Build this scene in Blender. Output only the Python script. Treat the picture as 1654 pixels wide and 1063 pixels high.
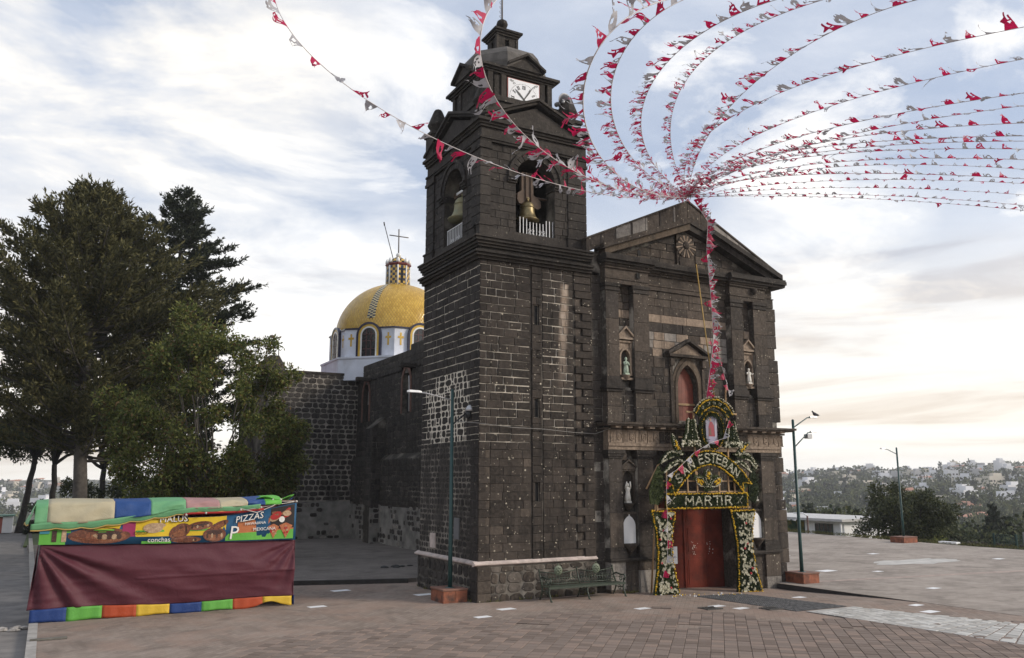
import bpy, bmesh, math, random
import numpy as np
from mathutils import Vector, Matrix
for o in list(bpy.data.objects): bpy.data.objects.remove(o)
scene = bpy.context.scene
COL = scene.collection
R = math.radians

# ------------------------------------------------------------------ camera
CAM = np.array([-12.226, -24.365, 3.8]); AZ = R(61.08); PITCH = R(10.33)
cam_d = bpy.data.cameras.new('camera'); cam = bpy.data.objects.new('camera', cam_d); COL.objects.link(cam)
cam.location = CAM; cam.rotation_euler = (math.pi/2 + PITCH, 0, AZ - math.pi/2)
cam_d.sensor_width = 36; cam_d.lens = 29.14; cam_d.clip_start = .1; cam_d.clip_end = 6000
scene.camera = cam

# ------------------------------------------------------------------ sky, sun, exposure
SUN_ELEV, SUN_AZ = R(26), R(-38)          # direction towards the sun in the ground plane
W = bpy.data.worlds.new("World"); scene.world = W; W.use_nodes = True
wn = W.node_tree.nodes; wl = W.node_tree.links; wn.clear()
def build_sky():
    N = wn.new; L = wl.new
    out = N('ShaderNodeOutputWorld'); bg = N('ShaderNodeBackground'); L(bg.outputs[0], out.inputs[0])
    sky = N('ShaderNodeTexSky'); sky.sky_type = 'NISHITA'; sky.sun_disc = False
    sky.sun_elevation = SUN_ELEV; sky.sun_rotation = math.pi/2 - SUN_AZ
    sky.altitude = 2200; sky.air_density = 1.0; sky.dust_density = 2.0
    tc = N('ShaderNodeTexCoord')
    sep = N('ShaderNodeSeparateXYZ'); L(tc.outputs['Generated'], sep.inputs[0])
    def math_(op, a, b=None, clamp=False):
        n = N('ShaderNodeMath'); n.operation = op; n.use_clamp = clamp
        for i, v in enumerate((a, b)):
            if v is None: continue
            if isinstance(v, (int, float)): n.inputs[i].default_value = v
            else: L(v, n.inputs[i])
        return n.outputs[0]
    zc = math_('MAXIMUM', sep.outputs[2], 0.0)
    den = math_('ADD', zc, .14)
    cx = math_('DIVIDE', sep.outputs[0], den); cy = math_('DIVIDE', sep.outputs[1], den)
    comb = N('ShaderNodeCombineXYZ'); L(cx, comb.inputs[0]); L(cy, comb.inputs[1])
    def noise(scale, detail, rough, dist, sc=(1, 1, 1), loc=(0, 0, 0), rot=0.0):
        m = N('ShaderNodeMapping'); m.inputs['Scale'].default_value = sc; m.inputs['Location'].default_value = loc
        m.inputs['Rotation'].default_value = (0, 0, rot)
        L(comb.outputs[0], m.inputs[0])
        n = N('ShaderNodeTexNoise'); n.inputs['Scale'].default_value = scale; n.inputs['Detail'].default_value = detail
        n.inputs['Roughness'].default_value = rough; n.inputs['Distortion'].default_value = dist
        L(m.outputs[0], n.inputs['Vector']); return n.outputs[0]
    def ramp(v, stops):
        r = N('ShaderNodeValToRGB'); e = r.color_ramp.elements
        while len(e) > 1: e.remove(e[-1])
        e[0].position, e[0].color = stops[0][0], (*stops[0][1], 1)
        for p, c in stops[1:]:
            q = e.new(p); q.color = (*c, 1)
        L(v, r.inputs[0]); return r.outputs[0]
    def mix(f, a, b):
        m = N('ShaderNodeMix'); m.data_type = 'RGBA'
        if isinstance(f, (int, float)): m.inputs[0].default_value = f
        else: L(f, m.inputs[0])
        for s, v in ((m.inputs[6], a), (m.inputs[7], b)):
            if isinstance(v, tuple): s.default_value = (*v, 1)
            else: L(v, s)
        return m.outputs[2]
    blue = mix(.9, sky.outputs[0], (0, 0, 0))                # the clear sky at strength 0.1
    blue = mix(.62, blue, (.43, .50, .63))                    # thin high veil
    # broad sheets of grey cloud, then ragged white ones
    n1 = noise(.95, 9, .62, .5, (1, 1.2, 1), SKY_L1, R(25))
    veil = ramp(n1, [(.34, (0, 0, 0)), (.72, (1, 1, 1))])
    n2 = noise(1.7, 11, .62, .35, (1, 1.25, 1), SKY_L2, R(35))
    grey = ramp(n2, [(.30, (.40, .45, .55)), (.50, (.53, .57, .65)), (.68, (.74, .75, .78))])
    c = mix(veil, blue, grey)
    n3 = noise(1.9, 12, .60, .35, (1, 1.3, 1), SKY_L3, R(15))
    white = ramp(n3, [(.53, (0, 0, 0)), (.70, (1, 1, 1))])
    c = mix(white, c, (.90, .88, .85))
    # low band near the horizon: bright cream with thin beige streaks
    mp = N('ShaderNodeMapping'); mp.inputs['Scale'].default_value = (1.6, 1.6, 13)
    L(tc.outputs['Generated'], mp.inputs[0])
    n4 = N('ShaderNodeTexNoise'); n4.inputs['Scale'].default_value = 1.7; n4.inputs['Detail'].default_value = 7
    n4.inputs['Roughness'].default_value = .55; n4.inputs['Distortion'].default_value = .4; L(mp.outputs[0], n4.inputs['Vector'])
    low = ramp(n4.outputs[0], [(.34, (.68, .60, .51)), (.44, (.88, .83, .75)), (.60, (.97, .94, .88))])
    hz = ramp(zc, [(.0, (1, 1, 1)), (.07, (1, 1, 1)), (.16, (.72, .72, .72)), (.34, (0, 0, 0))])
    c = mix(hz, c, low)
    # the cloud bank lit by the low sun: warm and bright up on the left, pale over the left horizon
    def glow(d, lo, hi, col, amt):
        v = N('ShaderNodeVectorMath'); v.operation = 'DOT_PRODUCT'; nrm = N('ShaderNodeVectorMath'); nrm.operation = 'NORMALIZE'
        L(tc.outputs['Generated'], nrm.inputs[0]); L(nrm.outputs[0], v.inputs[0]); v.inputs[1].default_value = d
        f = math_('MULTIPLY', ramp(v.outputs['Value'], [(lo, (0, 0, 0)), (hi, (1, 1, 1))]), ramp(n3, [(.36, (.0, .0, .0)), (.56, (1, 1, 1))]))
        return mix(math_('MULTIPLY', f, amt), c, col)
    c = glow(GLOW_A, .962, .999, (1.02, .95, .83), .75)
    c = glow(GLOW_B, .970, .999, (.88, .87, .85), .75)
    c = glow(GLOW_C, .9925, .9995, (.98, .95, .89), .8)
    L(c, bg.inputs[0]); bg.inputs[1].default_value = 1.0
GLOW_A, GLOW_B, GLOW_C = (.053, .885, .463), (.235, .958, .167), (.736, .611, .29)
SKY_L1, SKY_L2, SKY_L3 = (3.1, 1.2, 0), (7.4, 2.8, 0), (9.3, 2.2, 0)
build_sky()
sun_d = bpy.data.lights.new('sun', 'SUN'); sun = bpy.data.objects.new('sun', sun_d); COL.objects.link(sun)
sun_d.energy = 2.3; sun_d.angle = R(14); sun_d.color = (1, .90, .77)
sv = Vector((math.cos(SUN_AZ)*math.cos(SUN_ELEV), math.sin(SUN_AZ)*math.cos(SUN_ELEV), math.sin(SUN_ELEV)))
sun.rotation_euler = sv.to_track_quat('Z', 'Y').to_euler(); sun.location = sv*60
vs = scene.view_settings; vs.view_transform = 'Standard'; vs.look = 'None'; vs.gamma = 1; vs.exposure = .47; vs.use_curve_mapping = False
scene.cycles.use_denoising = True
scene.cycles.max_bounces = 6; scene.cycles.diffuse_bounces = 3; scene.cycles.glossy_bounces = 2; scene.cycles.transparent_max_bounces = 6

# ------------------------------------------------------------------ helpers
def tag(o, label=None, cat=None, group=None, kind=None):
    if label: o['label'] = label
    if cat: o['category'] = cat
    if group: o['group'] = group
    if kind: o['kind'] = kind
    return o
def empty(name, loc, label=None, cat=None, group=None, rz=0):
    o = bpy.data.objects.new(name, None); COL.objects.link(o); o.location = loc; o.rotation_euler = (0, 0, rz)
    o.empty_display_size = .2
    return tag(o, label, cat, group)
def link(name, me, parent=None):
    o = bpy.data.objects.new(name, me); COL.objects.link(o)
    if parent is not None:
        o.parent = parent
        if not parent.get('_local'): o.matrix_parent_inverse = Matrix.Translation(-Vector(world_loc(parent)))
    return o
def world_loc(o):
    v = Vector(o.location); p = o.parent
    if p is not None: v = v + Vector(o.matrix_parent_inverse.translation) + Vector(world_loc(p))
    return v
class MB:
    """gathers faces; build() links them as ONE mesh object (vertices in world metres unless the thing is local)"""
    def __init__(s): s.v = []; s.f = []; s.m = []; s.sm = []
    def add(s, vs, fs, m=0, smooth=False):
        k = len(s.v); s.v += [tuple(map(float, p)) for p in vs]
        for f in fs: s.f.append(tuple(i+k for i in f)); s.m.append(m); s.sm.append(smooth)
        return s
    def box(s, x0, x1, y0, y1, z0, z1, m=0):
        return s.add([(x0,y0,z0),(x1,y0,z0),(x1,y1,z0),(x0,y1,z0),(x0,y0,z1),(x1,y0,z1),(x1,y1,z1),(x0,y1,z1)],
                     [(0,3,2,1),(4,5,6,7),(0,1,5,4),(1,2,6,5),(2,3,7,6),(3,0,4,7)], m)
    def cbox(s, x0, x1, y0, y1, z0, z1, c=.02, m=0):
        """box with chamfered edges"""
        pts = []
        for z, q in ((z0, c), (z0+c, 0), (z1-c, 0), (z1, c)):
            a, b, d, e = x0+q, x1-q, y0+q, y1-q
            if q == 0: a, b, d, e = x0, x1, y0, y1
            k = c
            pts += [(a+(0 if q else 0), d, z), (b, d, z), (b, e, z), (a, e, z)]
        fs = [(3,2,1,0), (12,13,14,15)]
        for r in range(3):
            for i in range(4):
                j = (i+1) % 4; fs.append((r*4+i, r*4+j, r*4+4+j, r*4+4+i))
        return s.add(pts, fs, m)
    def prism(s, poly, d, m=0):
        """poly: list of 3D points; extruded by vector d"""
        n = len(poly); P = [Vector(p) for p in poly]; d = Vector(d)
        return s.add(P + [p+d for p in P], [tuple(range(n-1, -1, -1)), tuple(range(n, 2*n))] +
                     [(i, (i+1) % n, n+(i+1) % n, n+i) for i in range(n)], m)
    def lathe(s, prof, c=(0, 0, 0), seg=16, m=0, smooth=True, rot=0.0, sx=1, sy=1):
        vs = []; fs = []; n = len(prof)
        for r, z in prof:
            for k in range(seg):
                a = rot + 2*math.pi*k/seg; vs.append((c[0]+r*sx*math.cos(a), c[1]+r*sy*math.sin(a), c[2]+z))
        for i in range(n-1):
            for k in range(seg):
                j = (k+1) % seg; fs.append((i*seg+k, i*seg+j, (i+1)*seg+j, (i+1)*seg+k))
        fs.append(tuple(range(seg-1, -1, -1))); fs.append(tuple((n-1)*seg+k for k in range(seg)))
        return s.add(vs, fs, m, smooth)
    def tube(s, pts, r, seg=6, m=0, smooth=True):
        P = [Vector(p) for p in pts]; n = len(P); rr = r if isinstance(r, (list, tuple)) else [r]*n
        vs = []; fs = []; up = Vector((0, 0, 1)); prev = None
        for i in range(n):
            t = (P[min(i+1, n-1)] - P[max(i-1, 0)]).normalized()
            a = t.cross(up if abs(t.z) < .95 else Vector((1, 0, 0))).normalized() if prev is None else (prev - t*prev.dot(t)).normalized()
            prev = a; b = t.cross(a)
            for k in range(seg):
                th = 2*math.pi*k/seg; vs.append(P[i] + (a*math.cos(th) + b*math.sin(th))*rr[i])
        for i in range(n-1):
            for k in range(seg):
                j = (k+1) % seg; fs.append((i*seg+k, i*seg+j, (i+1)*seg+j, (i+1)*seg+k))
        fs.append(tuple(range(seg-1, -1, -1))); fs.append(tuple((n-1)*seg+k for k in range(seg)))
        return s.add(vs, fs, m, smooth)
    def ball(s, c, r, m=0, seg=8, rings=5, sq=(1, 1, 1)):
        vs = []; fs = []
        for i in range(1, rings):
            a = math.pi*i/rings
            for k in range(seg):
                b = 2*math.pi*k/seg; vs.append((c[0]+r*sq[0]*math.sin(a)*math.cos(b), c[1]+r*sq[1]*math.sin(a)*math.sin(b), c[2]+r*sq[2]*math.cos(a)))
        t = len(vs); vs += [(c[0], c[1], c[2]+r*sq[2]), (c[0], c[1], c[2]-r*sq[2])]
        for i in range(rings-2):
            for k in range(seg): j = (k+1) % seg; fs.append((i*seg+k, (i+1)*seg+k, (i+1)*seg+j, i*seg+j))
        for k in range(seg): j = (k+1) % seg; fs.append((t, k, j)); fs.append((t+1, (rings-2)*seg+j, (rings-2)*seg+k))
        return s.add(vs, fs, m, True)
    def block(s, poly, n, d, c, m=0):
        """a stone: 3D outline poly on the wall, standing d proud along n with edges chamfered by c"""
        P = [Vector(p) for p in poly]; k = len(P); n = Vector(n); ce = sum(P, Vector())/k
        T = []
        for p in P:
            q = p - ce; l = max(q.length, 1e-6); T.append(ce + q*max(0, 1-c*1.35/l) + n*d)
        M_ = [p + n*max(d-c*.7, 0) for p in P]
        fs = [tuple(range(2*k, 3*k))]
        for i in range(k):
            j = (i+1) % k; fs += [(i, j, k+j, k+i), (k+i, k+j, 2*k+j, 2*k+i)]
        return s.add(P + M_ + T, fs, m)
    def mesh(s, name, mats):
        me = bpy.data.meshes.new(name); me.from_pydata(s.v, [], s.f)
        for m in (mats if isinstance(mats, (list, tuple)) else [mats]): me.materials.append(m)
        me.polygons.foreach_set('material_index', s.m); me.polygons.foreach_set('use_smooth', s.sm); me.update()
        return me
    def build(s, name, mats, parent=None, **k):
        return tag(link(name, s.mesh(name, mats), parent), **k)
def fast_mesh(name, V, F, mats, mi=None, smooth=False):
    """V (n,3), F (m,4) numpy -> mesh"""
    me = bpy.data.meshes.new(name); V = np.asarray(V, np.float32); F = np.asarray(F, np.int32); k = F.shape[1]
    me.vertices.add(len(V)); me.vertices.foreach_set('co', V.ravel())
    me.loops.add(F.size); me.loops.foreach_set('vertex_index', F.ravel())
    me.polygons.add(len(F)); me.polygons.foreach_set('loop_start', np.arange(0, F.size, k, dtype=np.int32))
    me.polygons.foreach_set('loop_total', np.full(len(F), k, np.int32))
    for m in (mats if isinstance(mats, (list, tuple)) else [mats]): me.materials.append(m)
    if mi is not None: me.polygons.foreach_set('material_index', np.asarray(mi, np.int32))
    me.polygons.foreach_set('use_smooth', np.full(len(F), smooth))
    me.update(calc_edges=True); me.validate(); return me
class Wall:
    """a vertical wall plane: O at its foot, U along, N outwards"""
    def __init__(s, O, U, N): s.O = Vector(O); s.U = Vector(U); s.N = Vector(N)
    def P(s, u, z, off=0.0): return s.O + s.U*u + s.N*off + Vector((0, 0, z))
CAMV = Vector(CAM)
def seen_area(pts, n):
    c = sum(pts, Vector())/len(pts); v = CAMV - c; dist = v.length
    a = 0.0
    for i in range(1, len(pts)-1): a += ((pts[i]-pts[0]).cross(pts[i+1]-pts[0])).length/2
    return a*max(0, n.dot(v)/dist)/dist**2
class Pool:
    """stones of one part: the 300 that show largest become objects, the rest one joined part"""
    def __init__(s): s.items = []
    def add(s, wall, uz, d, c, mat, off=0.0):
        pts = [wall.P(u, z, off) for u, z in uz]; s.items.append((seen_area(pts, wall.N), pts, wall.N, d, c, mat))
    def flush(s, name, rest, parent, most=300):
        it = [i for i in s.items if i[0] > 0]; it.sort(key=lambda i: -i[0])
        for a, pts, n, d, c, mat in it[:most]:
            MB().block(pts, n, d, c).build(name, mat, parent)
        if it[most:]:
            mats = []; mb = MB()
            for a, pts, n, d, c, mat in it[most:]:
                if mat not in mats: mats.append(mat)
                mb.block(pts, n, d, c, mats.index(mat))
            mb.build(rest, mats, parent, kind='stuff')
def courses(rng, u0, u1, z0, z1, ch, wr, holes=(), align=None):
    z = z0
    while z < z1-1e-4:
        h = rng.uniform(*ch)
        if z1-z-h < .55*h: h = z1-z
        iv = [(u0, u1)]
        for a, b, c, d in holes:
            if min(z+h, d)-max(z, c) > .3*h:
                nv = []
                for p, q in iv:
                    if b <= p or a >= q: nv.append((p, q)); continue
                    if a-p > .05: nv.append((p, a))
                    if q-b > .05: nv.append((b, q))
                iv = nv
        for p, q in iv:
            u = p; first = True
            while u < q-1e-4:
                w = rng.uniform(*wr)
                if first: w *= rng.uniform(.5, 1); first = False
                if q-u-w < .5*wr[0]: w = q-u
                yield (u, min(u+w, q), z, z+h); u += w
        z += h
def rect(u0, u1, z0, z1, g, rng=None, j=0.0):
    P = [(u0+g, z0+g), (u1-g, z0+g), (u1-g, z1-g), (u0+g, z1-g)]
    if rng and j: P = [(u+rng.uniform(-j, j), z+rng.uniform(-j, j)) for u, z in P]
    return P
def rubble(u0, u1, z0, z1, g, rng):
    """an irregular rounded stone inside the cell"""
    w, h = u1-u0, z1-z0; P = []
    for fx, fz in ((.0, .25), (.25, 0), (.75, 0), (1, .25), (1, .75), (.75, 1), (.25, 1), (0, .75)):
        P.append((u0+g+(w-2*g)*min(1, max(0, fx+rng.uniform(-.10, .10))), z0+g+(h-2*g)*min(1, max(0, fz+rng.uniform(-.10, .10)))))
    return P

# ------------------------------------------------------------------ materials
def new_mat(name):
    m = bpy.data.materials.new(name); m.use_nodes = True; nt = m.node_tree
    return m, nt, nt.nodes['Principled BSDF']
class NT:
    def __init__(s, nt): s.nt = nt; s.N = nt.nodes.new; s.L = nt.links.new
    def coord(s, kind='Object'): return s.N('ShaderNodeTexCoord').outputs[kind]
    def val(s, sock, v):
        if isinstance(v, (int, float)): sock.default_value = v
        elif isinstance(v, tuple): sock.default_value = (*v, 1) if len(v) == 3 and len(sock.default_value) == 4 else v
        else: s.L(v, sock)
    def noise(s, vec, scale, detail=4, rough=.55, dist=0.0, sc=None, out=0):
        if sc:
            m = s.N('ShaderNodeMapping'); m.inputs['Scale'].default_value = sc; s.L(vec, m.inputs[0]); vec = m.outputs[0]
        n = s.N('ShaderNodeTexNoise'); n.inputs['Scale'].default_value = scale; n.inputs['Detail'].default_value = detail
        n.inputs['Roughness'].default_value = rough; n.inputs['Distortion'].default_value = dist; s.L(vec, n.inputs['Vector']); return n.outputs[out]
    def vor(s, vec, scale, feat='F1', out='Distance', rnd=1.0):
        n = s.N('ShaderNodeTexVoronoi'); n.feature = feat; n.inputs['Scale'].default_value = scale; n.inputs['Randomness'].default_value = rnd
        s.L(vec, n.inputs['Vector']); return n.outputs[out]
    def ramp(s, v, stops, interp='LINEAR'):
        r = s.N('ShaderNodeValToRGB'); r.color_ramp.interpolation = interp; e = r.color_ramp.elements
        while len(e) > 1: e.remove(e[-1])
        f = lambda c: (c, c, c, 1) if isinstance(c, (int, float)) else (*c, 1)
        e[0].position, e[0].color = stops[0][0], f(stops[0][1])
        for p, c in stops[1:]:
            q = e.new(p); q.color = f(c)
        s.L(v, r.inputs[0]); return r.outputs[0]
    def mix(s, f, a, b, mode='MIX'):
        m = s.N('ShaderNodeMix'); m.data_type = 'RGBA'; m.blend_type = mode
        s.val(m.inputs[0], f); s.val(m.inputs[6], a); s.val(m.inputs[7], b); return m.outputs[2]
    def math(s, op, a, b=0.0, clamp=False):
        n = s.N('ShaderNodeMath'); n.operation = op; n.use_clamp = clamp; s.val(n.inputs[0], a); s.val(n.inputs[1], b); return n.outputs[0]
    def xyz(s, vec):
        n = s.N('ShaderNodeSeparateXYZ'); s.L(vec, n.inputs[0]); return n.outputs
    def rand(s):
        """a number of its own for each separate stone, whether it is an object or an island of a joined mesh"""
        a = s.N('ShaderNodeNewGeometry').outputs['Random Per Island']; b = s.N('ShaderNodeObjectInfo').outputs['Random']
        return s.math('FRACT', s.math('ADD', a, b))
    def bump(s, h, strength, dist, bsdf):
        b = s.N('ShaderNodeBump'); b.inputs['Strength'].default_value = strength; b.inputs['Distance'].default_value = dist
        s.L(h, b.inputs['Height']); s.L(b.outputs[0], bsdf.inputs['Normal'])
def stone(name, lo, hi, speck=.0, rough=.85, bump=.6, stain=False, var=.55, scale=1.0):
    m, nt, b = new_mat(name); t = NT(nt); co = t.coord()
    r = t.rand()
    base = t.mix(r, lo, hi)
    n1 = t.noise(co, 1.1*scale, 6, .6); base = t.mix(t.ramp(n1, [(.35, 0.0), (.7, var)]), base, tuple(c*.45 for c in lo))
    n2 = t.noise(co, 9*scale, 6, .65); base = t.mix(t.ramp(n2, [(.40, 0.0), (.75, .5)]), base, tuple(min(1, c*1.7) for c in hi))
    st_ = t.noise(co, 1.0, 6, .68, .3, (2.3, 2.3, .22)); base = t.mix(t.ramp(st_, [(.30, .75), (.47, 0.0)]), base, tuple(c*.32 for c in lo)); base = t.mix(t.ramp(st_, [(.60, 0.0), (.80, .55)]), base, tuple(min(1, c*1.9+.01) for c in hi))
    if speck:
        v = t.vor(co, 4.2); keep = t.noise(co, 2.3, 2)
        big = t.math('MULTIPLY', t.ramp(v, [(.10, 1.0), (.17, 0.0)]), t.ramp(keep, [(.52, 0.0), (.60, 1.0)]))
        v2 = t.vor(co, 10); small = t.math('MULTIPLY', t.ramp(v2, [(.14, 1.0), (.24, 0.0)]), t.ramp(t.noise(co, 5.1, 2), [(.55, 0.0), (.62, 1.0)]))
        sp = t.math('MULTIPLY', t.math('MAXIMUM', big, small), speck)
        base = t.mix(sp, base, (.50, .45, .36))
    if stain:
        x, y, z = t.xyz(co); wob = t.noise(co, 1.3, 4, .6, 0, (1, 1, .5))
        dx = t.math('ABSOLUTE', t.math('SUBTRACT', t.math('ADD', x, t.math('MULTIPLY', wob, .22)), t.math('ADD', 3.04, t.math('MULTIPLY', z, .04))))
        s1 = t.ramp(dx, [(.07, 1.0), (.21, 0.0)])
        zz = t.math('DIVIDE', t.math('SUBTRACT', z, 6.6), 4.1)
        s2 = t.ramp(zz, [(.0, 0.0), (.35, .55), (.8, 1.0), (.99, 1.0), (1.0, 0.0)])
        s3 = t.ramp(t.noise(co, 7, 5, .7, 0, (1, 1, .25)), [(.30, .25), (.55, 1.0)])
        k = t.math('MULTIPLY', t.math('MULTIPLY', s1, s2), s3)
        base = t.mix(t.math('MULTIPLY', k, .9), base, t.mix(t.noise(co, 3, 3), (.24, .15, .09), (.60, .52, .44)))
    t.L(base, b.inputs['Base Color']); b.inputs['Roughness'].default_value = rough; b.inputs['Specular IOR Level'].default_value = .25
    h = t.math('ADD', t.noise(co, 16, 7, .75), t.math('MULTIPLY', t.noise(co, 5, 4, .6), 1.2)); t.bump(h, bump, .03, b)
    return m
def plain(name, c, rough=.6, metal=0.0, var=.15, bump=0.0, scale=3.0, trans=0.0, spec=.5, dirt=None):
    m, nt, b = new_mat(name); t = NT(nt); co = t.coord()
    base = t.mix(t.ramp(t.noise(co, scale, 6, .6), [(.3, 0.0), (.75, 1.0)]), tuple(x*(1-var) for x in c), tuple(min(1, x*(1+var)) for x in c))
    if dirt: base = t.mix(t.ramp(t.noise(co, scale*.6, 7, .65), [(.48, 0.0), (.66, dirt[3])]), base, dirt[:3])
    t.L(base, b.inputs['Base Color']); b.inputs['Roughness'].default_value = rough; b.inputs['Metallic'].default_value = metal
    b.inputs['Specular IOR Level'].default_value = spec
    if bump: t.bump(t.noise(co, scale*5, 5, .6), bump, .02, b)
    if trans:
        tr = t.N('ShaderNodeBsdfTranslucent'); t.L(base, tr.inputs[0]); mx = t.N('ShaderNodeMixShader'); mx.inputs[0].default_value = trans
        out = nt.nodes['Material Output']; t.L(b.outputs[0], mx.inputs[1]); t.L(tr.outputs[0], mx.inputs[2]); t.L(mx.outputs[0], out.inputs[0])
    return m
def varied(name, a, b_, rough=.7, trans=0.0, spec=.3, mid=None):
    """every leaf / petal / tile its own tone between a and b_"""
    m, nt, b = new_mat(name); t = NT(nt); r = t.rand()
    base = t.ramp(r, [(.0, a), (.55, mid or tuple((x+y)/2 for x, y in zip(a, b_))), (1.0, b_)])
    t.L(base, b.inputs['Base Color']); b.inputs['Roughness'].default_value = rough; b.inputs['Specular IOR Level'].default_value = spec
    if trans:
        tr = t.N('ShaderNodeBsdfTranslucent'); t.L(base, tr.inputs[0]); mx = t.N('ShaderNodeMixShader'); mx.inputs[0].default_value = trans
        out = nt.nodes['Material Output']; t.L(b.outputs[0], mx.inputs[1]); t.L(tr.outputs[0], mx.inputs[2]); t.L(mx.outputs[0], out.inputs[0])
    return m
def mortar_mat(name, dark, light, lo, hi, scale=.9):
    m, nt, b = new_mat(name); t = NT(nt); co = t.coord()
    k = t.ramp(t.noise(co, scale, 5, .62), [(lo, 0.0), (hi, 1.0)])
    base = t.mix(k, dark, light); base = t.mix(t.ramp(t.noise(co, 12, 4), [(.4, 0.0), (.8, .5)]), base, tuple(c*.5 for c in light))
    t.L(base, b.inputs['Base Color']); b.inputs['Roughness'].default_value = .95; b.inputs['Specular IOR Level'].default_value = .1
    t.bump(t.noise(co, 30, 4), .5, .02, b); return m
M = {}
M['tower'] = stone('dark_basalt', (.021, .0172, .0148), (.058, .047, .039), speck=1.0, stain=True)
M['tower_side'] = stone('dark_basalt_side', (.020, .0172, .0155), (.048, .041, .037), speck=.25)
M['plinth'] = stone('plinth_stone_grey', (.075, .064, .054), (.135, .115, .098), speck=.5, var=.6)
M['basalt'] = stone('basalt_trim', (.023, .0198, .0172), (.054, .046, .040), speck=.25)
M['facade'] = stone('brown_basalt', (.042, .034, .028), (.096, .077, .062), speck=.7)
M['facade_dark'] = stone('dark_facade_basalt', (.030, .0252, .0218), (.068, .057, .049), speck=.6)
M['beige'] = stone('beige_cantera', (.19, .145, .108), (.30, .235, .18), speck=.1, var=.35)
M['greyst'] = stone('grey_cantera', (.16, .145, .13), (.27, .245, .22), speck=.1, var=.35)
M['rubble'] = stone('rubble_basalt', (.026, .023, .021), (.072, .063, .056), speck=.1)
M['mortar_w'] = mortar_mat('pale_mortar', (.10, .088, .075), (.66, .60, .51), .26, .46)
M['mortar_d'] = mortar_mat('old_mortar', (.045, .040, .036), (.22, .20, .17), .50, .72)
M['mortar_f'] = mortar_mat('facade_mortar', (.060, .053, .047), (.40, .37, .32), .50, .64)
M['mortar_r'] = mortar_mat('rubble_mortar', (.09, .083, .075), (.34, .31, .27), .40, .60)
M['mortar_s'] = mortar_mat('side_mortar', (.055, .050, .045), (.30, .27, .23), .44, .68)
M['plaster'] = plain('grey_plaster', (.20, .19, .175), .95, var=.5, bump=.4, scale=1.4)
M['dark'] = plain('void_shade', (.012, .012, .012), .9)  # near-black for unlit hollows: their shade is put into the colour
M['ledge'] = plain('pink_cement', (.50, .42, .38), .85, var=.25, bump=.3, scale=4)
M['iron_white'] = plain('white_painted_iron', (.62, .62, .63), .5, var=.1)
M['bronze'] = plain('bronze', (.21, .165, .085), .42, metal=.75, var=.4, scale=7)
M['verdigris'] = plain('weathered_bronze', (.24, .215, .12), .6, metal=.35, var=.3, scale=5, dirt=(.16, .22, .16, .6))
M['wood'] = plain('brown_wood', (.09, .06, .042), .8, var=.35, bump=.3, scale=6)
M['timber'] = plain('raw_timber', (.36, .23, .12), .7, var=.25, scale=8)
M['iron'] = plain('worn_iron', (.06, .055, .05), .7, var=.4)
M['white'] = plain('white_paint', (.78, .78, .78), .6, var=.06)
M['black'] = plain('black_paint', (.018, .018, .02), .5, var=.05)
M['door'] = plain('red_brown_door', (.150, .025, .014), .72, var=.32, spec=.2, bump=.25, scale=2.6, dirt=(.07, .022, .016, .7))
M['statue'] = plain('white_stone', (.60, .58, .53), .7, var=.2, scale=9)
M['statue_g'] = plain('painted_statue', (.34, .42, .33), .7, var=.45, scale=14)
M['whitewash'] = plain('whitewash', (.66, .69, .77), .85, var=.09, scale=1.2, dirt=(.45, .45, .47, .5))
M['green_paint'] = plain('dark_green_paint', (.012, .05, .048), .45, var=.2)
M['bench_g'] = plain('bench_green', (.036, .050, .034), .5, var=.35, scale=12)
M['medal'] = plain('pale_green_iron', (.13, .155, .105), .6, var=.3, scale=20)
M['brickred'] = plain('red_plinth', (.25, .085, .045), .85, var=.4, bump=.4, scale=3.5, dirt=(.03, .025, .022, .85))
M['steel'] = plain('galvanised_steel', (.45, .45, .46), .4, metal=.5, var=.15)
M['yellow_tile'] = varied('yellow_glazed_tile', (.46, .27, .035), (.60, .38, .065), .24, spec=.5)
M['tile_y'] = plain('yellow_tile_small', (.60, .38, .06), .25)
M['tile_b'] = plain('blue_black_tile', (.02, .02, .045), .25)
M['tile_w'] = plain('white_tile', (.7, .7, .68), .3)
M['tile_r'] = plain('dark_red_tile', (.16, .03, .03), .4)
M['glass'] = plain('dark_glass', (.02, .02, .022), .15, spec=.7)
M['terracotta'] = plain('brick_surround', (.16, .085, .065), .9, var=.4, scale=5)
M['pinkroof'] = plain('faded_red_roof', (.42, .22, .22), .8, var=.2)
M['flag_r'] = plain('red_tissue', (.50, .008, .075), .55, var=.2, trans=.40)
M['flag_w'] = plain('white_tissue', (.42, .41, .43), .55, var=.2, trans=.25)
M['cord'] = plain('white_cord', (.62, .58, .58), .8)
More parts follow.
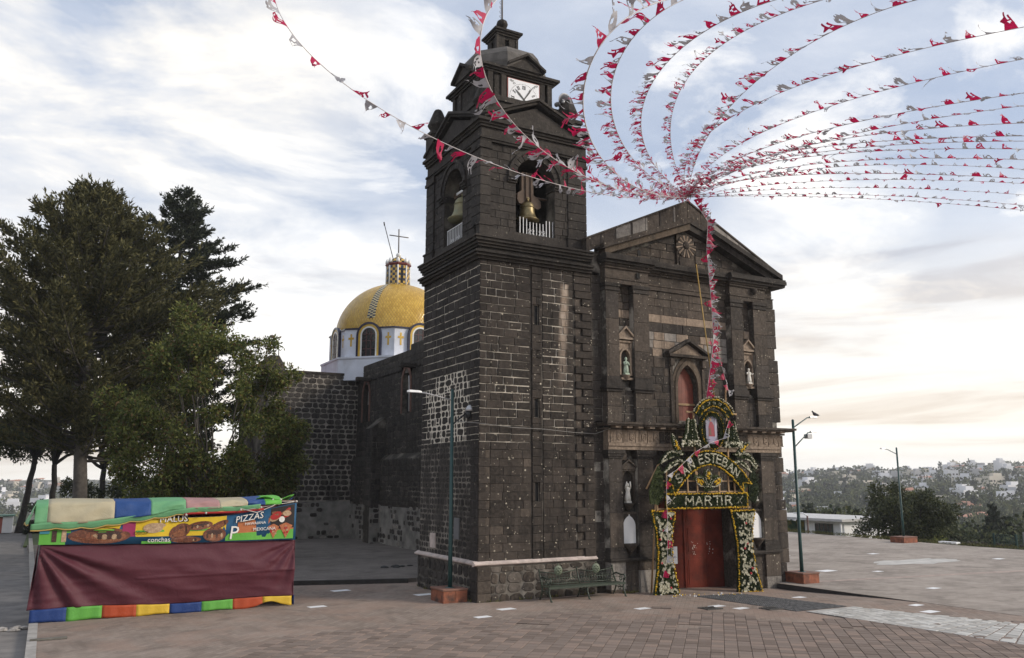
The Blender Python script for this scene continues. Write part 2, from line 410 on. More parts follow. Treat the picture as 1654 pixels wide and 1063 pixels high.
# ================================================================== GROUND
def gz(x, y):
    """height of the plaza: it dips a little towards the church door"""
    return -.037*min(max(x-5, 0), 8)*min(max((y+8)/7, .35), 1)
def paving_mat(name, a, b_, joint, bw, bh, ang, sheen=.0, jw=.03, pink=None):
    m, nt, bs = new_mat(name); t = NT(nt); co = t.coord()
    mp = t.N('ShaderNodeMapping'); mp.inputs['Rotation'].default_value = (0, 0, ang); t.L(co, mp.inputs[0])
    br = t.N('ShaderNodeTexBrick'); br.inputs['Scale'].default_value = 1; br.inputs['Brick Width'].default_value = bw; br.inputs['Row Height'].default_value = bh
    br.inputs['Mortar Size'].default_value = bh*jw; br.inputs['Color1'].default_value = (*a, 1); br.inputs['Color2'].default_value = (*b_, 1); br.inputs['Mortar'].default_value = (*joint, 1)
    br.inputs['Bias'].default_value = 0; t.L(mp.outputs[0], br.inputs['Vector'])
    c = t.mix(t.ramp(t.noise(co, .33, 7, .62), [(.36, 0.0), (.66, .65)]), br.outputs['Color'], tuple(x*1.35 for x in b_))
    c = t.mix(t.ramp(t.noise(co, .8, 6, .6, .6), [(.50, 0.0), (.72, .6)]), c, tuple(x*.55 for x in a))
    if pink: c = t.mix(t.ramp(t.noise(co, .55, 6, .7, .4), [(.46, 0.0), (.62, .55)]), c, pink)
    t.L(c, bs.inputs['Base Color']); bs.inputs['Roughness'].default_value = .9; bs.inputs['Specular IOR Level'].default_value = .15
    t.bump(t.math('ADD', t.math('MULTIPLY', br.outputs['Fac'], -.7), t.noise(co, 14, 5, .6)), .5, .02, bs); return m
M['plaza'] = paving_mat('plaza_paving', (.185, .146, .120), (.265, .216, .182), (.09, .075, .062), .27, .135, R(-47.3), pink=(.30, .21, .165))
M['court'] = paving_mat('court_paving', (.13, .115, .102), (.18, .16, .145), (.07, .06, .055), .5, .25, R(0))
M['terrace'] = paving_mat('terrace_paving', (.235, .200, .172), (.32, .28, .245), (.13, .11, .095), .4, .2, R(10))
M['brick'] = varied('paving_brick', (.165, .128, .106), (.262, .198, .162), .9, mid=(.212, .170, .145), spec=.15)
M['joint'] = plain('sand_joint', (.085, .072, .062), .95, var=.3)
M['asphalt'] = plain('old_asphalt', (.165, .152, .142), .95, var=.35, bump=.6, scale=1.6, dirt=(.24, .22, .20, .6))
M['kerb'] = plain('grey_kerb', (.34, .32, .295), .9, var=.25, bump=.4, scale=3)
M['cobble'] = varied('dark_cobble', (.060, .060, .062), (.125, .122, .120), .8, spec=.25)
M['slabw'] = varied('pale_paving_stone', (.36, .345, .32), (.54, .53, .50), .85, spec=.15)
M['grass'] = varied('dry_grass', (.06, .07, .02), (.16, .14, .045), .9)
M['lawn'] = plain('lawn', (.06, .085, .022), .95, var=.4, bump=.5, scale=2)

plaza = None
def ground():
    global plaza
    # plaza sheet, split around the dipped door apron
    xs = [-12.1, -6, 0, 5, 6, 7, 8, 9, 10, 11, 12, 13.02]; ys = [-60, -25, -15, -11, -9, -8, -7, -6, -5, -4, -3, -2, -1, 0, 2, 7.6]
    mb = MB(); vs = []; fs = []
    for x in xs:
        for y in ys: vs.append((x, y, gz(x, y)))
    n = len(ys)
    for i in range(len(xs)-1):
        for j in range(n-1): fs.append((i*n+j, (i+1)*n+j, (i+1)*n+j+1, i*n+j+1))
    mb.add(vs, fs); plaza = mb.build('plaza', M['plaza'], kind='structure')
    # raised court between nave and transept, with its front step
    st = MB(); st.prism([(-12.1, 9.9, -.4), (.0, 6.0, -.4), (5.5, 5.9, -.4), (5.5, 34, -.4), (-12.1, 34, -.4)], (0, 0, .55))
    st.build('raised_court', M['court'], kind='structure')
    k = MB(); k.prism([(-12.1, 9.72, -.3), (.0, 5.82, -.3), (.0, 6.0, -.3), (-12.1, 9.9, -.3)], (0, 0, .456)); k.build('court_step_edge', plain('shaded_step_face', (.035, .032, .03), .9, var=.35), kind='structure')  # near-black colour holds the shade of the step face
    # terrace on the right with its kerb, then on to the far edge of the square
    t = MB(); t.prism([(13.02, -60, -.8), (37.6, -60, -.8), (36.6, 8, -.8), (38.6, 30, -.8), (38, 80, -.8), (13.02, 80, -.8)], (0, 0, .704))
    t.build('terrace', M['terrace'], kind='structure')
    kb = MB(); kb.prism([(12.86, -6.2, -.5), (13.02, -6.2, -.5), (13.02, -.4, -.5), (12.62, -.4, -.5)], (0, 0, .41)); ko2 = kb.build('terrace_kerb', plain('shaded_kerb_face', (.035, .032, .032), .9, var=.3), kind='structure'); kc = MB(); kc.prism([(12.84, -6.2, -.09), (13.06, -6.2, -.09), (13.06, -.4, -.09), (12.60, -.4, -.09)], (0, 0, .016)); kc.build('kerb_cap', M['terrace'], ko2)  # shadow on the kerb face is put into its near-black colour
    ln = MB(); ln.add([(14.3, -.9, -.092), (14.3, -.55, -.092), (36, -3.6, -.092), (36, -4.1, -.092)], [(0, 3, 2, 1)]); ln.build('pale_paving_line', plain('pale_pink_line', (.36, .28, .24), .9, var=.3), kind='structure')
    pu = MB(); rng = random.Random(4); c = [(25.2+2.8*math.cos(a)*rng.uniform(.75, 1.2), 2.6+1.0*math.sin(a)*rng.uniform(.7, 1.25), -.091) for a in [2*math.pi*i/22 for i in range(22)]]
    pu.add(c, [tuple(range(22))]); pu.build('pale_patch', plain('flat_pale_ground', (.47, .45, .42), .8, var=.25, scale=1.5), kind='structure')  # flat pale grey patch with an uneven outline
    # road and kerb on the left
    r = MB(); r.prism([(-60, -60, -.6), (-12.3, -60, -.6), (-12.3, 6, -.6), (-13.3, 62, -.6), (-60, 62, -.6)], (0, 0, .46)); r.build('road', M['asphalt'], kind='structure')
    kerb = MB().build('kerb', M['kerb'], kind='structure') if False else None
    kroot = MB(); kroot.prism([(-12.3, -60, -.5), (-12.1, -60, -.5), (-12.1, 6, -.5), (-13.1, 62, -.5), (-13.3, 62, -.5), (-12.3, 6, -.5)], (0, 0, .49)); ko = kroot.build('kerb', M['joint'], kind='structure')
    y = -8.0
    while y < 40:
        L = .95; f = lambda q: -12.3 if q < 6 else -12.3-(q-6)/56
        a, b = y+.012, y+L-.012
        MB().prism([(f(a)-.01, a, -.2), (f(a)+.205, a, -.2), (f(b)+.205, b, -.2), (f(b)-.01, b, -.2)], (0, 0, .215)).build('kerb_stone', M['kerb'], ko); y += L
    lw = MB(); lw.prism([(-13.1, 34, -.5), (5.5, 34, -.5), (20, 62, -.5), (-13.1, 62, -.5)], (0, 0, .46)); lw.build('back_lawn', M['lawn'], kind='structure')
    lv = MB(); lv.prism([(-12.1, 34, -.45), (-12.1, 9.9, -.45), (-12.9, 34, -.45)], (0, 0, .44)); lv.build('side_strip', M['court'], kind='structure')
ground()

def bricks():
    """bricks laid diagonally in long files; built one by one as far as they can be told apart"""
    ang = R(47.3); du = Vector((math.cos(ang), math.sin(ang), 0)); dv = Vector((-math.sin(ang), math.cos(ang), 0))
    rng = random.Random(11); items = []
    fw = Vector((math.cos(AZ), math.sin(AZ), 0)); rt = Vector((math.sin(AZ), -math.cos(AZ), 0))
    def inpatch(x, y): return y > -8.14+.0-(x-7.9)*.62+.25 and x > 7.2 or (x > 6.6 and y > -5.75)
    u = -30.0
    for ui in range(-60, 190):
        u = ui*.30-8
        for vi in range(-190, 10):
            v = vi*.30-.0
            p = du*u + dv*v; x, y = p.x, p.y
            if x < -11.9 or y > -3.0 or x > 12.8 or inpatch(x, y): continue
            q = p - CAMV; d = q.dot(fw); s = q.dot(rt)
            if d < 15.5 or abs(s) > d*.64: continue
            if d > 24.2+1.2*math.sin(x*1.7)+.8*math.sin(y*2.9): continue
            items.append((d, u, v))
    items.sort()
    base = MB()
    wts = []
    def brick(mb, u, v):
        g = .012; dz = rng.uniform(-.004, .005); tl = rng.uniform(-.004, .004)
        P = []
        for a, b in ((g, g*.5), (.30-g, g*.5), (.30-g, .30-g*.5), (g, .30-g*.5)):
            p = du*(u+a+rng.uniform(-.004, .004)) + dv*(v+b); P.append(Vector((p.x, p.y, gz(p.x, p.y)+.006)))
        mb.block(P, (0, 0, 1), .016+dz, .008)
    for d, u, v in items[:300]:
        mb = MB(); brick(mb, u, v); mb.build('brick', M['brick'], plaza)
    rest = MB()
    for d, u, v in items[300:]: brick(rest, u, v)
    rest.build('brick_paving', M['brick'], plaza, kind='stuff')
bricks()

def paving_patches():
    rng = random.Random(5)
    # dark cobbles in front of the door
    quad = [Vector((7.35, -1.75)), Vector((9.6, -1.6)), Vector((9.85, -5.9)), Vector((7.55, -6.0))]
    bed = MB(); bed.add([(p.x, p.y, gz(p.x, p.y)+.005) for p in quad], [(3, 2, 1, 0)]); po = bed.build('cobble_apron', M['joint'], kind='structure')
    items = []
    for i in range(26):
        for j in range(46):
            a, b, c, d = i/26, (i+1)/26, j/46, (j+1)/46
            f = lambda s, r: (quad[0]*(1-s)+quad[1]*s)*(1-r) + (quad[3]*(1-s)+quad[2]*s)*r
            P = [f(a, c), f(b, c), f(b, d), f(a, d)]; ce = sum(P, Vector((0, 0)))/4
            P = [ce+(p-ce)*rng.uniform(.72, .88) for p in P]
            P3 = [Vector((p.x, p.y, gz(p.x, p.y)+.006)) for p in P][::-1]; items.append(P3)
    rest = MB()
    for P3 in items: rest.block(P3, (0, 0, 1), rng.uniform(.012, .02), .012)
    rest.build('cobbles', M['cobble'], po, kind='stuff')
    # pale stone path running off to the right foreground
    A = [Vector((7.75, -6.15)), Vector((7.95, -8.6)), Vector((8.3, -12.4)), Vector((10, -17))]; B = [Vector((9.9, -6.1)), Vector((11.0, -8.9)), Vector((11.6, -10.6)), Vector((14.5, -16.2))]
    def edge(E, t):
        t *= 3; k = min(int(t), 2); return E[k].lerp(E[k+1], t-k)
    bed = MB()
    for k in range(12):
        P = [edge(A, k/12), edge(A, (k+1)/12), edge(B, (k+1)/12), edge(B, k/12)]
        bed.add([(p.x, p.y, max(gz(p.x, p.y), -.096 if p.x > 12.3 else -9)+.014) for p in P], [(0, 1, 2, 3)])
    po = bed.build('stone_path', M['joint'], kind='structure')
    for k in range(30):
        for j in range(9):
            t0, t1 = k/30, (k+1)/30; o = (k % 2)*.055
            s0, s1 = max(0, j/9-o), min(1, (j+1)/9-o)
            P = [edge(A, t0).lerp(edge(B, t0), s0), edge(A, t1).lerp(edge(B, t1), s0), edge(A, t1).lerp(edge(B, t1), s1), edge(A, t0).lerp(edge(B, t0), s1)]
            ce = sum(P, Vector((0, 0)))/4; P = [ce+(p-ce)*rng.uniform(.88, .95) for p in P]
            P3 = [Vector((p.x, p.y, max(gz(p.x, p.y), -.096 if p.x > 12.3 else -9)+.016)) for p in P]
            MB().block(P3, (0, 0, 1), rng.uniform(.010, .018), .012).build('paving_stone', M['slabw'], po)
    # white squares painted on the paving
    for x, y, s in [(-4.67, 1.6, .34), (-.75, 2.55, .4), (-1.12, -2.56, .3), (.15, -1.61, .34), (.09, -3.7, .32), (3.79, -3.49, .3), (6.2, -4.07, .32), (10.6, -3.31, .3), (17.9, 1.79, .55),
                    (19.65, .54, .3), (16.54, -4.21, .34), (12.2, -6.6, .3), (11.3, -7.7, .36), (8.1, -8.0, .24), (6.55, -4.75, .3), (-2.9, 4.9, .4), (-3.1, 16, .4), (27, 6.5, .4), (30, 1.5, .4), (22, 8, .35), (-7, 12.5, .3)]:
        z = .156 if y > 11 else (-.09 if x > 13 else gz(x, y)+.005)
        a = R(8); s *= .8; c_, s_ = math.cos(a)*s, math.sin(a)*s*.6
        MB().add([(x-c_+s_, y-s_-c_*.6, z), (x+c_+s_, y+s_-c_*.6, z), (x+c_-s_, y+s_+c_*.6, z), (x-c_-s_, y-s_+c_*.6, z)], [(0, 1, 2, 3)]).build('painted_square', M['white'], kind='structure')
    # open drain covers by the apron
    for x, y, nm in [(7.3, -5.25, 'open'), (5.6, -4.45, 'shut')]:
        z = gz(x, y); m = MB()
        for q in range(5): m.box(x-.26+.11*q, x-.26+.11*q+.05, y-.18, y+.18, z+.006, z+.03)
        m.box(x-.3, x+.3, y-.23, y-.18, z+.004, z+.034); m.box(x-.3, x+.3, y+.18, y+.23, z+.004, z+.034)
        m.build('drain_grate', M['iron'], label='dark iron drain grate beside the cobbled apron' if nm == 'open' else 'iron drain grate in the paving left of the cobbled apron', cat='drain grate')
paving_patches()

# ================================================================== TERRAIN AND FAR HILLS
def smooth(a, b, x):
    t = np.clip((x-a)/(b-a), 0, 1); return t*t*(3-2*t)
def terrain_z(x, y):
    dx, dy = np.asarray(x, float)-CAM[0], np.asarray(y, float)-CAM[1]; r = np.hypot(dx, dy)
    f = dx*math.cos(AZ)+dy*math.sin(AZ); s = dx*math.sin(AZ)-dy*math.cos(AZ); a = np.degrees(np.arctan2(s, f))
    crest = 3+5*smooth(14, 19, a)+6*smooth(22, 31, a)+1.6*np.sin(a*.9+1)+1.0*np.sin(a*2.3)
    crest = np.where(np.abs(a) > 60, 12+5*np.sin(np.radians(a)*5), crest)
    left = smooth(-14, -22, a); crest = crest*(1-left)+left*(3.5+1.5*np.sin(a*1.3))
    far = 940+left*300; val = -24-8*left
    h = val+(crest-val)*np.clip((r/far-.16)/.84, 0, 1)**1.15
    h = -3.2+(h+3.2)*smooth(66, 190, r)
    h = h+.9*np.sin(x*.021)*np.cos(y*.027)*smooth(120, 300, r)
    return h - np.clip(r-far*1.25, 0, None)*.012
def terrain():
    rr = np.concatenate([[0], np.geomspace(30, 1500, 64)]); aa = np.radians(np.arange(0, 360, 2)); n = len(aa)
    V = [];
    for r in rr:
        x = CAM[0]+r*np.cos(aa); y = CAM[1]+r*np.sin(aa); V.append(np.stack([x, y, terrain_z(x, y)], 1))
    V = np.concatenate(V); F = []
    for i in range(len(rr)-1):
        for k in range(n): F.append((i*n+k, (i+1)*n+k, (i+1)*n+(k+1) % n, i*n+(k+1) % n))
    m = plain('hillside_earth', (.095, .095, .055), .95, var=.5, scale=.03, dirt=(.16, .14, .10, .6))
    tag(link('hills', fast_mesh('hills', V, F, m, smooth=True)), kind='structure')
terrain()

# ---- leaves -------------------------------------------------------
def leaf_quads(P, D, L, Wd, rng):
    """kite-shaped leaves: P base points, D unit directions, L lengths, Wd widths"""
    n = len(P); A = rng.normal(size=(n, 3)); S = np.cross(D, A); S /= np.linalg.norm(S, axis=1)[:, None]+1e-9
    Nn = np.cross(D, S)
    V = np.empty((n, 4, 3)); V[:, 0] = P; V[:, 1] = P+D*(L*.5)[:, None]+S*(Wd*.5)[:, None]+Nn*(L*.06)[:, None]; V[:, 2] = P+D*L[:, None]; V[:, 3] = P+D*(L*.5)[:, None]-S*(Wd*.5)[:, None]+Nn*(L*.06)[:, None]
    return V.reshape(-1, 3), np.arange(4*n).reshape(-1, 4)
def unit(a): return a/(np.linalg.norm(a, axis=-1, keepdims=True)+1e-9)
M['cypress'] = varied('cypress_leaf', (.034, .037, .015), (.145, .130, .050), .75, trans=.2, mid=(.080, .077, .030))
M['fir'] = varied('fir_leaf', (.014, .020, .012), (.048, .058, .030), .75, trans=.12)
M['ash'] = varied('ash_leaf', (.045, .068, .016), (.21, .215, .055), .7, trans=.35, mid=(.105, .125, .034))
M['dryleaf'] = varied('brown_leaf', (.07, .045, .018), (.15, .10, .04), .8, trans=.2)
M['ficus'] = varied('ficus_leaf', (.020, .030, .012), (.100, .105, .038), .6, trans=.18, mid=(.050, .060, .022))
M['bark'] = plain('grey_bark', (.085, .075, .065), .95, var=.4, bump=.8, scale=5)
M['bark_d'] = plain('dark_bark', (.035, .030, .027), .95, var=.4, bump=.8, scale=5)
M['wood_far'] = varied('far_wood', (.034, .046, .022), (.14, .145, .06), .9, mid=(.072, .085, .038))
M['wood_dark'] = varied('far_conifer', (.020, .028, .020), (.060, .070, .042), .9)

def wander(a, b, n, j, rng):
    P = np.linspace(0, 1, n)[:, None]*(np.array(b)-np.array(a))+np.array(a); P[1:-1] += rng.normal(size=(n-2, 3))*j; return P
def conifer(name, base, top, prof, z_low, label, n_br, per, leaf, mat, bark, seed, lean=(0, 0), trunk_r=.35, up=.25, group='trees behind the stall', spray=.55, tipup=.0, twigs=16, spread=.8, flat=.3, rise=.12):
    """prof(t) crown radius for t = 0 (lowest limb) .. 1 (tip); every limb carries its own sprays"""
    rng = np.random.default_rng(seed); base = np.array(base, float); H = top-base[2]
    ax = lambda z: np.array([base[0]+lean[0]*(z-base[2])/H, base[1]+lean[1]*(z-base[2])/H, z])
    t = empty(name, base, label, 'tree', group)
    tr = MB(); pts = [ax(base[2]-.3+(H*.97)*k/9)+np.append(rng.normal(size=2)*.06, 0) for k in range(10)]
    tr.tube(pts, [trunk_r*(1.25 if k == 0 else 1-.092*k) for k in range(10)], 9)
    Ps, Ds, Ls, Ws = [], [], [], []
    limbs = MB()
    for i in range(n_br):
        q = (i+rng.uniform(0, 1))/n_br; q = q**.9; z = z_low+(top-.3-z_low)*q; r = prof(q)*rng.uniform(.5, 1.22); phi = i*2.39996+rng.normal()*.5
        d = np.array([math.cos(phi), math.sin(phi), 0]); a = ax(z); e = a+d*r+np.array([0, 0, r*(up+rng.normal()*.12)+.25])
        e[2] = min(e[2]+tipup*r, top+.2*rng.uniform())
        mid = (a+e)/2+np.array([0, 0, -(.10+.45*tipup)*r])
        s = np.linspace(0, 1, 7)[:, None]; path = (1-s)**2*a+2*s*(1-s)*mid+s**2*e
        if r > 1.2: limbs.tube(path, [max(.012, .085*(1-k/6.5)) for k in range(7)], 4)
        # twigs along the limb, each a feather of small sprays
        nt_ = max(4, int(twigs*(.35+r/4.5))); u = rng.uniform(.12, 1.0, nt_)**.8; u[0] = 1.0
        c = (1-u[:, None])**2*a+2*u[:, None]*(1-u[:, None])*mid+u[:, None]**2*e
        tang = unit(e-mid); sd = np.array([-d[1], d[0], 0]); side = rng.choice([-1, 1], nt_)*rng.uniform(.2, 1, nt_); side[0] *= .1
        td = unit(tang*.8+sd*side[:, None]*spread+np.array([0, 0, 1])*(rng.normal(size=nt_)[:, None]*flat+rise)); tl = rng.uniform(.55, 1.25, nt_)*spray*(1.25-.55*u); tl[0] *= 1.15
        m = per; v = rng.uniform(0, 1, (nt_, m)); pos = c[:, None]+td[:, None]*(tl[:, None]*v)[:, :, None]+rng.normal(size=(nt_, m, 3))*(.085*(1.2-v))[:, :, None]
        dr = unit(td[:, None]*.9+rng.normal(size=(nt_, m, 3))*.42)
        Ps.append(pos.reshape(-1, 3)); Ds.append(dr.reshape(-1, 3)); n_ = nt_*m
        Ls.append(rng.uniform(.6, 1.4, n_)*leaf); Ws.append(rng.uniform(.7, 1.3, n_)*leaf*.34)
    limbs_trunk = tr; limbs_trunk.v, k = limbs_trunk.v, len(tr.v)
    tr.add(limbs.v, limbs.f, 0, True)
    tr.build('trunk', bark, t)
    V, F = leaf_quads(np.concatenate(Ps), np.concatenate(Ds), np.concatenate(Ls), np.concatenate(Ws), rng)
    link('crown', fast_mesh('crown', V, F, mat), t); return t
def bushy(name, base, stems, clumps, label, mat, bark, seed, leaf, per, cat='tree', group=None, stem_r=.07, extra=None, fork=None):
    """several stems from one foot, leaves in clumps; clumps = (centre, radii)"""
    rng = np.random.default_rng(seed); t = empty(name, base, label, cat, group); mb = MB(); base = np.array(base, float)
    if fork is not None:
        fk = np.array(fork, float); P = wander(base-np.array([0, 0, .2]), fk, 8, .03, rng); mb.tube(P, [stem_r*1.25]+[stem_r*(1.05-.05*k) for k in range(7)], 8)
    for e in stems:
        if fork is not None:
            P = wander(fk, e, 6, .12, rng); mb.tube(P, [max(.02, stem_r*.62*(1-k/6.3)) for k in range(6)], 5); continue
        P = wander(base+rng.normal(size=3)*.12*np.array([1, 1, 0]), e, 7, .14, rng); P[1:-1, 2] += .25*np.sin(np.linspace(0, 3.14, 7))[1:-1]
        mb.tube(P, [max(.015, stem_r*(1-k/7.5)) for k in range(7)], 5)
    mb.build('trunk', bark, t)
    Ps, Ds = [], []
    for c, r in clumps:
        c = np.array(c); r = np.array(r); m = int(per*(r[0]*r[1]*r[2])**.62)
        g = rng.normal(size=(m, 3)); g = unit(g)*(rng.uniform(0, 1, m)**.42)[:, None]
        # break the outline up: small lobes within the clump
        lob = unit(rng.normal(size=(9, 3)))*.72; w = rng.integers(0, 9, m); g = g*.52+lob[w]*rng.uniform(.55, 1.05, m)[:, None]
        Ps.append(c+g*r); Ds.append(unit(g+rng.normal(size=(m, 3))*.8+np.array([0, 0, -.15])))
    P = np.concatenate(Ps); D = np.concatenate(Ds); n = len(P)
    V, F = leaf_quads(P, D, rng.uniform(.6, 1.4, n)*leaf, rng.uniform(.6, 1.3, n)*leaf*.5, rng)
    if extra:
        mi = np.where(rng.uniform(size=n) < extra[1], 1, 0); link('crown', fast_mesh('crown', V, F, [mat, extra[0]], mi), t)
    else: link('crown', fast_mesh('crown', V, F, mat), t)
    return t
def interp(xs, ys): return lambda q: float(np.interp(q, xs, ys))
def trees():
    conifer('cypress_tree', (-10.5, 26, .1), 19.6, interp([0, .15, .35, .55, .75, .9, 1], [4.4, 6.0, 6.4, 5.7, 3.7, 1.7, .4]), 4.8, 'broad olive green cypress with a pale straight trunk, tallest of the left trees',
            250, 17, .27, M['cypress'], M['bark'], 3, lean=(-.7, 0), trunk_r=.42, up=.16, spray=1.05, tipup=.16, twigs=24, rise=.34)
    conifer('fir_tree', (-4.6, 38, .1), 24.2, interp([0, .3, .6, .8, .93, 1], [5.0, 5.2, 4.6, 3.2, 1.4, .3]), 6, 'dark blue green fir with tiered limbs rising behind the cypress', 150, 17, .30, M['fir'], M['bark_d'], 8, lean=(-.7, 0), trunk_r=.36, up=.02, spray=.95, tipup=.10, twigs=24, spread=1.0, flat=.10, rise=.16)
    rng = np.random.default_rng(21)
    cl = []; stems = []
    for k in range(84):
        ph = rng.uniform(0, 2*math.pi); hh = rng.uniform(0, 1); rr = (2.0+2.6*math.sin(math.pi*min(1, .18+.8*hh)))*rng.uniform(.55, 1)
        c = (-5.6+rr*math.cos(ph)*1.0, 17+rr*.62*math.sin(ph), 3.2+7.4*hh); cl.append((c, (rng.uniform(.5, 1.0), rng.uniform(.5, .9), rng.uniform(.45, .85))))
        if k % 3 != 0: stems.append((c[0]*.85+-5.6*.15, c[1], c[2]+.4))
    cl += [((-1.9, 17, 5.6), (.7, .8, .8)), ((-2.2, 17, 3.6), (.9, .8, .7)), ((-7.1, 17, 11.4), (.8, .7, .8)), ((-6.2, 17, 10.6), (1.0, .8, .8)), ((-4.4, 17, 9.6), (.9, .8, .7)), ((-2.6, 17, 4.6), (1.0, .9, .9)), ((-2.5, 17, 6.6), (.9, .8, .8)), ((-3.1, 17, 8.6), (.7, .7, .55)), ((-9.3, 17, 6.2), (1.2, 1, 1.0)), ((-7.4, 17, 3.2), (1.2, .8, .7))]
    bushy('ash_tree', (-5.2, 17, .14), stems, cl, 'light green multi stemmed tree with brown inner twigs in front of the transept wall', M['ash'], M['bark'], 31, .18, 1150, 'tree', 'trees behind the stall', .06, (M['dryleaf'], .14))
    # trees at the back edge on the far left
    for i, (x, y, top, lab, sd, tx) in enumerate([(-13.75, 50, 13.5, 'dark leaning tree trunk beside the kiosk at the far left', 41, .25), (-11.55, 50.5, 12.5, 'thin dark tree standing between the kiosk and the pale cypress trunk', 42, -.1),
                                       (-17.2, 47, 12.0, 'dark leafy tree at the left edge of the square', 43, .0), (-8.6, 44, 11.5, 'dark tree half hidden behind the pale cypress trunk', 44, .0), (-3.3, 33, 8.5, 'dark low tree filling the gap behind the light green tree', 45, .0)]):
        rg = np.random.default_rng(sd); cl = [((x+tx*4+rg.normal()*1.9, y+rg.normal()*1.1, top*.72+rg.normal()*1.9), (rg.uniform(.9, 1.5), rg.uniform(.8, 1.2), rg.uniform(.6, 1.1))) for _ in range(13)]
        low = (.32 if i == 4 else (.16 if i == 3 else .46))
        cl += [((x+rg.normal()*1.9, y+rg.normal()*.8, top*low+rg.uniform(0, 1.6)), (.8, .8, .5)) for _ in range(12)]
        bushy('park_tree', (x, y, -.05), [(x+tx*3, y, top*.72)]+[(c[0], c[1], c[2]) for c, r in cl[:6]], cl, lab, M['ficus'], M['bark_d'], sd+7, .25, 520, 'tree', 'trees behind the stall', .24, fork=(x+tx*2.4, y, top*.40))
    # round tree beyond the terrace
    rg = np.random.default_rng(9); cl = []
    for k in range(46):
        u = rg.normal(size=3); u /= np.linalg.norm(u); q = rg.uniform(.35, .95)
        cl.append(((43.6+u[0]*2.9*q, 16.8+u[1]*4.2*q, .85+u[2]*2.25*q+(.35 if abs(u[1]) < .5 else -.25)), (rg.uniform(.7, 1.1), rg.uniform(.8, 1.25), rg.uniform(.5, .85))))
    bushy('round_tree', (43.6, 16.8, -3.2), [(c[0], c[1], c[2]) for c, r in cl[:8]], cl, 'dense round dark green tree behind the far brick planter', M['ficus'], M['bark_d'], 19, .24, 560, 'tree', None, .16)
    for k, (x, y, z, s, lab) in enumerate([(47, 3.2, -.3, 1.5, 'dark tree cut off by the right edge beyond the terrace'), (52, 23.5, -1.1, 1.5, 'olive shrub between the white building and the round tree'), (60, 29, -.8, 2.3, 'loose yellowish shrub tree behind the white building')]):
        rg = np.random.default_rng(60+k); cl = [((x+rg.normal()*s*.6, y+rg.normal()*s*.7, z+rg.normal()*s*.38), (s*.5, s*.5, s*.4)) for _ in range(11)]
        bushy('shrub_tree', (x, y, -3.4), [(x, y, z)], cl, lab, M['ficus'] if k == 0 else M['ash'], M['bark_d'], 70+k, .26, 420, 'tree', None, .12)
trees()

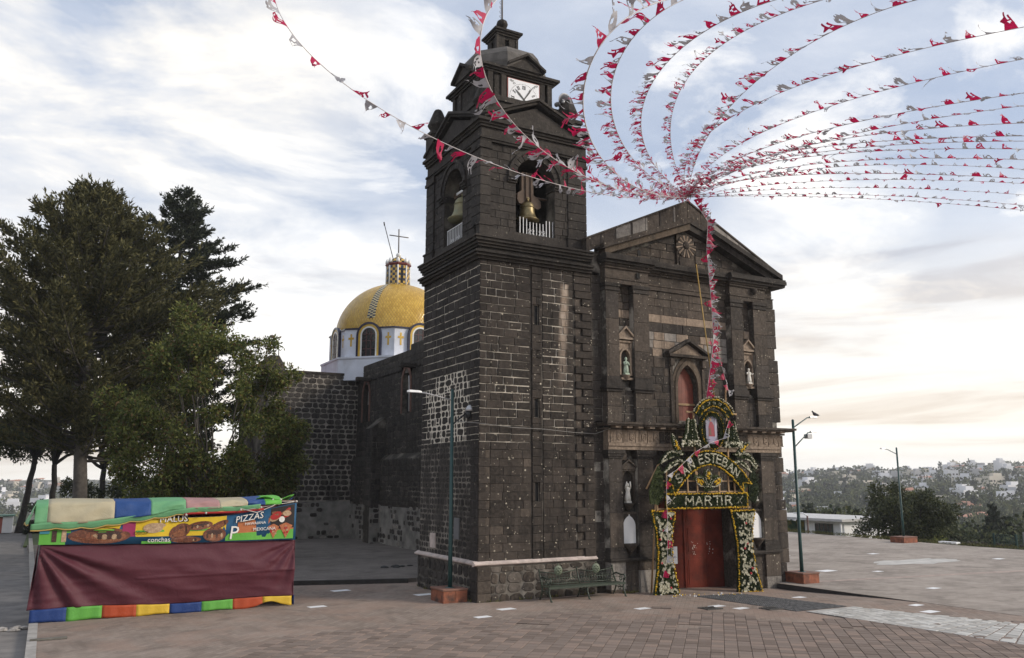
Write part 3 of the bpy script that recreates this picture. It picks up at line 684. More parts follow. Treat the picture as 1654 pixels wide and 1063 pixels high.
def cam_pt(a_deg, r):
    a = R(a_deg); return CAM[0]+r*(math.cos(a)*math.cos(AZ)+math.sin(a)*math.sin(AZ)), CAM[1]+r*(math.cos(a)*math.sin(AZ)-math.sin(a)*math.cos(AZ))
def far_hills():
    rng = np.random.default_rng(77); Ps, Ds, Ls, mi = [], [], [], []
    def wood_tree(a, r, h, dark):
        x, y = cam_pt(a, r); z = float(terrain_z(x, y)); n = 900 if r < 170 else (420 if r < 320 else (150 if r < 560 else 64)); lf = .055 if r < 170 else (.08 if r < 320 else (.13 if r < 560 else .19))
        g = unit(rng.normal(size=(n, 3)))*(rng.uniform(.35, 1, n)**.5)[:, None]
        if dark: tt = (g[:, 2]+1)/2; g[:, :2] *= (1.15-tt)[:, None]; sc = np.array([h*.26, h*.26, h*.52])
        else: sc = np.array([h*.52, h*.52, h*.42])
        Ps.append(np.array([x, y, z+h*.5])+g*sc); Ds.append(unit(g+rng.normal(size=(n, 3))*.7)); Ls.append(np.full(n, h*lf)*rng.uniform(.6, 1.4, n)); mi.append(np.full(n, 1 if dark else 0))
    for _ in range(3600):
        a = rng.uniform(14, 35); r = 95+rng.uniform(0, 1)**1.2*870
        if r > 480 and a > 24.5 and rng.uniform() < .6: continue
        if r > 820 and rng.uniform() < .4: continue
        if r < 130 and a < 19: continue
        wood_tree(a, r, rng.uniform(5.5, 11)*(.75 if r < 200 else 1), rng.uniform() < .25)
    for _ in range(700): wood_tree(rng.uniform(35, 50), 140+rng.uniform(0, 1)**1.2*800, rng.uniform(5.5, 11), rng.uniform() < .25)
    for _ in range(900): wood_tree(rng.uniform(-33.5, -23), 110+rng.uniform(0, 1)**1.3*1000, rng.uniform(5, 9), rng.uniform() < .3)
    P = np.concatenate(Ps); D = np.concatenate(Ds); L = np.concatenate(Ls)
    V, F = leaf_quads(P, D, L, L*.8, rng)
    tag(link('hillside_woods', fast_mesh('hillside_woods', V, F, [M['wood_far'], M['wood_dark']], np.concatenate(mi))), kind='stuff')
    hm = [plain('house_white', (.66, .66, .68), .8, var=.08, scale=.2), plain('house_cream', (.55, .50, .42), .8, var=.1, scale=.2), plain('house_grey', (.42, .41, .41), .8, var=.1, scale=.2), plain('house_terracotta', (.42, .20, .13), .8, var=.1, scale=.2)]
    wm = M['glass']
    spots = []
    for _ in range(9000):
        a = rng.uniform(17, 33.5); r = rng.uniform(330, 950)
        dens = .09+.95*max(0, min(1, (a-21.5)/6.5))*(.25 if r < 420 else 1)*(1 if math.sin(a*1.9)*math.sin(r*.017) > -.25 else .15)+(.5 if r > 800 else 0)
        if rng.uniform() > dens: continue
        if any(abs(r-q) < 24 and abs(R(a-b))*r < 17 for b, q in spots): continue
        spots.append((a, r))
        if len(spots) > 330: break
    for _ in range(34): spots.append((rng.uniform(-33, -27), rng.uniform(350, 1200)))
    for i, (a, r) in enumerate(spots):
        x, y = cam_pt(a, r); z = float(terrain_z(x, y)); w, d = rng.uniform(5, 12), rng.uniform(5, 9); h = rng.choice([3, 5.6, 5.8, 8.2], p=[.35, .35, .2, .10])+1.0; w *= 1.15
        m = int(rng.choice([0, 1, 2], p=[.62, .24, .14])); ang = R(rng.uniform(-25, 25))+AZ-math.pi/2
        left = a < 0
        t = empty('hillside_house', (x, y, z), ('pale flat roofed house in the hazy valley seen between the left tree trunks' if left else ('white flat roofed house among the trees on the far right hillside' if m == 0 else 'cream or grey flat roofed house among the trees on the far right hillside')),
                  'house', ('houses in the hazy valley' if left else ('white hillside houses' if m == 0 else 'cream and grey hillside houses')), rz=ang)
        t['_local'] = 1
        mb = MB(); mb.box(-w/2, w/2, -d/2, d/2, -2, h); mb.box(-w/2, -w/2+.25, -d/2, d/2, h, h+.5); mb.box(-w/2+.25, w/2, -d/2, -d/2+.25, h, h+.5)
        if rng.uniform() < .6: mb.box(-w*.1, w*.42, -d*.2, d*.4, h, h+2.5)
        if rng.uniform() < .5: mb.box(w/2, w/2+w*.4, -d*.4, d*.3, -2, h*.6)
        mb.build('wall', hm[m], t)
        if rng.uniform() < .16: MB().prism([(-w/2-.3, -d/2-.3, h+.5), (w/2+.3, -d/2-.3, h+.5), (w/2+.3, 0, h+2)], (0, d+.5, 0)).build('roof', hm[3], t)
        for f in range(int(h//2.7)):
            for c in range(int(w//2.6)):
                if rng.uniform() < .72: MB().box(-w/2+1+c*2.5, -w/2+2.3+c*2.5, -d/2-.06, -d/2+.05, .9+f*2.75-.4, 2.1+f*2.75-.4).build('window', wm, t)
far_hills()
# ================================================================== CHURCH
church = empty('church', (0, 0, 0), 'dark basalt church with square bell tower, gabled front and yellow tiled dome', 'church')
FRONT = Wall((0, 0, 0), (1, 0, 0), (0, -1, 0)); LEFT = Wall((0, 0, 0), (0, -1, 0), (-1, 0, 0))    # LEFT: u = -y
def arch_pts(cx, z0, zs, r, n=14, pointed=0.0):
    """outline of an arched opening: up the left jamb, round, down the right; pointed > 0 makes it a lancet"""
    pts = [(cx-r, z0)]
    if not pointed:
        for k in range(n+1): a = math.pi*(1-k/n); pts.append((cx+r*math.cos(a), zs+r*math.sin(a)))
    else:
        Rr = r*(1+pointed); a1 = math.acos((Rr-r)/Rr)
        for k in range(n//2+1): a = a1*k/(n//2); pts.append((cx-r+Rr-Rr*math.cos(a), zs+Rr*math.sin(a)))
        for k in range(n//2-1, -1, -1): a = a1*k/(n//2); pts.append((cx+r-Rr+Rr*math.cos(a), zs+Rr*math.sin(a)))
    pts.append((cx+r, z0)); return pts
def ring(mb, wall, inner, outer, off, d, m=0):
    """band between two outlines with equal point counts, standing from off to off+d"""
    n = len(inner)
    for i in range(n-1):
        q = [inner[i], inner[i+1], outer[i+1], outer[i]]
        P = [wall.P(u, z, off) for u, z in q]; T = [wall.P(u, z, off+d) for u, z in q]
        mb.add(P+T, [(4, 5, 6, 7), (0, 1, 5, 4), (2, 3, 7, 6), (1, 2, 6, 5), (3, 0, 4, 7)], m)
def wall_with_arch(mb, wall, u0, u1, z0, z1, op, off0, off1, m=0):
    """a slab of wall with an arched hole through it (op = outline from foot to foot)"""
    a, b = op[0][0], op[-1][0]; zt = max(z for u, z in op); zb = op[0][1]
    def slab(poly): mb.prism([wall.P(u, z, off0) for u, z in poly], wall.N*(off1-off0), m)
    slab([(u0, z0), (a, z0), (a, z1), (u0, z1)]); slab([(b, z0), (u1, z0), (u1, z1), (b, z1)])
    if zb > z0+.01: slab([(a, z0), (b, z0), (b, zb), (a, zb)])
    for i in range(1, len(op)-2):
        (ua, za), (ub, zb_) = op[i], op[i+1]
        if ub-ua > 1e-5: slab([(ua, za), (ub, zb_), (ub, z1), (ua, z1)])
def mould(mb, x0, x1, y0, y1, z0, z1, steps, sides='FLRB', m=0):
    """stepped cornice round a block: steps = [(fraction of height, projection), ...]"""
    z = z0
    for fr, p in steps:
        zz = z+(z1-z0)*fr
        mb.box(x0-(p if 'L' in sides else 0), x1+(p if 'R' in sides else 0), y0-(p if 'F' in sides else 0), y1+(p if 'B' in sides else 0), z, zz-.004, m); z = zz
def gable(mb, wall, u0, u1, zb, za, off, d, m=0):
    mb.prism([wall.P(u0, zb, off), wall.P(u1, zb, off), wall.P((u0+u1)/2, za, off)], wall.N*d, m)
def raking(mb, wall, u0, u1, zb, za, th, off, d, m=0):
    c = (u0+u1)/2
    for a in (u0, u1):
        mb.prism([wall.P(a, zb, off), wall.P(c, za, off), wall.P(c, za+th, off), wall.P(a, zb+th*.9, off)] if a == u0 else
                 [wall.P(c, za, off), wall.P(a, zb, off), wall.P(a, zb+th*.9, off), wall.P(c, za+th, off)], wall.N*d, m)

TW = 4.46; TD = 4.78
def tower():
    rng = random.Random(1)
    core = MB()
    slits = [(9.1, 9.8), (5.9, 6.55), (3.1, 3.72)]
    zc = [-.4] + [v for s in sorted(slits) for v in s] + [11.2]
    core.box(0, 2.09, 0, .5, -.4, 11.2); core.box(2.27, TW, 0, .5, -.4, 11.2)
    for i in range(0, len(zc), 2): core.box(2.09, 2.27, .001, .5, zc[i], zc[i+1])
    core.box(0, .5, .5, TD, -.4, 11.2); core.box(TW-.5, TW, .5, TD, -.4, 11.2); core.box(.5, TW-.5, TD-.5, TD, -.4, 11.2); core.box(.5, TW-.5, .5, TD-.5, 11, 11.2)
    tw = core.build('bell_tower', M['mortar_w'], church)
    lowc = MB(); lowc.box(-.012, 2.09, -.012, .01, -.4, 4.9); lowc.box(2.27, TW+.004, -.012, .01, -.4, 4.9); lowc.box(2.09, 2.27, -.012, .012, -.4, 3.1); lowc.box(2.09, 2.27, -.012, .012, 3.72, 4.9)
    lowc.box(-.012, .01, -.01, .5, -.4, 5.1)
    for a, b in ((1.915, 2.09), (2.27, 2.44), (3.70, TW+.004)): lowc.box(a, b, -.013, .009, 4.9, 11.19) if a > 3 else [lowc.box(a, b, -.013, .009, p, q) for p, q in ((4.9, 11.19),)]
    lowc.build('pointing', M['mortar_d'], tw); lw = MB(); lw.box(-.008, .01, .5, TD, -.4, 5.1); lw.build('rubble_pointing', M['mortar_s'], tw)
    for za, zb in slits: MB().box(2.085, 2.275, .03, .06, za-.02, zb+.02).build('slit_shade_panel', M['dark'], tw)  # added near-black panels paint in the darkness inside the slits
    pf = Pool()
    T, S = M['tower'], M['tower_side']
    ch = .272
    # front: left field, window strip, right field, toothed quoins
    for k in range(37):
        z0, z1 = 1.24+k*ch, 1.24+(k+1)*ch
        if z0 > 11.19: break
        z1 = min(z1, 11.2); low = z0 < 4.75
        g = .004 if low else rng.choice([.013, .016, .021]); d = .036 if low else .034; mat = T
        # left corner quoin: long / short, the short ones leave a shallow sunk panel
        qa = .40 if k % 2 else .24
        pf.add(FRONT, rect(-.02, qa, z0, z1, g), d+.008, .012, mat)
        if k % 2 == 0 and low: pf.add(FRONT, rect(qa, .40, z0, z1, .006), .019, .004, M['facade'])
        u = .40 if low else qa; first = True
        while u < 1.93:
            w = rng.uniform(.36, .72) if not low else rng.uniform(.5, .95)
            if first: w *= rng.uniform(.6, 1); first = False
            if 1.95-u-w < .26: w = 1.95-u
            pf.add(FRONT, rect(u, u+w, z0, z1, g*rng.uniform(.6, 1.3), rng, .003 if low else .010), d+rng.uniform(-.004, .006), .010, mat if rng.random() > .06 or not low else M['facade']); u += w
        u = 2.42; first = True
        end = 3.72
        while u < end-.02:
            w = rng.uniform(.36, .74)
            if first: w *= rng.uniform(.5, 1); first = False
            if end-u-w < .26: w = end-u
            pf.add(FRONT, rect(u, u+w, z0, z1, g*rng.uniform(.6, 1.3), rng, .003 if low else .010), d+rng.uniform(-.004, .006), .010, mat); u += w
        if z0 > 10.4: pf.add(FRONT, rect(3.72, TW+.02, z0, z1, g), d+.02, .012, mat)
        elif k % 2: pf.add(FRONT, rect(3.75, TW+.02, z0, z1, g*.7), d+.055, .016, mat)
        else:
            pf.add(FRONT, rect(3.78, 4.04, z0, z1, .004), .022, .004, M['facade']); pf.add(FRONT, rect(4.05, TW+.02, z0, z1, g*.7), d+.055, .016, mat)
    zc2 = [1.24]+[v for s in sorted(slits) for v in s]+[11.19]
    for i in range(len(zc2)-1):
        for (a, b, c, d) in courses(rng, 1.985, 2.375, zc2[i], zc2[i+1], (.26, .29), (.38, .40)):
            if i % 2 == 0: pf.add(FRONT, rect(a, b, c, d, .007), .062, .012, T)
            else: pf.add(FRONT, rect(a, 2.092, c, d, .006), .062, .010, T); pf.add(FRONT, rect(2.268, b, c, d, .006), .062, .010, T)
    # left side: coursed blocks above, a patch of small cobbles in pale mortar, thin rubble courses below
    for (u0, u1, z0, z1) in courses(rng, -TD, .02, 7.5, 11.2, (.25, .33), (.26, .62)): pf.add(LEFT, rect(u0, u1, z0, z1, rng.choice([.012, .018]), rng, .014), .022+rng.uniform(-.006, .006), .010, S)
    z = 5.1
    while z < 7.46:
        h = min(rng.uniform(.17, .27), 7.5-z); a, b = -4.45+rng.uniform(0, .55)+(.5 if z > 7 else 0), -.62-rng.uniform(0, .6)
        for (u0, u1, z0, z1) in list(courses(rng, -TD, a, z, z+h, (h, h+.001), (.25, .45)))+list(courses(rng, b, .02, z, z+h, (h, h+.001), (.28, .5))): pf.add(LEFT, rect(u0, u1, z0, z1, .012, rng, .012), .02, .010, S)
        u = a
        while u < b-.05:
            w = min(rng.choice([.16, .22, .28, .34, .5])*rng.uniform(.85, 1.2), b-u)
            if rng.random() < .3 and h > .2: zm = z+h*rng.uniform(.4, .6); cells = [(z, zm), (zm, z+h)]
            else: cells = [(z, z+h)]
            for p, q in cells: pf.add(LEFT, rubble(u+rng.uniform(.008, .035), u+w-rng.uniform(.008, .035), p+rng.uniform(-.022, .012), q+rng.uniform(-.012, .022), .018, rng), .012+rng.uniform(-.004, .004), .008, S)
            u += w
        z += h
    for (u0, u1, z0, z1) in courses(rng, -TD, -.55, 1.24, 5.1, (.16, .24), (.16, .40)): pf.add(LEFT, rubble(u0, u1, z0, z1, .015, rng), .016+rng.uniform(-.008, .006), .010, S)
    for (u0, u1, z0, z1) in courses(rng, -.55, .02, 1.24, 5.1, (.27, .28), (.3, .55)): pf.add(LEFT, rect(u0, u1, z0, z1, .008, rng, .006), .036, .012, S)
    pf.flush('tower_block', 'small_tower_masonry', tw)
    # plinth of big rounded boulders set in mortar
    pl = MB(); pl.box(-.06, TW+.04, -.06, .0, -.4, 1.10); pl.box(-.06, .0, .0, TD, -.4, 1.10); po = pl.build('plinth', M['mortar_s'], tw)
    pp = Pool(); FP = Wall((0, -.06, 0), (1, 0, 0), (0, -1, 0)); LP = Wall((-.06, 0, 0), (0, -1, 0), (-1, 0, 0))
    for (u0, u1, z0, z1) in courses(rng, .42, TW, -.12, 1.08, (.26, .36), (.28, .58)): pp.add(FP, rubble(u0, u1, z0, z1, .010, rng), .024, .016, rng.choice([M['facade'], M['facade'], M['plinth'], M['plinth'], M['tower']]))
    for (u0, u1, z0, z1) in courses(rng, -.06, .42, -.12, 1.08, (.36, .40), (.47, .49)): pp.add(FP, rect(u0, u1, z0, z1, .006), .034, .012, M['facade'])
    for (u0, u1, z0, z1) in courses(rng, -TD, -.40, -.12, 1.08, (.22, .32), (.22, .46)): pp.add(LP, rubble(u0, u1, z0, z1, .020, rng), .03, .02, M['rubble'])
    for (u0, u1, z0, z1) in courses(rng, -.40, .06, -.12, 1.08, (.36, .40), (.45, .47)): pp.add(LP, rect(u0, u1, z0, z1, .006), .032, .012, M['tower_side'])
    for it in pp.items: MB().block(it[1], it[2], it[3], it[4]).build('plinth_stone', it[5], church)
    # pale cement ledge laid in lengths
    def prof(p, z): return [(p, z), (p+.10, z+.02), (p+.14, z+.06), (p+.14, z+.10), (p+.02, z+.15), (p, z+.15)]
    x = -.20
    while x < TW+.0:
        w = min(rng.uniform(.55, .95), TW+.05-x); m = MB()
        m.prism([(x+.004, -(a-.03), z) for a, z in [(.0, 1.09), (.12, 1.11), (.19, 1.15), (.19, 1.19), (.08, 1.25), (.0, 1.26)]], (w-.008, 0, 0)); m.build('ledge_slab', M['ledge'], tw); x += w
    y = .004
    while y < TD+.1:
        w = min(rng.uniform(.6, 1.0), TD+.12-y); m = MB()
        m.prism([(-(a-.03), y+.004, z) for a, z in [(.0, 1.09), (.12, 1.11), (.19, 1.15), (.19, 1.19), (.08, 1.25), (.0, 1.26)]], (0, w-.008, 0)); m.build('ledge_slab', M['ledge'], tw); y += w
    fl = MB(); fl.box(-.05, -.015, 1.35, 1.75, 1.85, 2.55); fl.build('wall_plaque', plain('slate_plaque', (.13, .13, .135), .7), tw)
    fl = MB(); fl.box(-.055, -.015, 3.3, 3.75, 1.45, 1.95); fl.build('cement_patch', M['ledge'], tw)
    # middle cornice
    c = MB(); mould(c, -.03, TW+.02, -.03, TD, 11.19, 11.45, [(.35, .10), (.35, .20), (.3, .28)], 'FL'); c.box(-.05, TW+.02, -.05, TD, 11.446, 11.62)
    mould(c, -.03, TW+.02, -.03, TD, 11.618, 11.97, [(.25, .10), (.25, .17), (.3, .25), (.2, .30)], 'FL'); c.build('tower_cornice', M['basalt'], tw)
    wd = np.random.default_rng(3); n = 900; e = wd.integers(0, 3, n); q = wd.uniform(0, 1, n)
    x = np.where(e == 0, q*4.5, np.where(e == 1, -.10-wd.uniform(0, .06, n), 5+q*1.0)); y = np.where(e == 0, -.10-wd.uniform(0, .06, n), np.where(e == 1, q*4.7, -.40-wd.uniform(0, .06, n)))
    keep = np.sin(x*5.3+y*7.1)+wd.uniform(-.6, .6, n) > .35; x, y = x[keep], y[keep]; n = len(x); D = unit(wd.normal(size=(n, 3))*.6+np.array([0, 0, 1])); V, F = leaf_quads(np.stack([x, y, np.zeros(n)-.02], 1), D, wd.uniform(.04, .16, n), np.full(n, .025), wd)
    tag(link('weeds', fast_mesh('weeds', V, F, M['grass'])), kind='stuff')
    return tw
tw = tower()

def belfry():
    rng = random.Random(2); B = M['basalt']
    z0, z1 = 11.96, 15.5; x0, x1, y0, y1 = .10, 4.40, .12, 4.80
    WF = Wall((0, y0, 0), (1, 0, 0), (0, -1, 0)); WL = Wall((x0, 0, 0), (0, -1, 0), (-1, 0, 0))
    of = arch_pts(2.25, z0, 14.40, .80); ol = arch_pts(-2.42, z0, 14.40, .80)
    core = MB()
    wall_with_arch(core, WF, x0, x1, z0, z1, of, -.55, 0); wall_with_arch(core, WL, -y1, -y0-.55, z0, z1, ol, -.55, -.001)
    core.box(x0+.55, x1-.55, y1-.5, y1, z0, z1); core.box(x1-.55, x1, y0+.55, y1, z0, z1); core.box(x0+.55, x1-.55, y0+.55, y1-.5, 15.2, z1)
    bf = core.build('belfry', M['mortar_d'], church)
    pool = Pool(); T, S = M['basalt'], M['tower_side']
    def face(W_, u0, u1, op, cx, r, mat):
        for k in range(13):
            a, b = z0+k*.272, min(z0+(k+1)*.272, z1); zm = (a+b)/2
            def span():
                if zm < 14.40: return (cx-r, cx+r)
                q = (r+.16)**2-(zm-14.40)**2
                return (cx-math.sqrt(q), cx+math.sqrt(q)) if q > 0 else None
            s = span(); h = [(s[0], s[1], a, b)] if s else []
            for (p, q, c, d) in courses(rng, u0, u1, a, b, (b-a, b-a+.001), (.30, .62), h): pool.add(W_, rect(p, q, c, d, .009, rng, .005), .022+rng.uniform(-.004, .006), .010, mat)
    face(WF, x0+.3, x1-.02, of, 2.25, .80, T); face(WL, -y1+.02, -y0-.3, ol, -2.42, .80, S)
    pool.flush('belfry_block', 'belfry_masonry', bf)
    # arch rings of separate voussoirs
    for W_, cx, mat in ((WF, 2.25, T), (WL, -2.42, S)):
        for k in range(13):
            a0, a1 = math.pi*k/13+.012, math.pi*(k+1)/13-.012; P = [W_.P(cx+r*math.cos(a), 14.40+r*math.sin(a), 0) for r, a in ((.80, a0), (1.02, a0), (1.02, a1), (.80, a1))]
            MB().block(P, W_.N, .055, .012).build('voussoir', mat, bf)
        m = MB(); ri = [(cx+1.02*math.cos(a), 14.4+1.02*math.sin(a)) for a in [math.pi*(1-k/16) for k in range(17)]]; ro = [(cx+1.13*math.cos(a), 14.4+1.13*math.sin(a)) for a in [math.pi*(1-k/16) for k in range(17)]]
        ring(m, W_, ri, ro, 0, .10); m.build('archivolt', mat, bf)
        for s in (-1, 1):
            m = MB(); a, b = sorted((cx+s*.77, cx+s*1.16))
            for (e, p, q) in ((.07, 14.17, 14.24), (.12, 14.24, 14.33), (.16, 14.33, 14.40)): m.prism([W_.P(a, p, .0), W_.P(b, p, .0), W_.P(b, q-.003, .0), W_.P(a, q-.003, .0)], W_.N*e)
            m.prism([W_.P(cx+s*.80, 14.17, -.5), W_.P(cx+s*.76, 14.17, -.5), W_.P(cx+s*.76, 14.40, -.5), W_.P(cx+s*.80, 14.40, -.5)], W_.N*.49)
            m.build('impost', mat, bf)
    # corner piers with sunk angles, pedestals and capitals
    def pier(xa, xb, ya, yb, mat):
        m = MB(); m.box(xa-.05, xb+.05, ya-.05, yb+.05, z0, z0+.46); m.box(xa-.08, xb+.08, ya-.08, yb+.08, z0+.455, z0+.52); m.build('pier_base', mat, bf)
        z = z0+.52
        while z < 15.2:
            zz = min(z+rng.uniform(.30, .40), 15.22); MB().cbox(xa, xb, ya, yb, z+.004, zz-.004, .014).build('pier_stone', mat, bf); z = zz
        m = MB(); m.box(xa-.05, xb+.05, ya-.05, yb+.05, 15.22, 15.34); m.box(xa-.02, xb+.02, ya-.02, yb+.02, 15.34, 15.52); m.build('pier_capital', mat, bf)
    pier(.0, .40, .02, .30, B); pier(.0, .22, .305, .72, S); pier(3.62, 4.42, .06, .30, B); pier(.02, .3, 4.1, 4.84, S)
    m = MB(); m.box(.45, 3.58, .07, .12, z0, z0+.40); m.box(.05, .10, .8, 4.0, z0, z0+.40); m.build('sill_course', B, bf)
    # entablature
    e = MB(); mould(e, .06, 4.42, .06, 4.84, 15.5, 15.66, [(.5, .06), (.5, .10)], 'FLR'); e.box(.05, 4.43, .05, 4.84, 15.656, 16.02)
    mould(e, .06, 4.42, .06, 4.84, 16.018, 16.30, [(.3, .09), (.3, .15), (.4, .24)], 'FL'); e.box(.1, 4.40, .1, 4.8, 16.29, 16.55); e.box(4.42, 4.58, -.0, .5, 16.12, 16.30); e.build('belfry_entablature', B, bf)
    # pediments on the two faces
    for W_, u0, u1, mat in ((Wall((0, .05, 0), (1, 0, 0), (0, -1, 0)), .12, 4.45, B), (Wall((.05, 0, 0), (0, -1, 0), (-1, 0, 0)), -4.80, -.10, S)):
        m = MB(); gable(m, W_, u0+.1, u1-.1, 16.30, 17.18, -1.1, 1.08); raking(m, W_, u0, u1, 16.36, 17.30, .10, -1.1, 1.22); raking(m, W_, u0-.03, u1+.03, 16.45, 17.40, .10, -1.1, 1.31); m.build('belfry_pediment', mat, bf)
    # corner finials on pedestals
    for x, y, h in ((.30, 4.45, 17.4), (4.0, .62, 17.2), (.42, .62, 16.9), (4.0, 4.45, 17.0)):
        m = MB(); m.box(x-.36, x+.36, y-.36, y+.36, 16.3, h-.14); m.box(x-.42, x+.42, y-.42, y+.42, h-.144, h)
        m.lathe([(.26, h-.002), (.28, h+.12), (.40, h+.30), (.42, h+.36), (.36, h+.52), (.18, h+.98), (.14, h+1.04)], (x, y, 0), 8, 0, False, R(22.5)); m.build('corner_finial', B, bf)
    # clock stage
    cx, cy = 2.12, 2.42
    m = MB(); m.box(.55, 3.68, .85, 4.05, 16.5, 17.55); m.box(.48, 3.75, .78, 4.12, 17.55, 17.75); a, b, c, d, q = .72, 3.52, .98, 3.9, .32
    m.prism([(a+q, c, 17.75), (b-q, c, 17.75), (b, c+q, 17.75), (b, d-q, 17.75), (b-q, d, 17.75), (a+q, d, 17.75), (a, d-q, 17.75), (a, c+q, 17.75)], (0, 0, .98))
    for xa in (a+.02, 1.30, 2.98, b-.22): m.box(xa, xa+.20, c-.06, c+.2, 17.75, 18.70)
    for ya in (c+.04, 1.55, 3.1, d-.24): m.box(a-.06, a+.2, ya, ya+.2, 17.75, 18.70)
    mould(m, a, b, c, d, 18.70, 18.95, [(.3, .08), (.3, .15), (.4, .24)]); st = m.build('clock_stage', B, church)
    for W_, u0, u1 in ((Wall((0, c-.34, 0), (1, 0, 0), (0, -1, 0)), 1.42, 3.02), (Wall((a-.34, 0, 0), (0, -1, 0), (-1, 0, 0)), -3.25, -1.60)):
        m = MB(); gable(m, W_, u0+.1, u1-.1, 18.95, 19.42, -.8, .78); raking(m, W_, u0, u1, 18.99, 19.48, .11, -.8, .90); m.build('clock_gable', B, st)
    m = MB(); m.lathe([(1.78, 18.945), (1.80, 19.25), (1.72, 19.6), (1.50, 19.9), (1.16, 20.08), (.92, 20.14)], (cx, cy, 0), 8, 0, False, R(22.5), 1, 1.04)
    m.build('cupola', plain('weathered_cupola_stone', (.115, .104, .095), .9, var=.35, bump=.5), st)
    m = MB(); l, t_ = .43, 20.95
    for sx in (-1, 1):
        for sy in (-1, 1): m.box(cx+sx*l-(.34 if sx > 0 else 0), cx+sx*l+(.34 if sx < 0 else 0), cy+sy*l-(.34 if sy > 0 else 0), cy+sy*l+(.34 if sy < 0 else 0), 20.05, t_)
    m.box(cx-l, cx+l, cy-l, cy+l, 20.05, 20.35); m.box(cx-l+.02, cx+l-.02, cy-l+.02, cy+l-.02, 20.82, t_-.01)
    m.box(cx-.3, cx+.3, cy-.3, cy+.3, 20.3, 20.9, 1)
    for sx in (-1, 1): m.box(cx+sx*l-.05, cx+sx*l+.05, cy-l-.03, cy-l+.1, 20.05, t_-.004)
    mould(m, cx-l, cx+l, cy-l, cy+l, 20.94, 21.18, [(.35, .06), (.3, .12), (.35, .18)]); m.lathe([(.45, 21.2), (.22, 21.34), (.12, 21.42), (.12, 21.50), (.20, 21.58), (.235, 21.68), (.20, 21.80), (.10, 21.88), (.02, 21.9)], (cx, cy, 0), 12)
    m.build('lantern_turret', [B, M['dark']], st)
    m = MB(); m.tube([(cx, cy, 21.85), (cx, cy, 23.9)], .035, 6); m.tube([(cx-.45, cy, 23.1), (cx+.45, cy, 23.1)], .03, 6)
    for k in range(9): z = 21.95+k*.2; m.tube([(cx-.06, cy, z), (cx-.12, cy-.02, z+.07), (cx-.06, cy, z+.14)], .012, 4)
    m.build('tower_cross', plain('rusty_cross', (.16, .14, .13), .7, var=.3), church)
    # clock
    ck = MB(); ck.box(1.55, 2.93, c-.075, c-.02, 17.72, 18.62); clock = ck.build('clock', plain('red_clock_edge', (.35, .10, .08), .5), church)
    Y = c-.078; f = MB(); f.box(1.575, 2.905, Y-.006, Y, 17.74, 18.595); f.build('clock_face', plain('white_dial', (.72, .73, .76), .4, var=.03), clock)
    fc = (2.24, 17.86); rr = .60
    for k in range(12):
        ang = math.pi/2-2*math.pi*k/12; u, z = fc[0]+rr*.80*math.cos(ang), fc[1]+rr*.80*math.sin(ang)
        if z < 17.82: continue
        tx = ['XII', 'I', 'II', 'III', 'IIII', 'V', 'VI', 'VII', 'VIII', 'IX', 'X', 'XI'][k]
        n = MB(); d1 = Vector((math.cos(ang), math.sin(ang))); d2 = Vector((d1.y, -d1.x)); tot = sum({'X': .085, 'V': .085, 'I': .038}[q] for q in tx); s = -tot/2
        def bar(p, q, w=.011):
            e = (q-p).normalized(); nn = Vector((-e.y, e.x))*w
            n.prism([(a_.x, Y-.007, a_.y) for a_ in (p-nn, p+nn, q+nn, q-nn)], (0, -.006, 0))
        for q in tx:
            wd = {'X': .085, 'V': .085, 'I': .038}[q]; o = Vector((u, z))+d2*(s+wd/2); h = d1*.075; w2 = d2*wd*.36
            if q == 'I': bar(o-h, o+h)
            elif q == 'X': bar(o-h-w2, o+h+w2, .013); bar(o-h+w2, o+h-w2, .008)
            else: bar(o+h-w2, o-h, .013); bar(o+h+w2, o-h, .008)
            s += wd
        n.build('numeral', M['black'], clock)
    n = MB()
    for k in range(60):
        ang = 2*math.pi*k/60; z = fc[1]+rr*1.02*math.sin(ang); u = fc[0]+rr*1.02*math.cos(ang)
        if z < 17.76: continue
        n.box(u-.009, u+.009, Y-.012, Y-.007, z-.012, z+.012)
    for sx in (-1, 1):      # scrolls in the corners of the dial
        for q in range(3):
            o = (fc[0]+sx*(.56-.07*q), 18.52-.05*q*q*.5); n.tube([(o[0]+.06*math.cos(t)*(1-t/9), Y-.009, o[1]+.045*math.sin(t)*(1-t/9)) for t in [k*.7 for k in range(9)]], .009, 4)
    n.build('minute_track', M['black'], clock)
    for (tu, tz, w) in ((1.86, 18.22, .030), (2.62, 18.42, .024)):
        d_ = Vector((tu-fc[0], tz-fc[1])); e = d_.normalized(); nn = Vector((-e.y, e.x)); p = Vector(fc)
        pts = [p-e*.10-nn*w*.6, p-e*.10+nn*w*.6, p+e*d_.length*.55+nn*w*1.3, p+d_, p+e*d_.length*.55-nn*w*1.3]
        MB().prism([(q.x, Y-.014, q.y) for q in pts], (0, -.010, 0)).build('clock_hand', M['black'], clock)
    # railings in the two arches
    for W_, cxx in ((WF, 2.35), (WL, -2.42)):
        m = MB()
        r0 = MB(); 
        for zz in (12.02, 12.98): r0.prism([W_.P(cxx-.70, zz, -.10), W_.P(cxx+.70, zz, -.10), W_.P(cxx+.70, zz+.03, -.10), W_.P(cxx-.70, zz+.03, -.10)], W_.N*.03)
        if W_ is WF: r0 = MB(); r0.prism([W_.P(cxx-.70, 12.02, -.10), W_.P(cxx+.70, 12.02, -.10), W_.P(cxx+.70, 12.05, -.10), W_.P(cxx-.70, 12.05, -.10)], W_.N*.03)
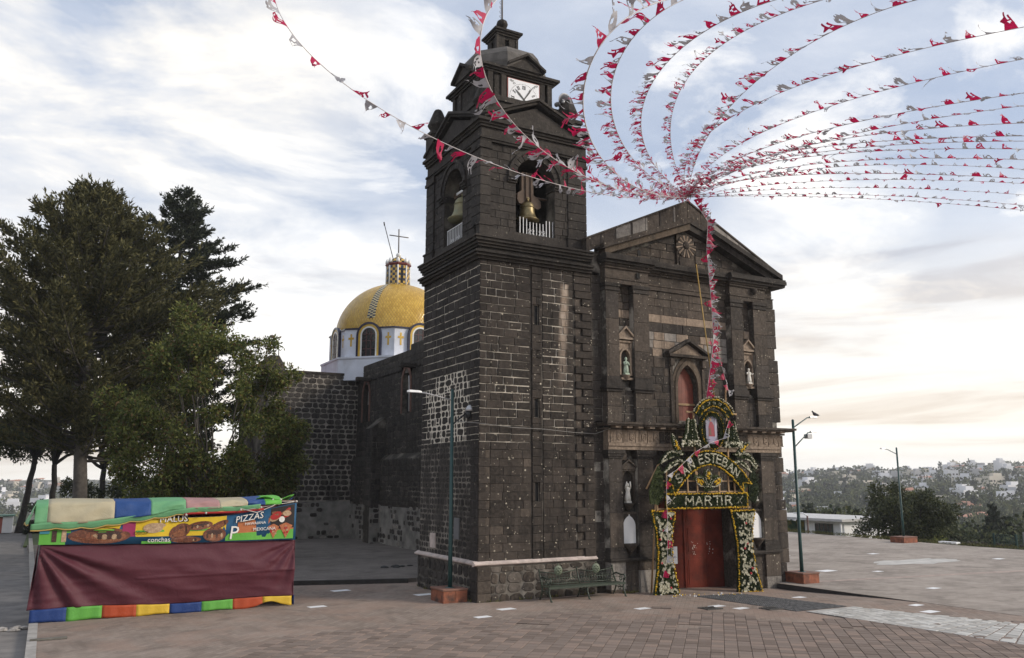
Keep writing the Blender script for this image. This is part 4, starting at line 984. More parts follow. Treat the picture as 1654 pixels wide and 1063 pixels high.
        for q in range(-2, 3):
            for zz in (12.42, 12.55):
                if q: r0.tube([W_.P(cxx+q*.15+.05*math.cos(t), zz+.05*math.sin(t), -.085) for t in [k*math.pi/4 for k in range(9)]], .011, 4)
        ro = r0.build('belfry_railing', M['iron_white'], church)
        for k in range(11):
            u = cxx-.68+k*.136; top = 13.0 if (W_ is WL or k < 3 or k > 7) else 12.86
            MB().prism([W_.P(u-.013, 12.0, -.10), W_.P(u+.013, 12.0, -.10), W_.P(u+.013, top, -.10), W_.P(u-.013, top, -.10)], W_.N*.026).build('railing_bar', M['iron_white'], ro)
    # bells
    def bell(x, y, zb, h, r, mat, label, yoke):
        t = empty('bell', (x, y, zb), label, 'bell', 'bells in the tower arches')
        m = MB(); m.lathe([(r, 0), (r*.99, h*.05), (r*.80, h*.16), (r*.66, h*.35), (r*.60, h*.62), (r*.56, h*.82), (r*.44, h*.93), (r*.2, h*.985), (.03, h)], (x, y, zb), 20)
        m.lathe([(r*1.02, h*.03), (r*1.03, h*.06), (r*.97, h*.08)], (x, y, zb), 20); m.lathe([(r*.62, h*.66), (r*.645, h*.69), (r*.60, h*.72)], (x, y, zb), 20); m.build('bell_body', mat, t)
        m = MB(); m.tube([(x, y, zb+h*.7), (x+.02, y, zb+.0)], .02, 6); m.ball((x+.02, y, zb-.02), .06); m.build('clapper', M['black'], t)
        m = MB(); m.tube([(x-.07, y, zb+h), (x-.06, y, zb+h+.16), (x+.06, y, zb+h+.16), (x+.07, y, zb+h)], .03, 6); m.tube([(x, y-.07, zb+h), (x, y, zb+h+.17), (x, y+.07, zb+h)], .03, 6); m.build('bell_crown', mat, t)
        m = MB()
        if yoke == 'front':
            m.prism([(x+u, y-.02, zb+h+z) for u, z in ((-.34, -.10), (.46, -.22), (.58, -.12), (.55, .10), (.26, .30), (.24, 1.10), (-.24, 1.10), (-.24, .40), (-.40, .28), (-.42, .05))], (0, .16, 0))
            m.tube([(x-.85, y+.06, zb+h+.22), (x+.85, y+.06, zb+h+.22)], .05, 6)
            for s in (-.08, .13): m.tube([(x+s, y-.05, zb+h), (x+s, y-.05, zb+h+1.1)], .022, 5)
        else: m.box(x-.08, x+.08, y-.85, y+.85, zb+h+.12, zb+h+.32)
        m.build('yoke', M['wood'], t)
        if yoke != 'front': MB().box(x-.12, x-.085, y-.42, y+.40, zb+h+.18, zb+h+.27).build('yoke_plate', M['iron_white'], t)
    bell(2.15, .52, 12.98, .74, .43, M['bronze'], 'polished bronze bell under a tall wooden yoke in the front arch of the tower', 'front')
    bell(.55, 2.50, 13.32, .90, .58, M['verdigris'], 'dull greenish bell hanging in the side arch of the tower', 'side')
    # loudspeaker horn on the right corner
    t = empty('loudspeaker', (3.45, .55, 17.6), 'grey horn loudspeaker on the tower beside the clock', 'loudspeaker')
    m = MB(); d = Vector((.1, -1, -.12)).normalized(); o = Vector((3.72, .35, 17.92)); up = Vector((0, 0, 1)); a_ = d.cross(up).normalized(); b_ = a_.cross(d); vs = []; fs = []; pr = [(.0, .31), (.02, .30), (-.12, .20), (-.25, .10), (-.34, .07), (-.42, .09), (-.55, .09)]
    for (q, r_) in pr:
        for k in range(18): an = 2*math.pi*k/18; vs.append(o+d*q+(a_*math.cos(an)+b_*math.sin(an))*r_)
    for i in range(len(pr)-1):
        for k in range(18): j = (k+1) % 18; fs.append((i*18+k, i*18+j, (i+1)*18+j, (i+1)*18+k))
    fs.append(tuple(range((len(pr)-1)*18, len(pr)*18)))
    m.add(vs, fs, 0, True); m.build('horn', plain('grey_speaker', (.30, .31, .34), .4, var=.1), t)
    m = MB(); m.ball(o-d*.10, .06); m.tube([o-d*.35, o-d*.35-up*.5], .025, 5); m.build('bracket', M['steel'], t)
belfry()
M['tile_cream'] = plain('cream_tile', (.52, .44, .22), .3)
M['tile_dr'] = plain('dark_red_bar', (.07, .022, .02), .5)
M['greybeige'] = stone('weathered_cantera', (.085, .066, .048), (.13, .10, .074), speck=.2, var=.4)
M['lancet'] = plain('pale_lancet_fill', (.26, .25, .23), .95, var=.4, scale=3)
# ---- facade ---------------------------------------------------------
FY = -.30                         # front of the paired pilasters
def facade():
    rng = random.Random(3); B, Fm, Fd, Bg, Gy = M['basalt'], M['facade'], M['facade_dark'], M['beige'], M['greyst']
    X0, X1, XC = 4.90, 13.50, 9.0
    bays = [(4.95, 5.52), (6.20, 6.90), (11.0, 11.60), (12.22, 12.92)]
    core = MB(); dl, dr, dz = 7.10, 10.90, 3.15      # door opening
    up = arch_pts(8.86, 6.0, 7.30, .50, 14, .9)
    yb, yf = .9, .0
    WC = Wall((0, yf, 0), (1, 0, 0), (0, -1, 0))
    # wall body: below the ledge with the door hole, above with the window
    for a, b, c, d in ((X0, dl, -.5, 5.0), (dr, X1, -.5, 5.0), (dl, dr, dz, 5.0)): core.box(a, b, yf, yb, c, d)
    wall_with_arch(core, WC, X0, X1, 5.0, 11.3, up, -.9, 0)
    core.prism([(X0-.4, yf, 11.3), (X1, yf, 11.3), (X1, yf, 12.0), (XC, yf, 14.2), (X0-.4, yf, 12.0)], (0, .9, 0))
    core.box(7.0, 11.0, .9, 1.0, -.4, 9.0, 1)
    fa = core.build('facade', [M['mortar_f'], M['dark']], church)
    pool = Pool()
    def field(u0, u1, z0, z1, off, pick, ch=(.26, .33), wr=(.38, .82), g=.010, holes=(), d=.022, W_=None):
        Wq = W_ or WC
        for (a, b, c, e) in courses(rng, u0, u1, z0, z1, ch, wr, holes): pool.add(Wq, rect(a, b, c, e, g, rng, .004), d+rng.uniform(-.003, .006), .009, pick((a+b)/2, (c+e)/2), off)
    # centre bay
    def centre(u, z):
        if z > 9.98: return Fm
        if z > 9.67: return Bg
        if z > 9.31: return Fd
        if z > 8.36: return rng.choice([Bg, Bg, Gy, Gy, Gy, Gy, Fm]) if z > 8.7 or rng.random() < .75 else Fd
        return rng.choice([Fd, Fd, Fm])
    hw = [(8.02, 9.70, 5.8, 8.6)]
    for za, zb_, h_, w_, g_ in ((5.86, 8.36, (.27, .33), (.34, .75), .013), (8.36, 9.31, (.31, .325), (.40, .62), .012), (9.31, 9.67, (.36, .37), (.8, 1.5), .006), (9.67, 9.98, (.31, .32), (.9, 1.7), .005), (9.98, 11.22, (.30, .32), (.6, 1.2), .008)):
        field(6.93, 10.97, za, zb_, 0, centre, ch=h_, wr=w_, g=g_, holes=hw)
    field(6.93, dl-.02, 1.2, 4.9, 0, lambda u, z: Fd, wr=(.3, .5)); field(dr+.02, 10.97, 1.2, 4.9, 0, lambda u, z: Fd, wr=(.3, .5)); field(dl-.02, dr+.02, dz+.3, 4.9, 0, lambda u, z: Fd)
    # side bays
    for a, b in ((5.52, 6.20), (11.60, 12.22)):
        field(a+.01, b-.01, 5.86, 7.0, .16, lambda u, z: Fd, wr=(.25, .36)); field(a+.01, b-.01, 9.4, 10.9, .02, lambda u, z: rng.choice([Fd, Fm, Bg]) if z < 9.9 else Fm, wr=(.3, .68))
        core2 = MB(); core2.box(a, b, -.16, .0, 5.8, 7.1); core2.build('bay_backing', M['mortar_f'], fa); core2 = MB(); core2.box(a, b, -.20, .0, -.5, 1.05); core2.build('bay_plinth', M['mortar_f'], fa)
        field(a+.01, b-.01, -.3, 1.03, .20, lambda u, z: Fm, ch=(.4, .6), wr=(.5, .7))
    # paired pilasters, block by block
    for i, (a, b) in enumerate(bays):
        pcore = MB(); pcore.box(a, b, FY+.03, -.002, -.5, 11.25); pcore.build('pilaster', M['mortar_f'], fa)
        for z0, z1, ex, ch in ((-.35, 1.03, .03, (.42, .62)), (1.50, 4.55, .0, (.85, 1.3)), (5.84, 6.92, .02, (.5, .56)), (7.46, 10.62, .0, (.8, 1.25))):
            for (u0, u1, c, e) in courses(rng, a-ex, b+ex, z0, z1, ch, (b-a+2*ex, b-a+2*ex+.01)):
                if rng.random() < .22 and b-a > .6 and 5 < z0 < 7: um = u0+(u1-u0)*rng.uniform(.35, .65); cuts = [(u0, um), (um, u1)]
                else: cuts = [(u0, u1)]
                for p, q in cuts: MB().cbox(p+.003, q-.003, FY-ex, -.01, c+.004, e-.004, .008).build('pilaster_block', rng.choice([Fm, Fm, Fd] if z0 > 1 else [Fm, Gy, Fm]), fa)
        for nm_, grp in (('pilaster_base', ((1.15, 1.26, .08), (1.26, 1.38, .05), (1.38, 1.50, .025))), ('pilaster_capital', ((4.55, 4.63, .03), (4.63, 4.72, .06), (4.72, 4.84, .09))),
                         ('pilaster_base', ((6.92, 7.02, .07), (7.02, 7.10, .13), (7.10, 7.26, .09), (7.26, 7.38, .05), (7.38, 7.46, .03))), ('pilaster_capital', ((10.62, 10.70, .04), (10.70, 10.78, .02), (10.78, 10.90, .06)))):
            m = MB()
            for za, zb, e in grp: m.box(a-e, b+e, FY-e, -.005, za, zb)
            m.build(nm_, B, fa)
    # bottom ledge and edge wall
    m = MB()
    for a, b in ((4.92, 7.0), (10.95, 12.98)): m.box(a-.03, b, FY-.10, -.03, 1.03, 1.08); m.box(a-.06, b+.03, FY-.14, -.03, 1.08, 1.146)
    m.build('base_moulding', B, fa)
    E_ = Wall((0, -.10, 0), (1, 0, 0), (0, -1, 0)); ec = MB(); ec.box(12.92, 13.36, -.10, .9, -.5, 11.2); ec.build('edge_pier', M['mortar_f'], fa)
    z = -.35
    while z < 11.15:
        h = rng.uniform(.34, .62); w = 13.50+rng.choice([.10, .10, -.02, .13, .04])-(0 if z < 5.5 else .02); zz = min(z+h, 11.2)
        if not (5.55 < (z+zz)/2 < 5.95): MB().cbox(12.93, w, -.14, .85, z+.006, zz-.006, .014).build('edge_quoin', rng.choice([Fd, Fm, Fd, Gy] if rng.random() < .3 else [Fd, Fm]), fa)
        z = zz
    # left return against the tower
    lc = MB(); lc.box(4.5, 4.96, .02, .9, -.5, 11.2); lc.build('tower_joint', M['mortar_f'], fa)
    JW = Wall((0, .02, 0), (1, 0, 0), (0, -1, 0)); field(4.50, 4.93, -.2, 11.2, 0, lambda u, z: Fd, ch=(.24, .40), wr=(.42, .45), g=.008, W_=JW, holes=[(4.4, 4.8, 8.9, 9.5), (4.4, 4.8, 8.35, 8.6), (4.4, 4.8, 2.6, 2.85), (4.4, 4.8, 4.2, 4.4)])
    pool.flush('facade_block', 'small_facade_masonry', fa)
    # carved frieze: beige blocks with rosettes between fluted tablets
    fr = MB(); fr.box(4.92, 13.32, FY-.02, -.0, 4.86, 5.0); fr.box(4.92, 13.32, FY-.06, -.0, 4.99, 5.10); fr.box(4.94, 13.30, FY-.01, 0, 5.10, 5.56); fz = fr.build('carved_frieze', Bg, fa)
    u = 5.0; k = 0
    while u < 13.2:
        dark = Bg if not (6.9 < u < 11.0) else M['facade']
        m = MB()
        for q in range(4): m.box(u+.02+q*.062, u+.02+q*.062+.040, FY-.045, FY-.012, 5.14, 5.54)
        m.box(u+.01, u+.27, FY-.045, FY-.012, 5.105, 5.14); m.build('fluted_tablet', dark, fz)
        if u+.55 < 13.2:
            c = u+.405; m = MB(); m.box(u+.285, u+.525, FY-.026, FY-.012, 5.12, 5.55)
            for r0, r1 in ((.115, .085), (.055, .02)):
                pts = 16
                for i in range(pts):
                    a0, a1 = 2*math.pi*i/pts, 2*math.pi*(i+1)/pts
                    m.prism([(c+r*math.cos(a), FY-.027, 5.33+r*1.25*math.sin(a)) for r, a in ((r1, a0), (r0, a0), (r0, a1), (r1, a1))], (0, -.028, 0))
            m.build('rosette_panel', dark, fz)
        u += .545
    # dentils and projecting ledge over the frieze
    for k in range(17):
        u = 5.05+k*.50; MB().box(u, u+.24, FY-.30, FY+.0, 5.62, 5.685).build('dentil', Bg, fz)
    m = MB(); m.box(4.72, 13.55, FY-.05, 0, 5.56, 5.62); m.box(4.66, 13.74, FY-.36, 0, 5.685, 5.74); m.box(4.62, 13.82, FY-.42, 0, 5.74, 5.80); m.prism([(4.62, FY-.42, 5.80), (13.86, FY-.42, 5.80), (13.86, 0, 5.86), (4.62, 0, 5.86)], (0, 0, .02)); m.build('middle_cornice', M['facade'], fa)
    # upper entablature stepping forward over the pilaster pairs
    m = MB()
    for a, b, e in ((4.93, 6.92, .02), (6.92, 10.98, -.22), (10.98, 12.94, .02)):
        y = FY-e
        m.box(a, b, y, 0, 10.90, 11.06); m.box(a, b, y-.03, 0, 11.06, 11.12); m.box(a+.01, b-.01, y+.02, 0, 11.12, 11.46); m.box(a-.02, b+.02, y-.05, 0, 11.46, 11.54); m.box(a-.05, b+.05, y-.11, 0, 11.54, 11.62)
    m.box(12.94, 13.44, -.16, .8, 11.2, 11.6)
    m.build('upper_architrave', M['facade'], fa)
    m = MB()
    for a, b, e in ((4.88, 6.97, .02), (6.97, 10.93, -.16), (10.93, 13.80, .02)):
        y = FY-e
        m.box(a-.05, b+.05, y-.20, .2, 11.62, 11.72); m.box(a-.08, b+.08, y-.30, .2, 11.72, 11.86); m.box(a-.08, b+.08, y-.26, .2, 11.86, 11.94)
    m.lathe([(.02, -.02), (.13, .02), (.16, .14), (.13, .26), (.02, .30)], (13.92, -.3, 11.66), 10); m.build('pediment_cornice', B, fa)
    # tympanum stones
    TWl = Wall((0, -.02, 0), (1, 0, 0), (0, -1, 0))
    def clip(poly, n, c):
        out = []
        for i in range(len(poly)):
            p, q = poly[i], poly[(i+1) % len(poly)]; dp, dq = n[0]*p[0]+n[1]*p[1]-c, n[0]*q[0]+n[1]*q[1]-c
            if dp <= 0: out.append(p)
            if dp*dq < 0: s = dp/(dp-dq); out.append((p[0]+s*(q[0]-p[0]), p[1]+s*(q[1]-p[1])))
        return out
    sl = (13.45-11.9)/(9.0-5.5); L_ = math.hypot(sl, 1)
    for (a, b, c, e) in courses(rng, 5.2, 12.8, 11.94, 13.5, (.26, .32), (.4, .85), [(8.5, 9.5, 11.9, 13.3)]):
        P = rect(a, b, c, e, .009); P = clip(P, (-sl/L_, 1/L_), (11.86-sl*5.4)/L_); P = clip(P, (sl/L_, 1/L_), (11.86+sl*12.6)/L_)
        if len(P) > 2:
            ar = abs(sum(P[i][0]*P[(i+1) % len(P)][1]-P[(i+1) % len(P)][0]*P[i][1] for i in range(len(P))))/2
            if ar > .02: MB().block([TWl.P(u, z) for u, z in P], TWl.N, .024, .008).build('tympanum_block', rng.choice([Fm, Fm, Fd]), fa)
    # raking cornice and the parapet coping above it, laid in lengths
    def rake(x0, z0, x1, z1, th, y0, y1, name, mat, pieces, gap=.006):
        for k in range(pieces):
            a, b = k/pieces, (k+1)/pieces; xa, xb = x0+(x1-x0)*a, x0+(x1-x0)*b; za, zb = z0+(z1-z0)*a, z0+(z1-z0)*b; s = gap if x1 > x0 else -gap
            MB().prism([(xa+s, y0, za), (xb-s, y0, zb), (xb-s, y0, zb+th), (xa+s, y0, za+th)], (0, y1-y0, 0)).build(name, mat, fa)
    rake(4.9, 11.92, 9.0, 13.46, .24, FY-.10, .1, 'raking_band', M['greybeige'], 7, .002); rake(4.75, 12.10, 9.0, 13.72, .20, FY-.26, .1, 'raking_cornice', M['facade'], 7, .003)
    rake(13.35, 11.84, 9.9, 13.20, .26, FY-.12, .1, 'raking_band', B, 6, .002); rake(13.7, 11.94, 9.9, 13.42, .20, FY-.30, .1, 'raking_cornice', B, 6, .003)
    rake(9.9, 13.20, 9.0, 13.46, .24, FY-.02, .1, 'raking_band', B, 1, .002); rake(9.9, 13.44, 9.0, 13.72, .18, FY-.08, .1, 'raking_cornice', B, 1)
    def para(x0, zb0, zt0, x1, zb1, zt1, y0, pieces):
        for k in range(pieces):
            a, b = k/pieces, (k+1)/pieces; s = .012 if x1 > x0 else -.012; f = lambda p, q, t: p+(q-p)*t
            xa, xb = f(x0, x1, a)+s, f(x0, x1, b)-s
            MB().prism([(xa, y0, f(zb0, zb1, a)), (xb, y0, f(zb0, zb1, b)), (xb, y0, f(zt0, zt1, b)), (xa, y0, f(zt0, zt1, a))], (0, .4, 0)).build('parapet_slab', Fm if rng.random() < .7 else Gy, fa)
            xs = f(x0, x1, b); h0 = f(zb0, zb1, b); h1 = f(zt0, zt1, b)
            if k < pieces-1 and x1 > x0: MB().box(xs-.04, xs+.04, y0-.02, y0+.41, h0+.02, h1-.02).build('parapet_rib', Gy if k % 2 else Fd, fa)
    para(4.15, 11.95, 12.40, 9.0, 13.92, 14.62, -.28, 7); para(13.62, 12.10, 12.30, 9.0, 13.88, 14.62, -.28, 7)
    m = MB()
    for x0, x1, z0, z1 in ((4.12, 9.0, 12.40, 14.62), (9.0, 13.68, 14.62, 12.30)): m.prism([(x0, -.32, z0), (x1, -.32, z1), (x1, -.32, z1+.07), (x0, -.32, z0+.07)], (0, .5, 0))
    m.build('parapet_coping', M['facade'], fa)
    # sun relief in the tympanum
    t = MB(); t.box(8.52, 9.38, -.12, -.02, 12.02, 13.28); t.box(8.62, 9.28, -.16, -.10, 11.95, 12.35)
    sr = t.build('sun_relief', M['facade'], fa)
    for k in range(24):
        a = 2*math.pi*k/24; r0, r1 = .17, (.40 if a > math.pi*.0 and a < math.pi else .50); w = .040
        q = [(8.95+r*math.cos(a)+s*w*(1 if r > .2 else .5)*math.sin(a)*-1, 12.86+r*math.sin(a)+s*w*(1 if r > .2 else .5)*math.cos(a)) for r, s in ((r0, -1), (r1, -1), (r1, 1), (r0, 1))]
        MB().prism([(u, -.125, z) for u, z in q], (0, -.05, 0)).build('sun_ray', Bg if k % 2 else M['facade'], sr)
    m = MB(); m.lathe([(.02, 0), (.15, .02), (.17, .06), (.12, .10), (.02, .12)], (0, 0, 0), 14)
    m.v = [(8.95+x, -.12-z, 12.86+y) for x, y, z in m.v]; m.build('sun_disc', M['facade'], sr)
    # centre window: red shutter, pointed moulding, gable
    wd = MB(); op = arch_pts(8.86, 5.9, 7.30, .47, 14, .9); wd.prism([(u, .22, z) for u, z in op], (0, .05, 0)); wo = wd.build('upper_window', plain('red_shutter', (.17, .050, .030), .6, var=.35, scale=4), fa)
    for k in range(5): MB().box(8.40+k*.185, 8.40+k*.185+.178, .195, .22, 5.9, 7.25+(.55 if 0 < k < 4 else .2)*(1.2 if k == 2 else 1)).build('shutter_board', plain('red_board', (.165+.015*k, .052, .032), .6, var=.3, scale=4), wo)
    m = MB(); m.box(8.36, 9.36, .15, .195, 6.60, 6.68); m.build('shutter_bar', M['timber'], wo)
    m = MB(); i1 = arch_pts(8.86, 5.9, 7.30, .50, 14, .9); o1 = arch_pts(8.86, 5.9, 7.30, .62, 14, .9); ring(m, WC, i1, o1, -.02, .10); o2 = arch_pts(8.86, 5.9, 7.30, .74, 14, .8); ring(m, WC, o1, o2, -.02, .06); m.build('window_arch', M['greybeige'], fa)
    m = MB(); m.box(8.02, 8.14, -.08, -.0, 5.9, 8.2); m.box(9.58, 9.70, -.08, -.0, 5.9, 8.2)
    for s in (8.0, 9.56): m.box(s, s+.18, -.16, 0, 8.06, 8.32)
    m.box(7.9, 9.82, -.24, 0, 8.40, 8.50); m.build('window_jamb', M['facade'], fa)
    W2 = Wall((0, 0, 0), (1, 0, 0), (0, -1, 0)); m = MB(); gable(m, W2, 8.05, 9.67, 8.50, 8.92, 0, .12); m.build('window_tympanum', Bg, fa)
    m = MB(); raking(m, W2, 7.84, 9.88, 8.49, 9.02, .11, 0, .26); m.build('window_gable', Fd, fa)
    # niches
    def niche(c, zb, zt, w, gz_, low=False):
        op = arch_pts(c, zb, zt, w, 14, .55); N_ = Wall((0, -.02, 0), (1, 0, 0), (0, -1, 0))
        a, b = (5.53, 6.19) if c < 9 else (11.61, 12.21)
        m = MB(); wall_with_arch(m, N_, a, b, zb, gz_, op, 0, .12); m.box(a, b, -.02, .3, zb-.3, zb) if False else None
        m.prism([(u, -.012, z) for u, z in op], (0, .012, 0), 1)
        m.build('niche_front', [M['facade'] if low else Bg, Fd], fa)
    for c in (5.86, 11.91):
        # cut look: dark recess backs with a frame proud of it
        niche(c, 7.55, 8.20, .20, 8.75)
        m = MB(); N_ = Wall((0, -.14, 0), (1, 0, 0), (0, -1, 0)); ring(m, N_, arch_pts(c, 7.55, 8.20, .20, 14, .55), arch_pts(c, 7.55, 8.20, .26, 14, .55), 0, .05)
        m.box(c-.33, c+.33, -.20, -.02, 8.75, 8.82); m.box(c-.30, c-.22, -.18, -.13, 8.55, 8.75); m.box(c+.22, c+.30, -.18, -.13, 8.55, 8.75); m.box(c-.30, c+.30, -.22, -.10, 7.38, 7.46)
        m.lathe([(.05, -.20), (.12, -.14), (.19, -.03), (.21, 0)], (c, -.14, 7.555), 12); gable(m, N_, c-.32, c+.32, 8.94, 9.25, 0, .05); raking(m, N_, c-.36, c+.36, 8.94, 9.28, .08, 0, .14); m.box(c-.36, c+.36, -.26, -.02, 8.86, 8.94); m.build('niche_frame', Bg, fa)
        niche(c, 3.00, 3.80, .23, 4.12, True)
        m = MB(); m.box(c-.31, c+.31, -.20, -.02, 4.12, 4.18); gable(m, N_, c-.30, c+.30, 4.24, 4.46, 0, .04); raking(m, N_, c-.34, c+.34, 4.24, 4.48, .06, 0, .10); m.box(c-.33, c+.33, -.23, -.02, 4.18, 4.24)
        m.lathe([(.03, -.26), (.10, -.20), (.20, -.05), (.22, 0)], (c, -.14, 3.005), 12); m.box(c-.32, c+.32, -.19, -.02, 2.62, 2.70); m.build('niche_frame', M['facade'], fa)
        op = arch_pts(c, 1.62, 2.18, .27, 14, .55); m = MB(); m.prism([(u, -.17, z) for u, z in op], (0, .03, 0)); m.add([(c-.04, -.17, 2.55), (c+.04, -.17, 2.55), (c, -.17, 2.68)], [(0, 1, 2)])
        m.build('white_niche_panel', M['white'], fa)
        m = MB(); m.box(c-.34, c+.34, -.16, -.02, 1.146, 2.62); m.build('lower_panel_back', Fd, fa)
        m = MB(); m.lathe([(.05, -.36), (.10, -.26), (.26, -.06), (.30, 0)], (c, -.20, 1.61), 14); m.build('stoup_bracket', M['facade'], fa)
        m = MB(); m.box(c-.33, c-.02, -.15, 0, 4.5, 4.86); m.build('capital_block', M['facade'], fa)
    # statues
    def statue(c, z, h, mat, label, arms):
        y = -.20; s = h/.62; t = empty('statue', (c, y, z), label, 'statue')
        m = MB(); m.box(c-.09*s, c+.09*s, y-.08*s, y+.08*s, z, z+.06*s)
        m.lathe([(.105*s, .06*s), (.10*s, .14*s), (.085*s, .26*s), (.072*s, .34*s), (.092*s, .42*s), (.085*s, .46*s), (.03*s, .485*s), (.028*s, .50*s), (.045*s, .525*s), (.050*s, .56*s), (.038*s, .60*s), (.01*s, .615*s)], (c, y, z), 12, 0, True, 0, 1, .72)
        for k in range(7): a = 2*math.pi*k/7; m.tube([(c+.10*s*math.cos(a), y+.072*s*math.sin(a), z+.07*s), (c+.088*s*math.cos(a), y+.064*s*math.sin(a), z+.2*s), (c+.066*s*math.cos(a), y+.047*s*math.sin(a), z+.36*s)], [.016*s, .012*s, .006*s], 5)
        for sx in (-1, 1):
            if arms == 'pray': P = [(c+sx*.085*s, y, z+.44*s), (c+sx*.10*s, y-.04*s, z+.34*s), (c+sx*.01*s, y-.095*s, z+.40*s)]
            elif arms == 'out': P = [(c+sx*.085*s, y, z+.44*s), (c+sx*.13*s, y-.03*s, z+.37*s), (c+sx*.17*s, y-.08*s, z+.41*s)]
            else: P = [(c+sx*.085*s, y, z+.44*s), (c+sx*.09*s, y-.03*s, z+.52*s), (c+sx*.06*s, y-.05*s, z+.66*s)]
            m.tube(P, [.034*s, .028*s, .018*s], 6)
        m.build('figure', mat, t)
    statue(5.86, 7.555, .66, M['statue_g'], 'green and white robed statue in the upper left niche', 'pray')
    statue(11.91, 7.555, .64, M['statue'], 'white statue holding its arms out in the upper right niche', 'out')
    statue(5.80, 3.005, .70, M['statue'], 'white statue with raised arms in the lower left niche above the white panel', 'up')
    statue(11.91, 3.005, .66, M['statue'], 'white statue in the lower right niche half behind the flower arch', 'pray')
    # put-log holes as blocks, hole shade put into the dark colour, and a gargoyle
    for u, z in ((6.35, 11.18), (6.42, 12.07)): MB().box(u, u+.14, FY-.05, FY-.03, z, z+.22).build('hole_shade_block', M['dark'], fa)
    m = MB(); m.lathe([(.05, -.25), (.11, -.12), (.13, 0)], (12.25, FY-.08, 11.44), 8); m.build('corbel', Fd, fa)
    # main door in its reveal
    m = MB(); m.box(dl, dr, .62, .70, -.35, dz); dd = m.build('main_door', M['door'], church)
    for a, b, y in ((dl+.02, 8.94, .60), (8.97, dr-.02, .595)):
        m = MB(); m.box(a, b, y, y+.03, -.27, dz-.02); m.build('door_leaf', M['door'], dd)
        n = 2; w = (b-a)/n
        for k in range(n):
            for z0, z1 in ((-.12, .95), (1.08, 2.1), (2.2, 3.0)):
                p = MB(); u0, u1 = a+k*w+.09, a+(k+1)*w-.09
                p.box(u0, u1, y-.012, y+.002, z0, z1); p.box(u0+.07, u1-.07, y-.028, y-.008, z0+.08, z1-.08); p.build('door_panel', M['door'], dd)
    m = MB(); m.box(8.92, 8.99, .545, .60, -.25, dz-.03); m.build('door_astragal', M['door'], dd)
    for k in range(9): MB().box(9.0+rng.uniform(0, 1.3), 9.0+0, .552, .556, 1.2, 1.2) if False else None
    sc = MB()
    for k in range(26): u, z = rng.choice([9.35, 9.45, 10.1, 10.25])+rng.uniform(-.12, .12), rng.uniform(1.02, 1.5); sc.box(u, u+rng.uniform(.01, .05), .563, .564, z, z+rng.uniform(.02, .07))
    sc.build('paint_scrapes', M['ledge'], dd)
    m = MB(); m.box(8.20, 8.58, .556, .571, .74, 1.36); tag(m.build('paper_notice', M['white']), 'white paper notice taped on the left door leaf', 'notice')
    st = MB(); st.box(7.0, 11.0, -.6, 1.0, -.5, -.235); st.build('door_step', M['greyst'], church)
    # fallen petals near the arch
    pm = MB()
    for k in range(40): u, y = rng.uniform(6.2, 9.6), rng.uniform(-1.9, -1.2); z = gz(u, y); pm.ball((u, y, z+.02), rng.uniform(.012, .03), rng.randint(0, 1), 5, 3)
    pm.build('fallen_petals', [M['white'], plain('petal_yellow', (.75, .47, .02), .7)], kind='stuff')
facade()

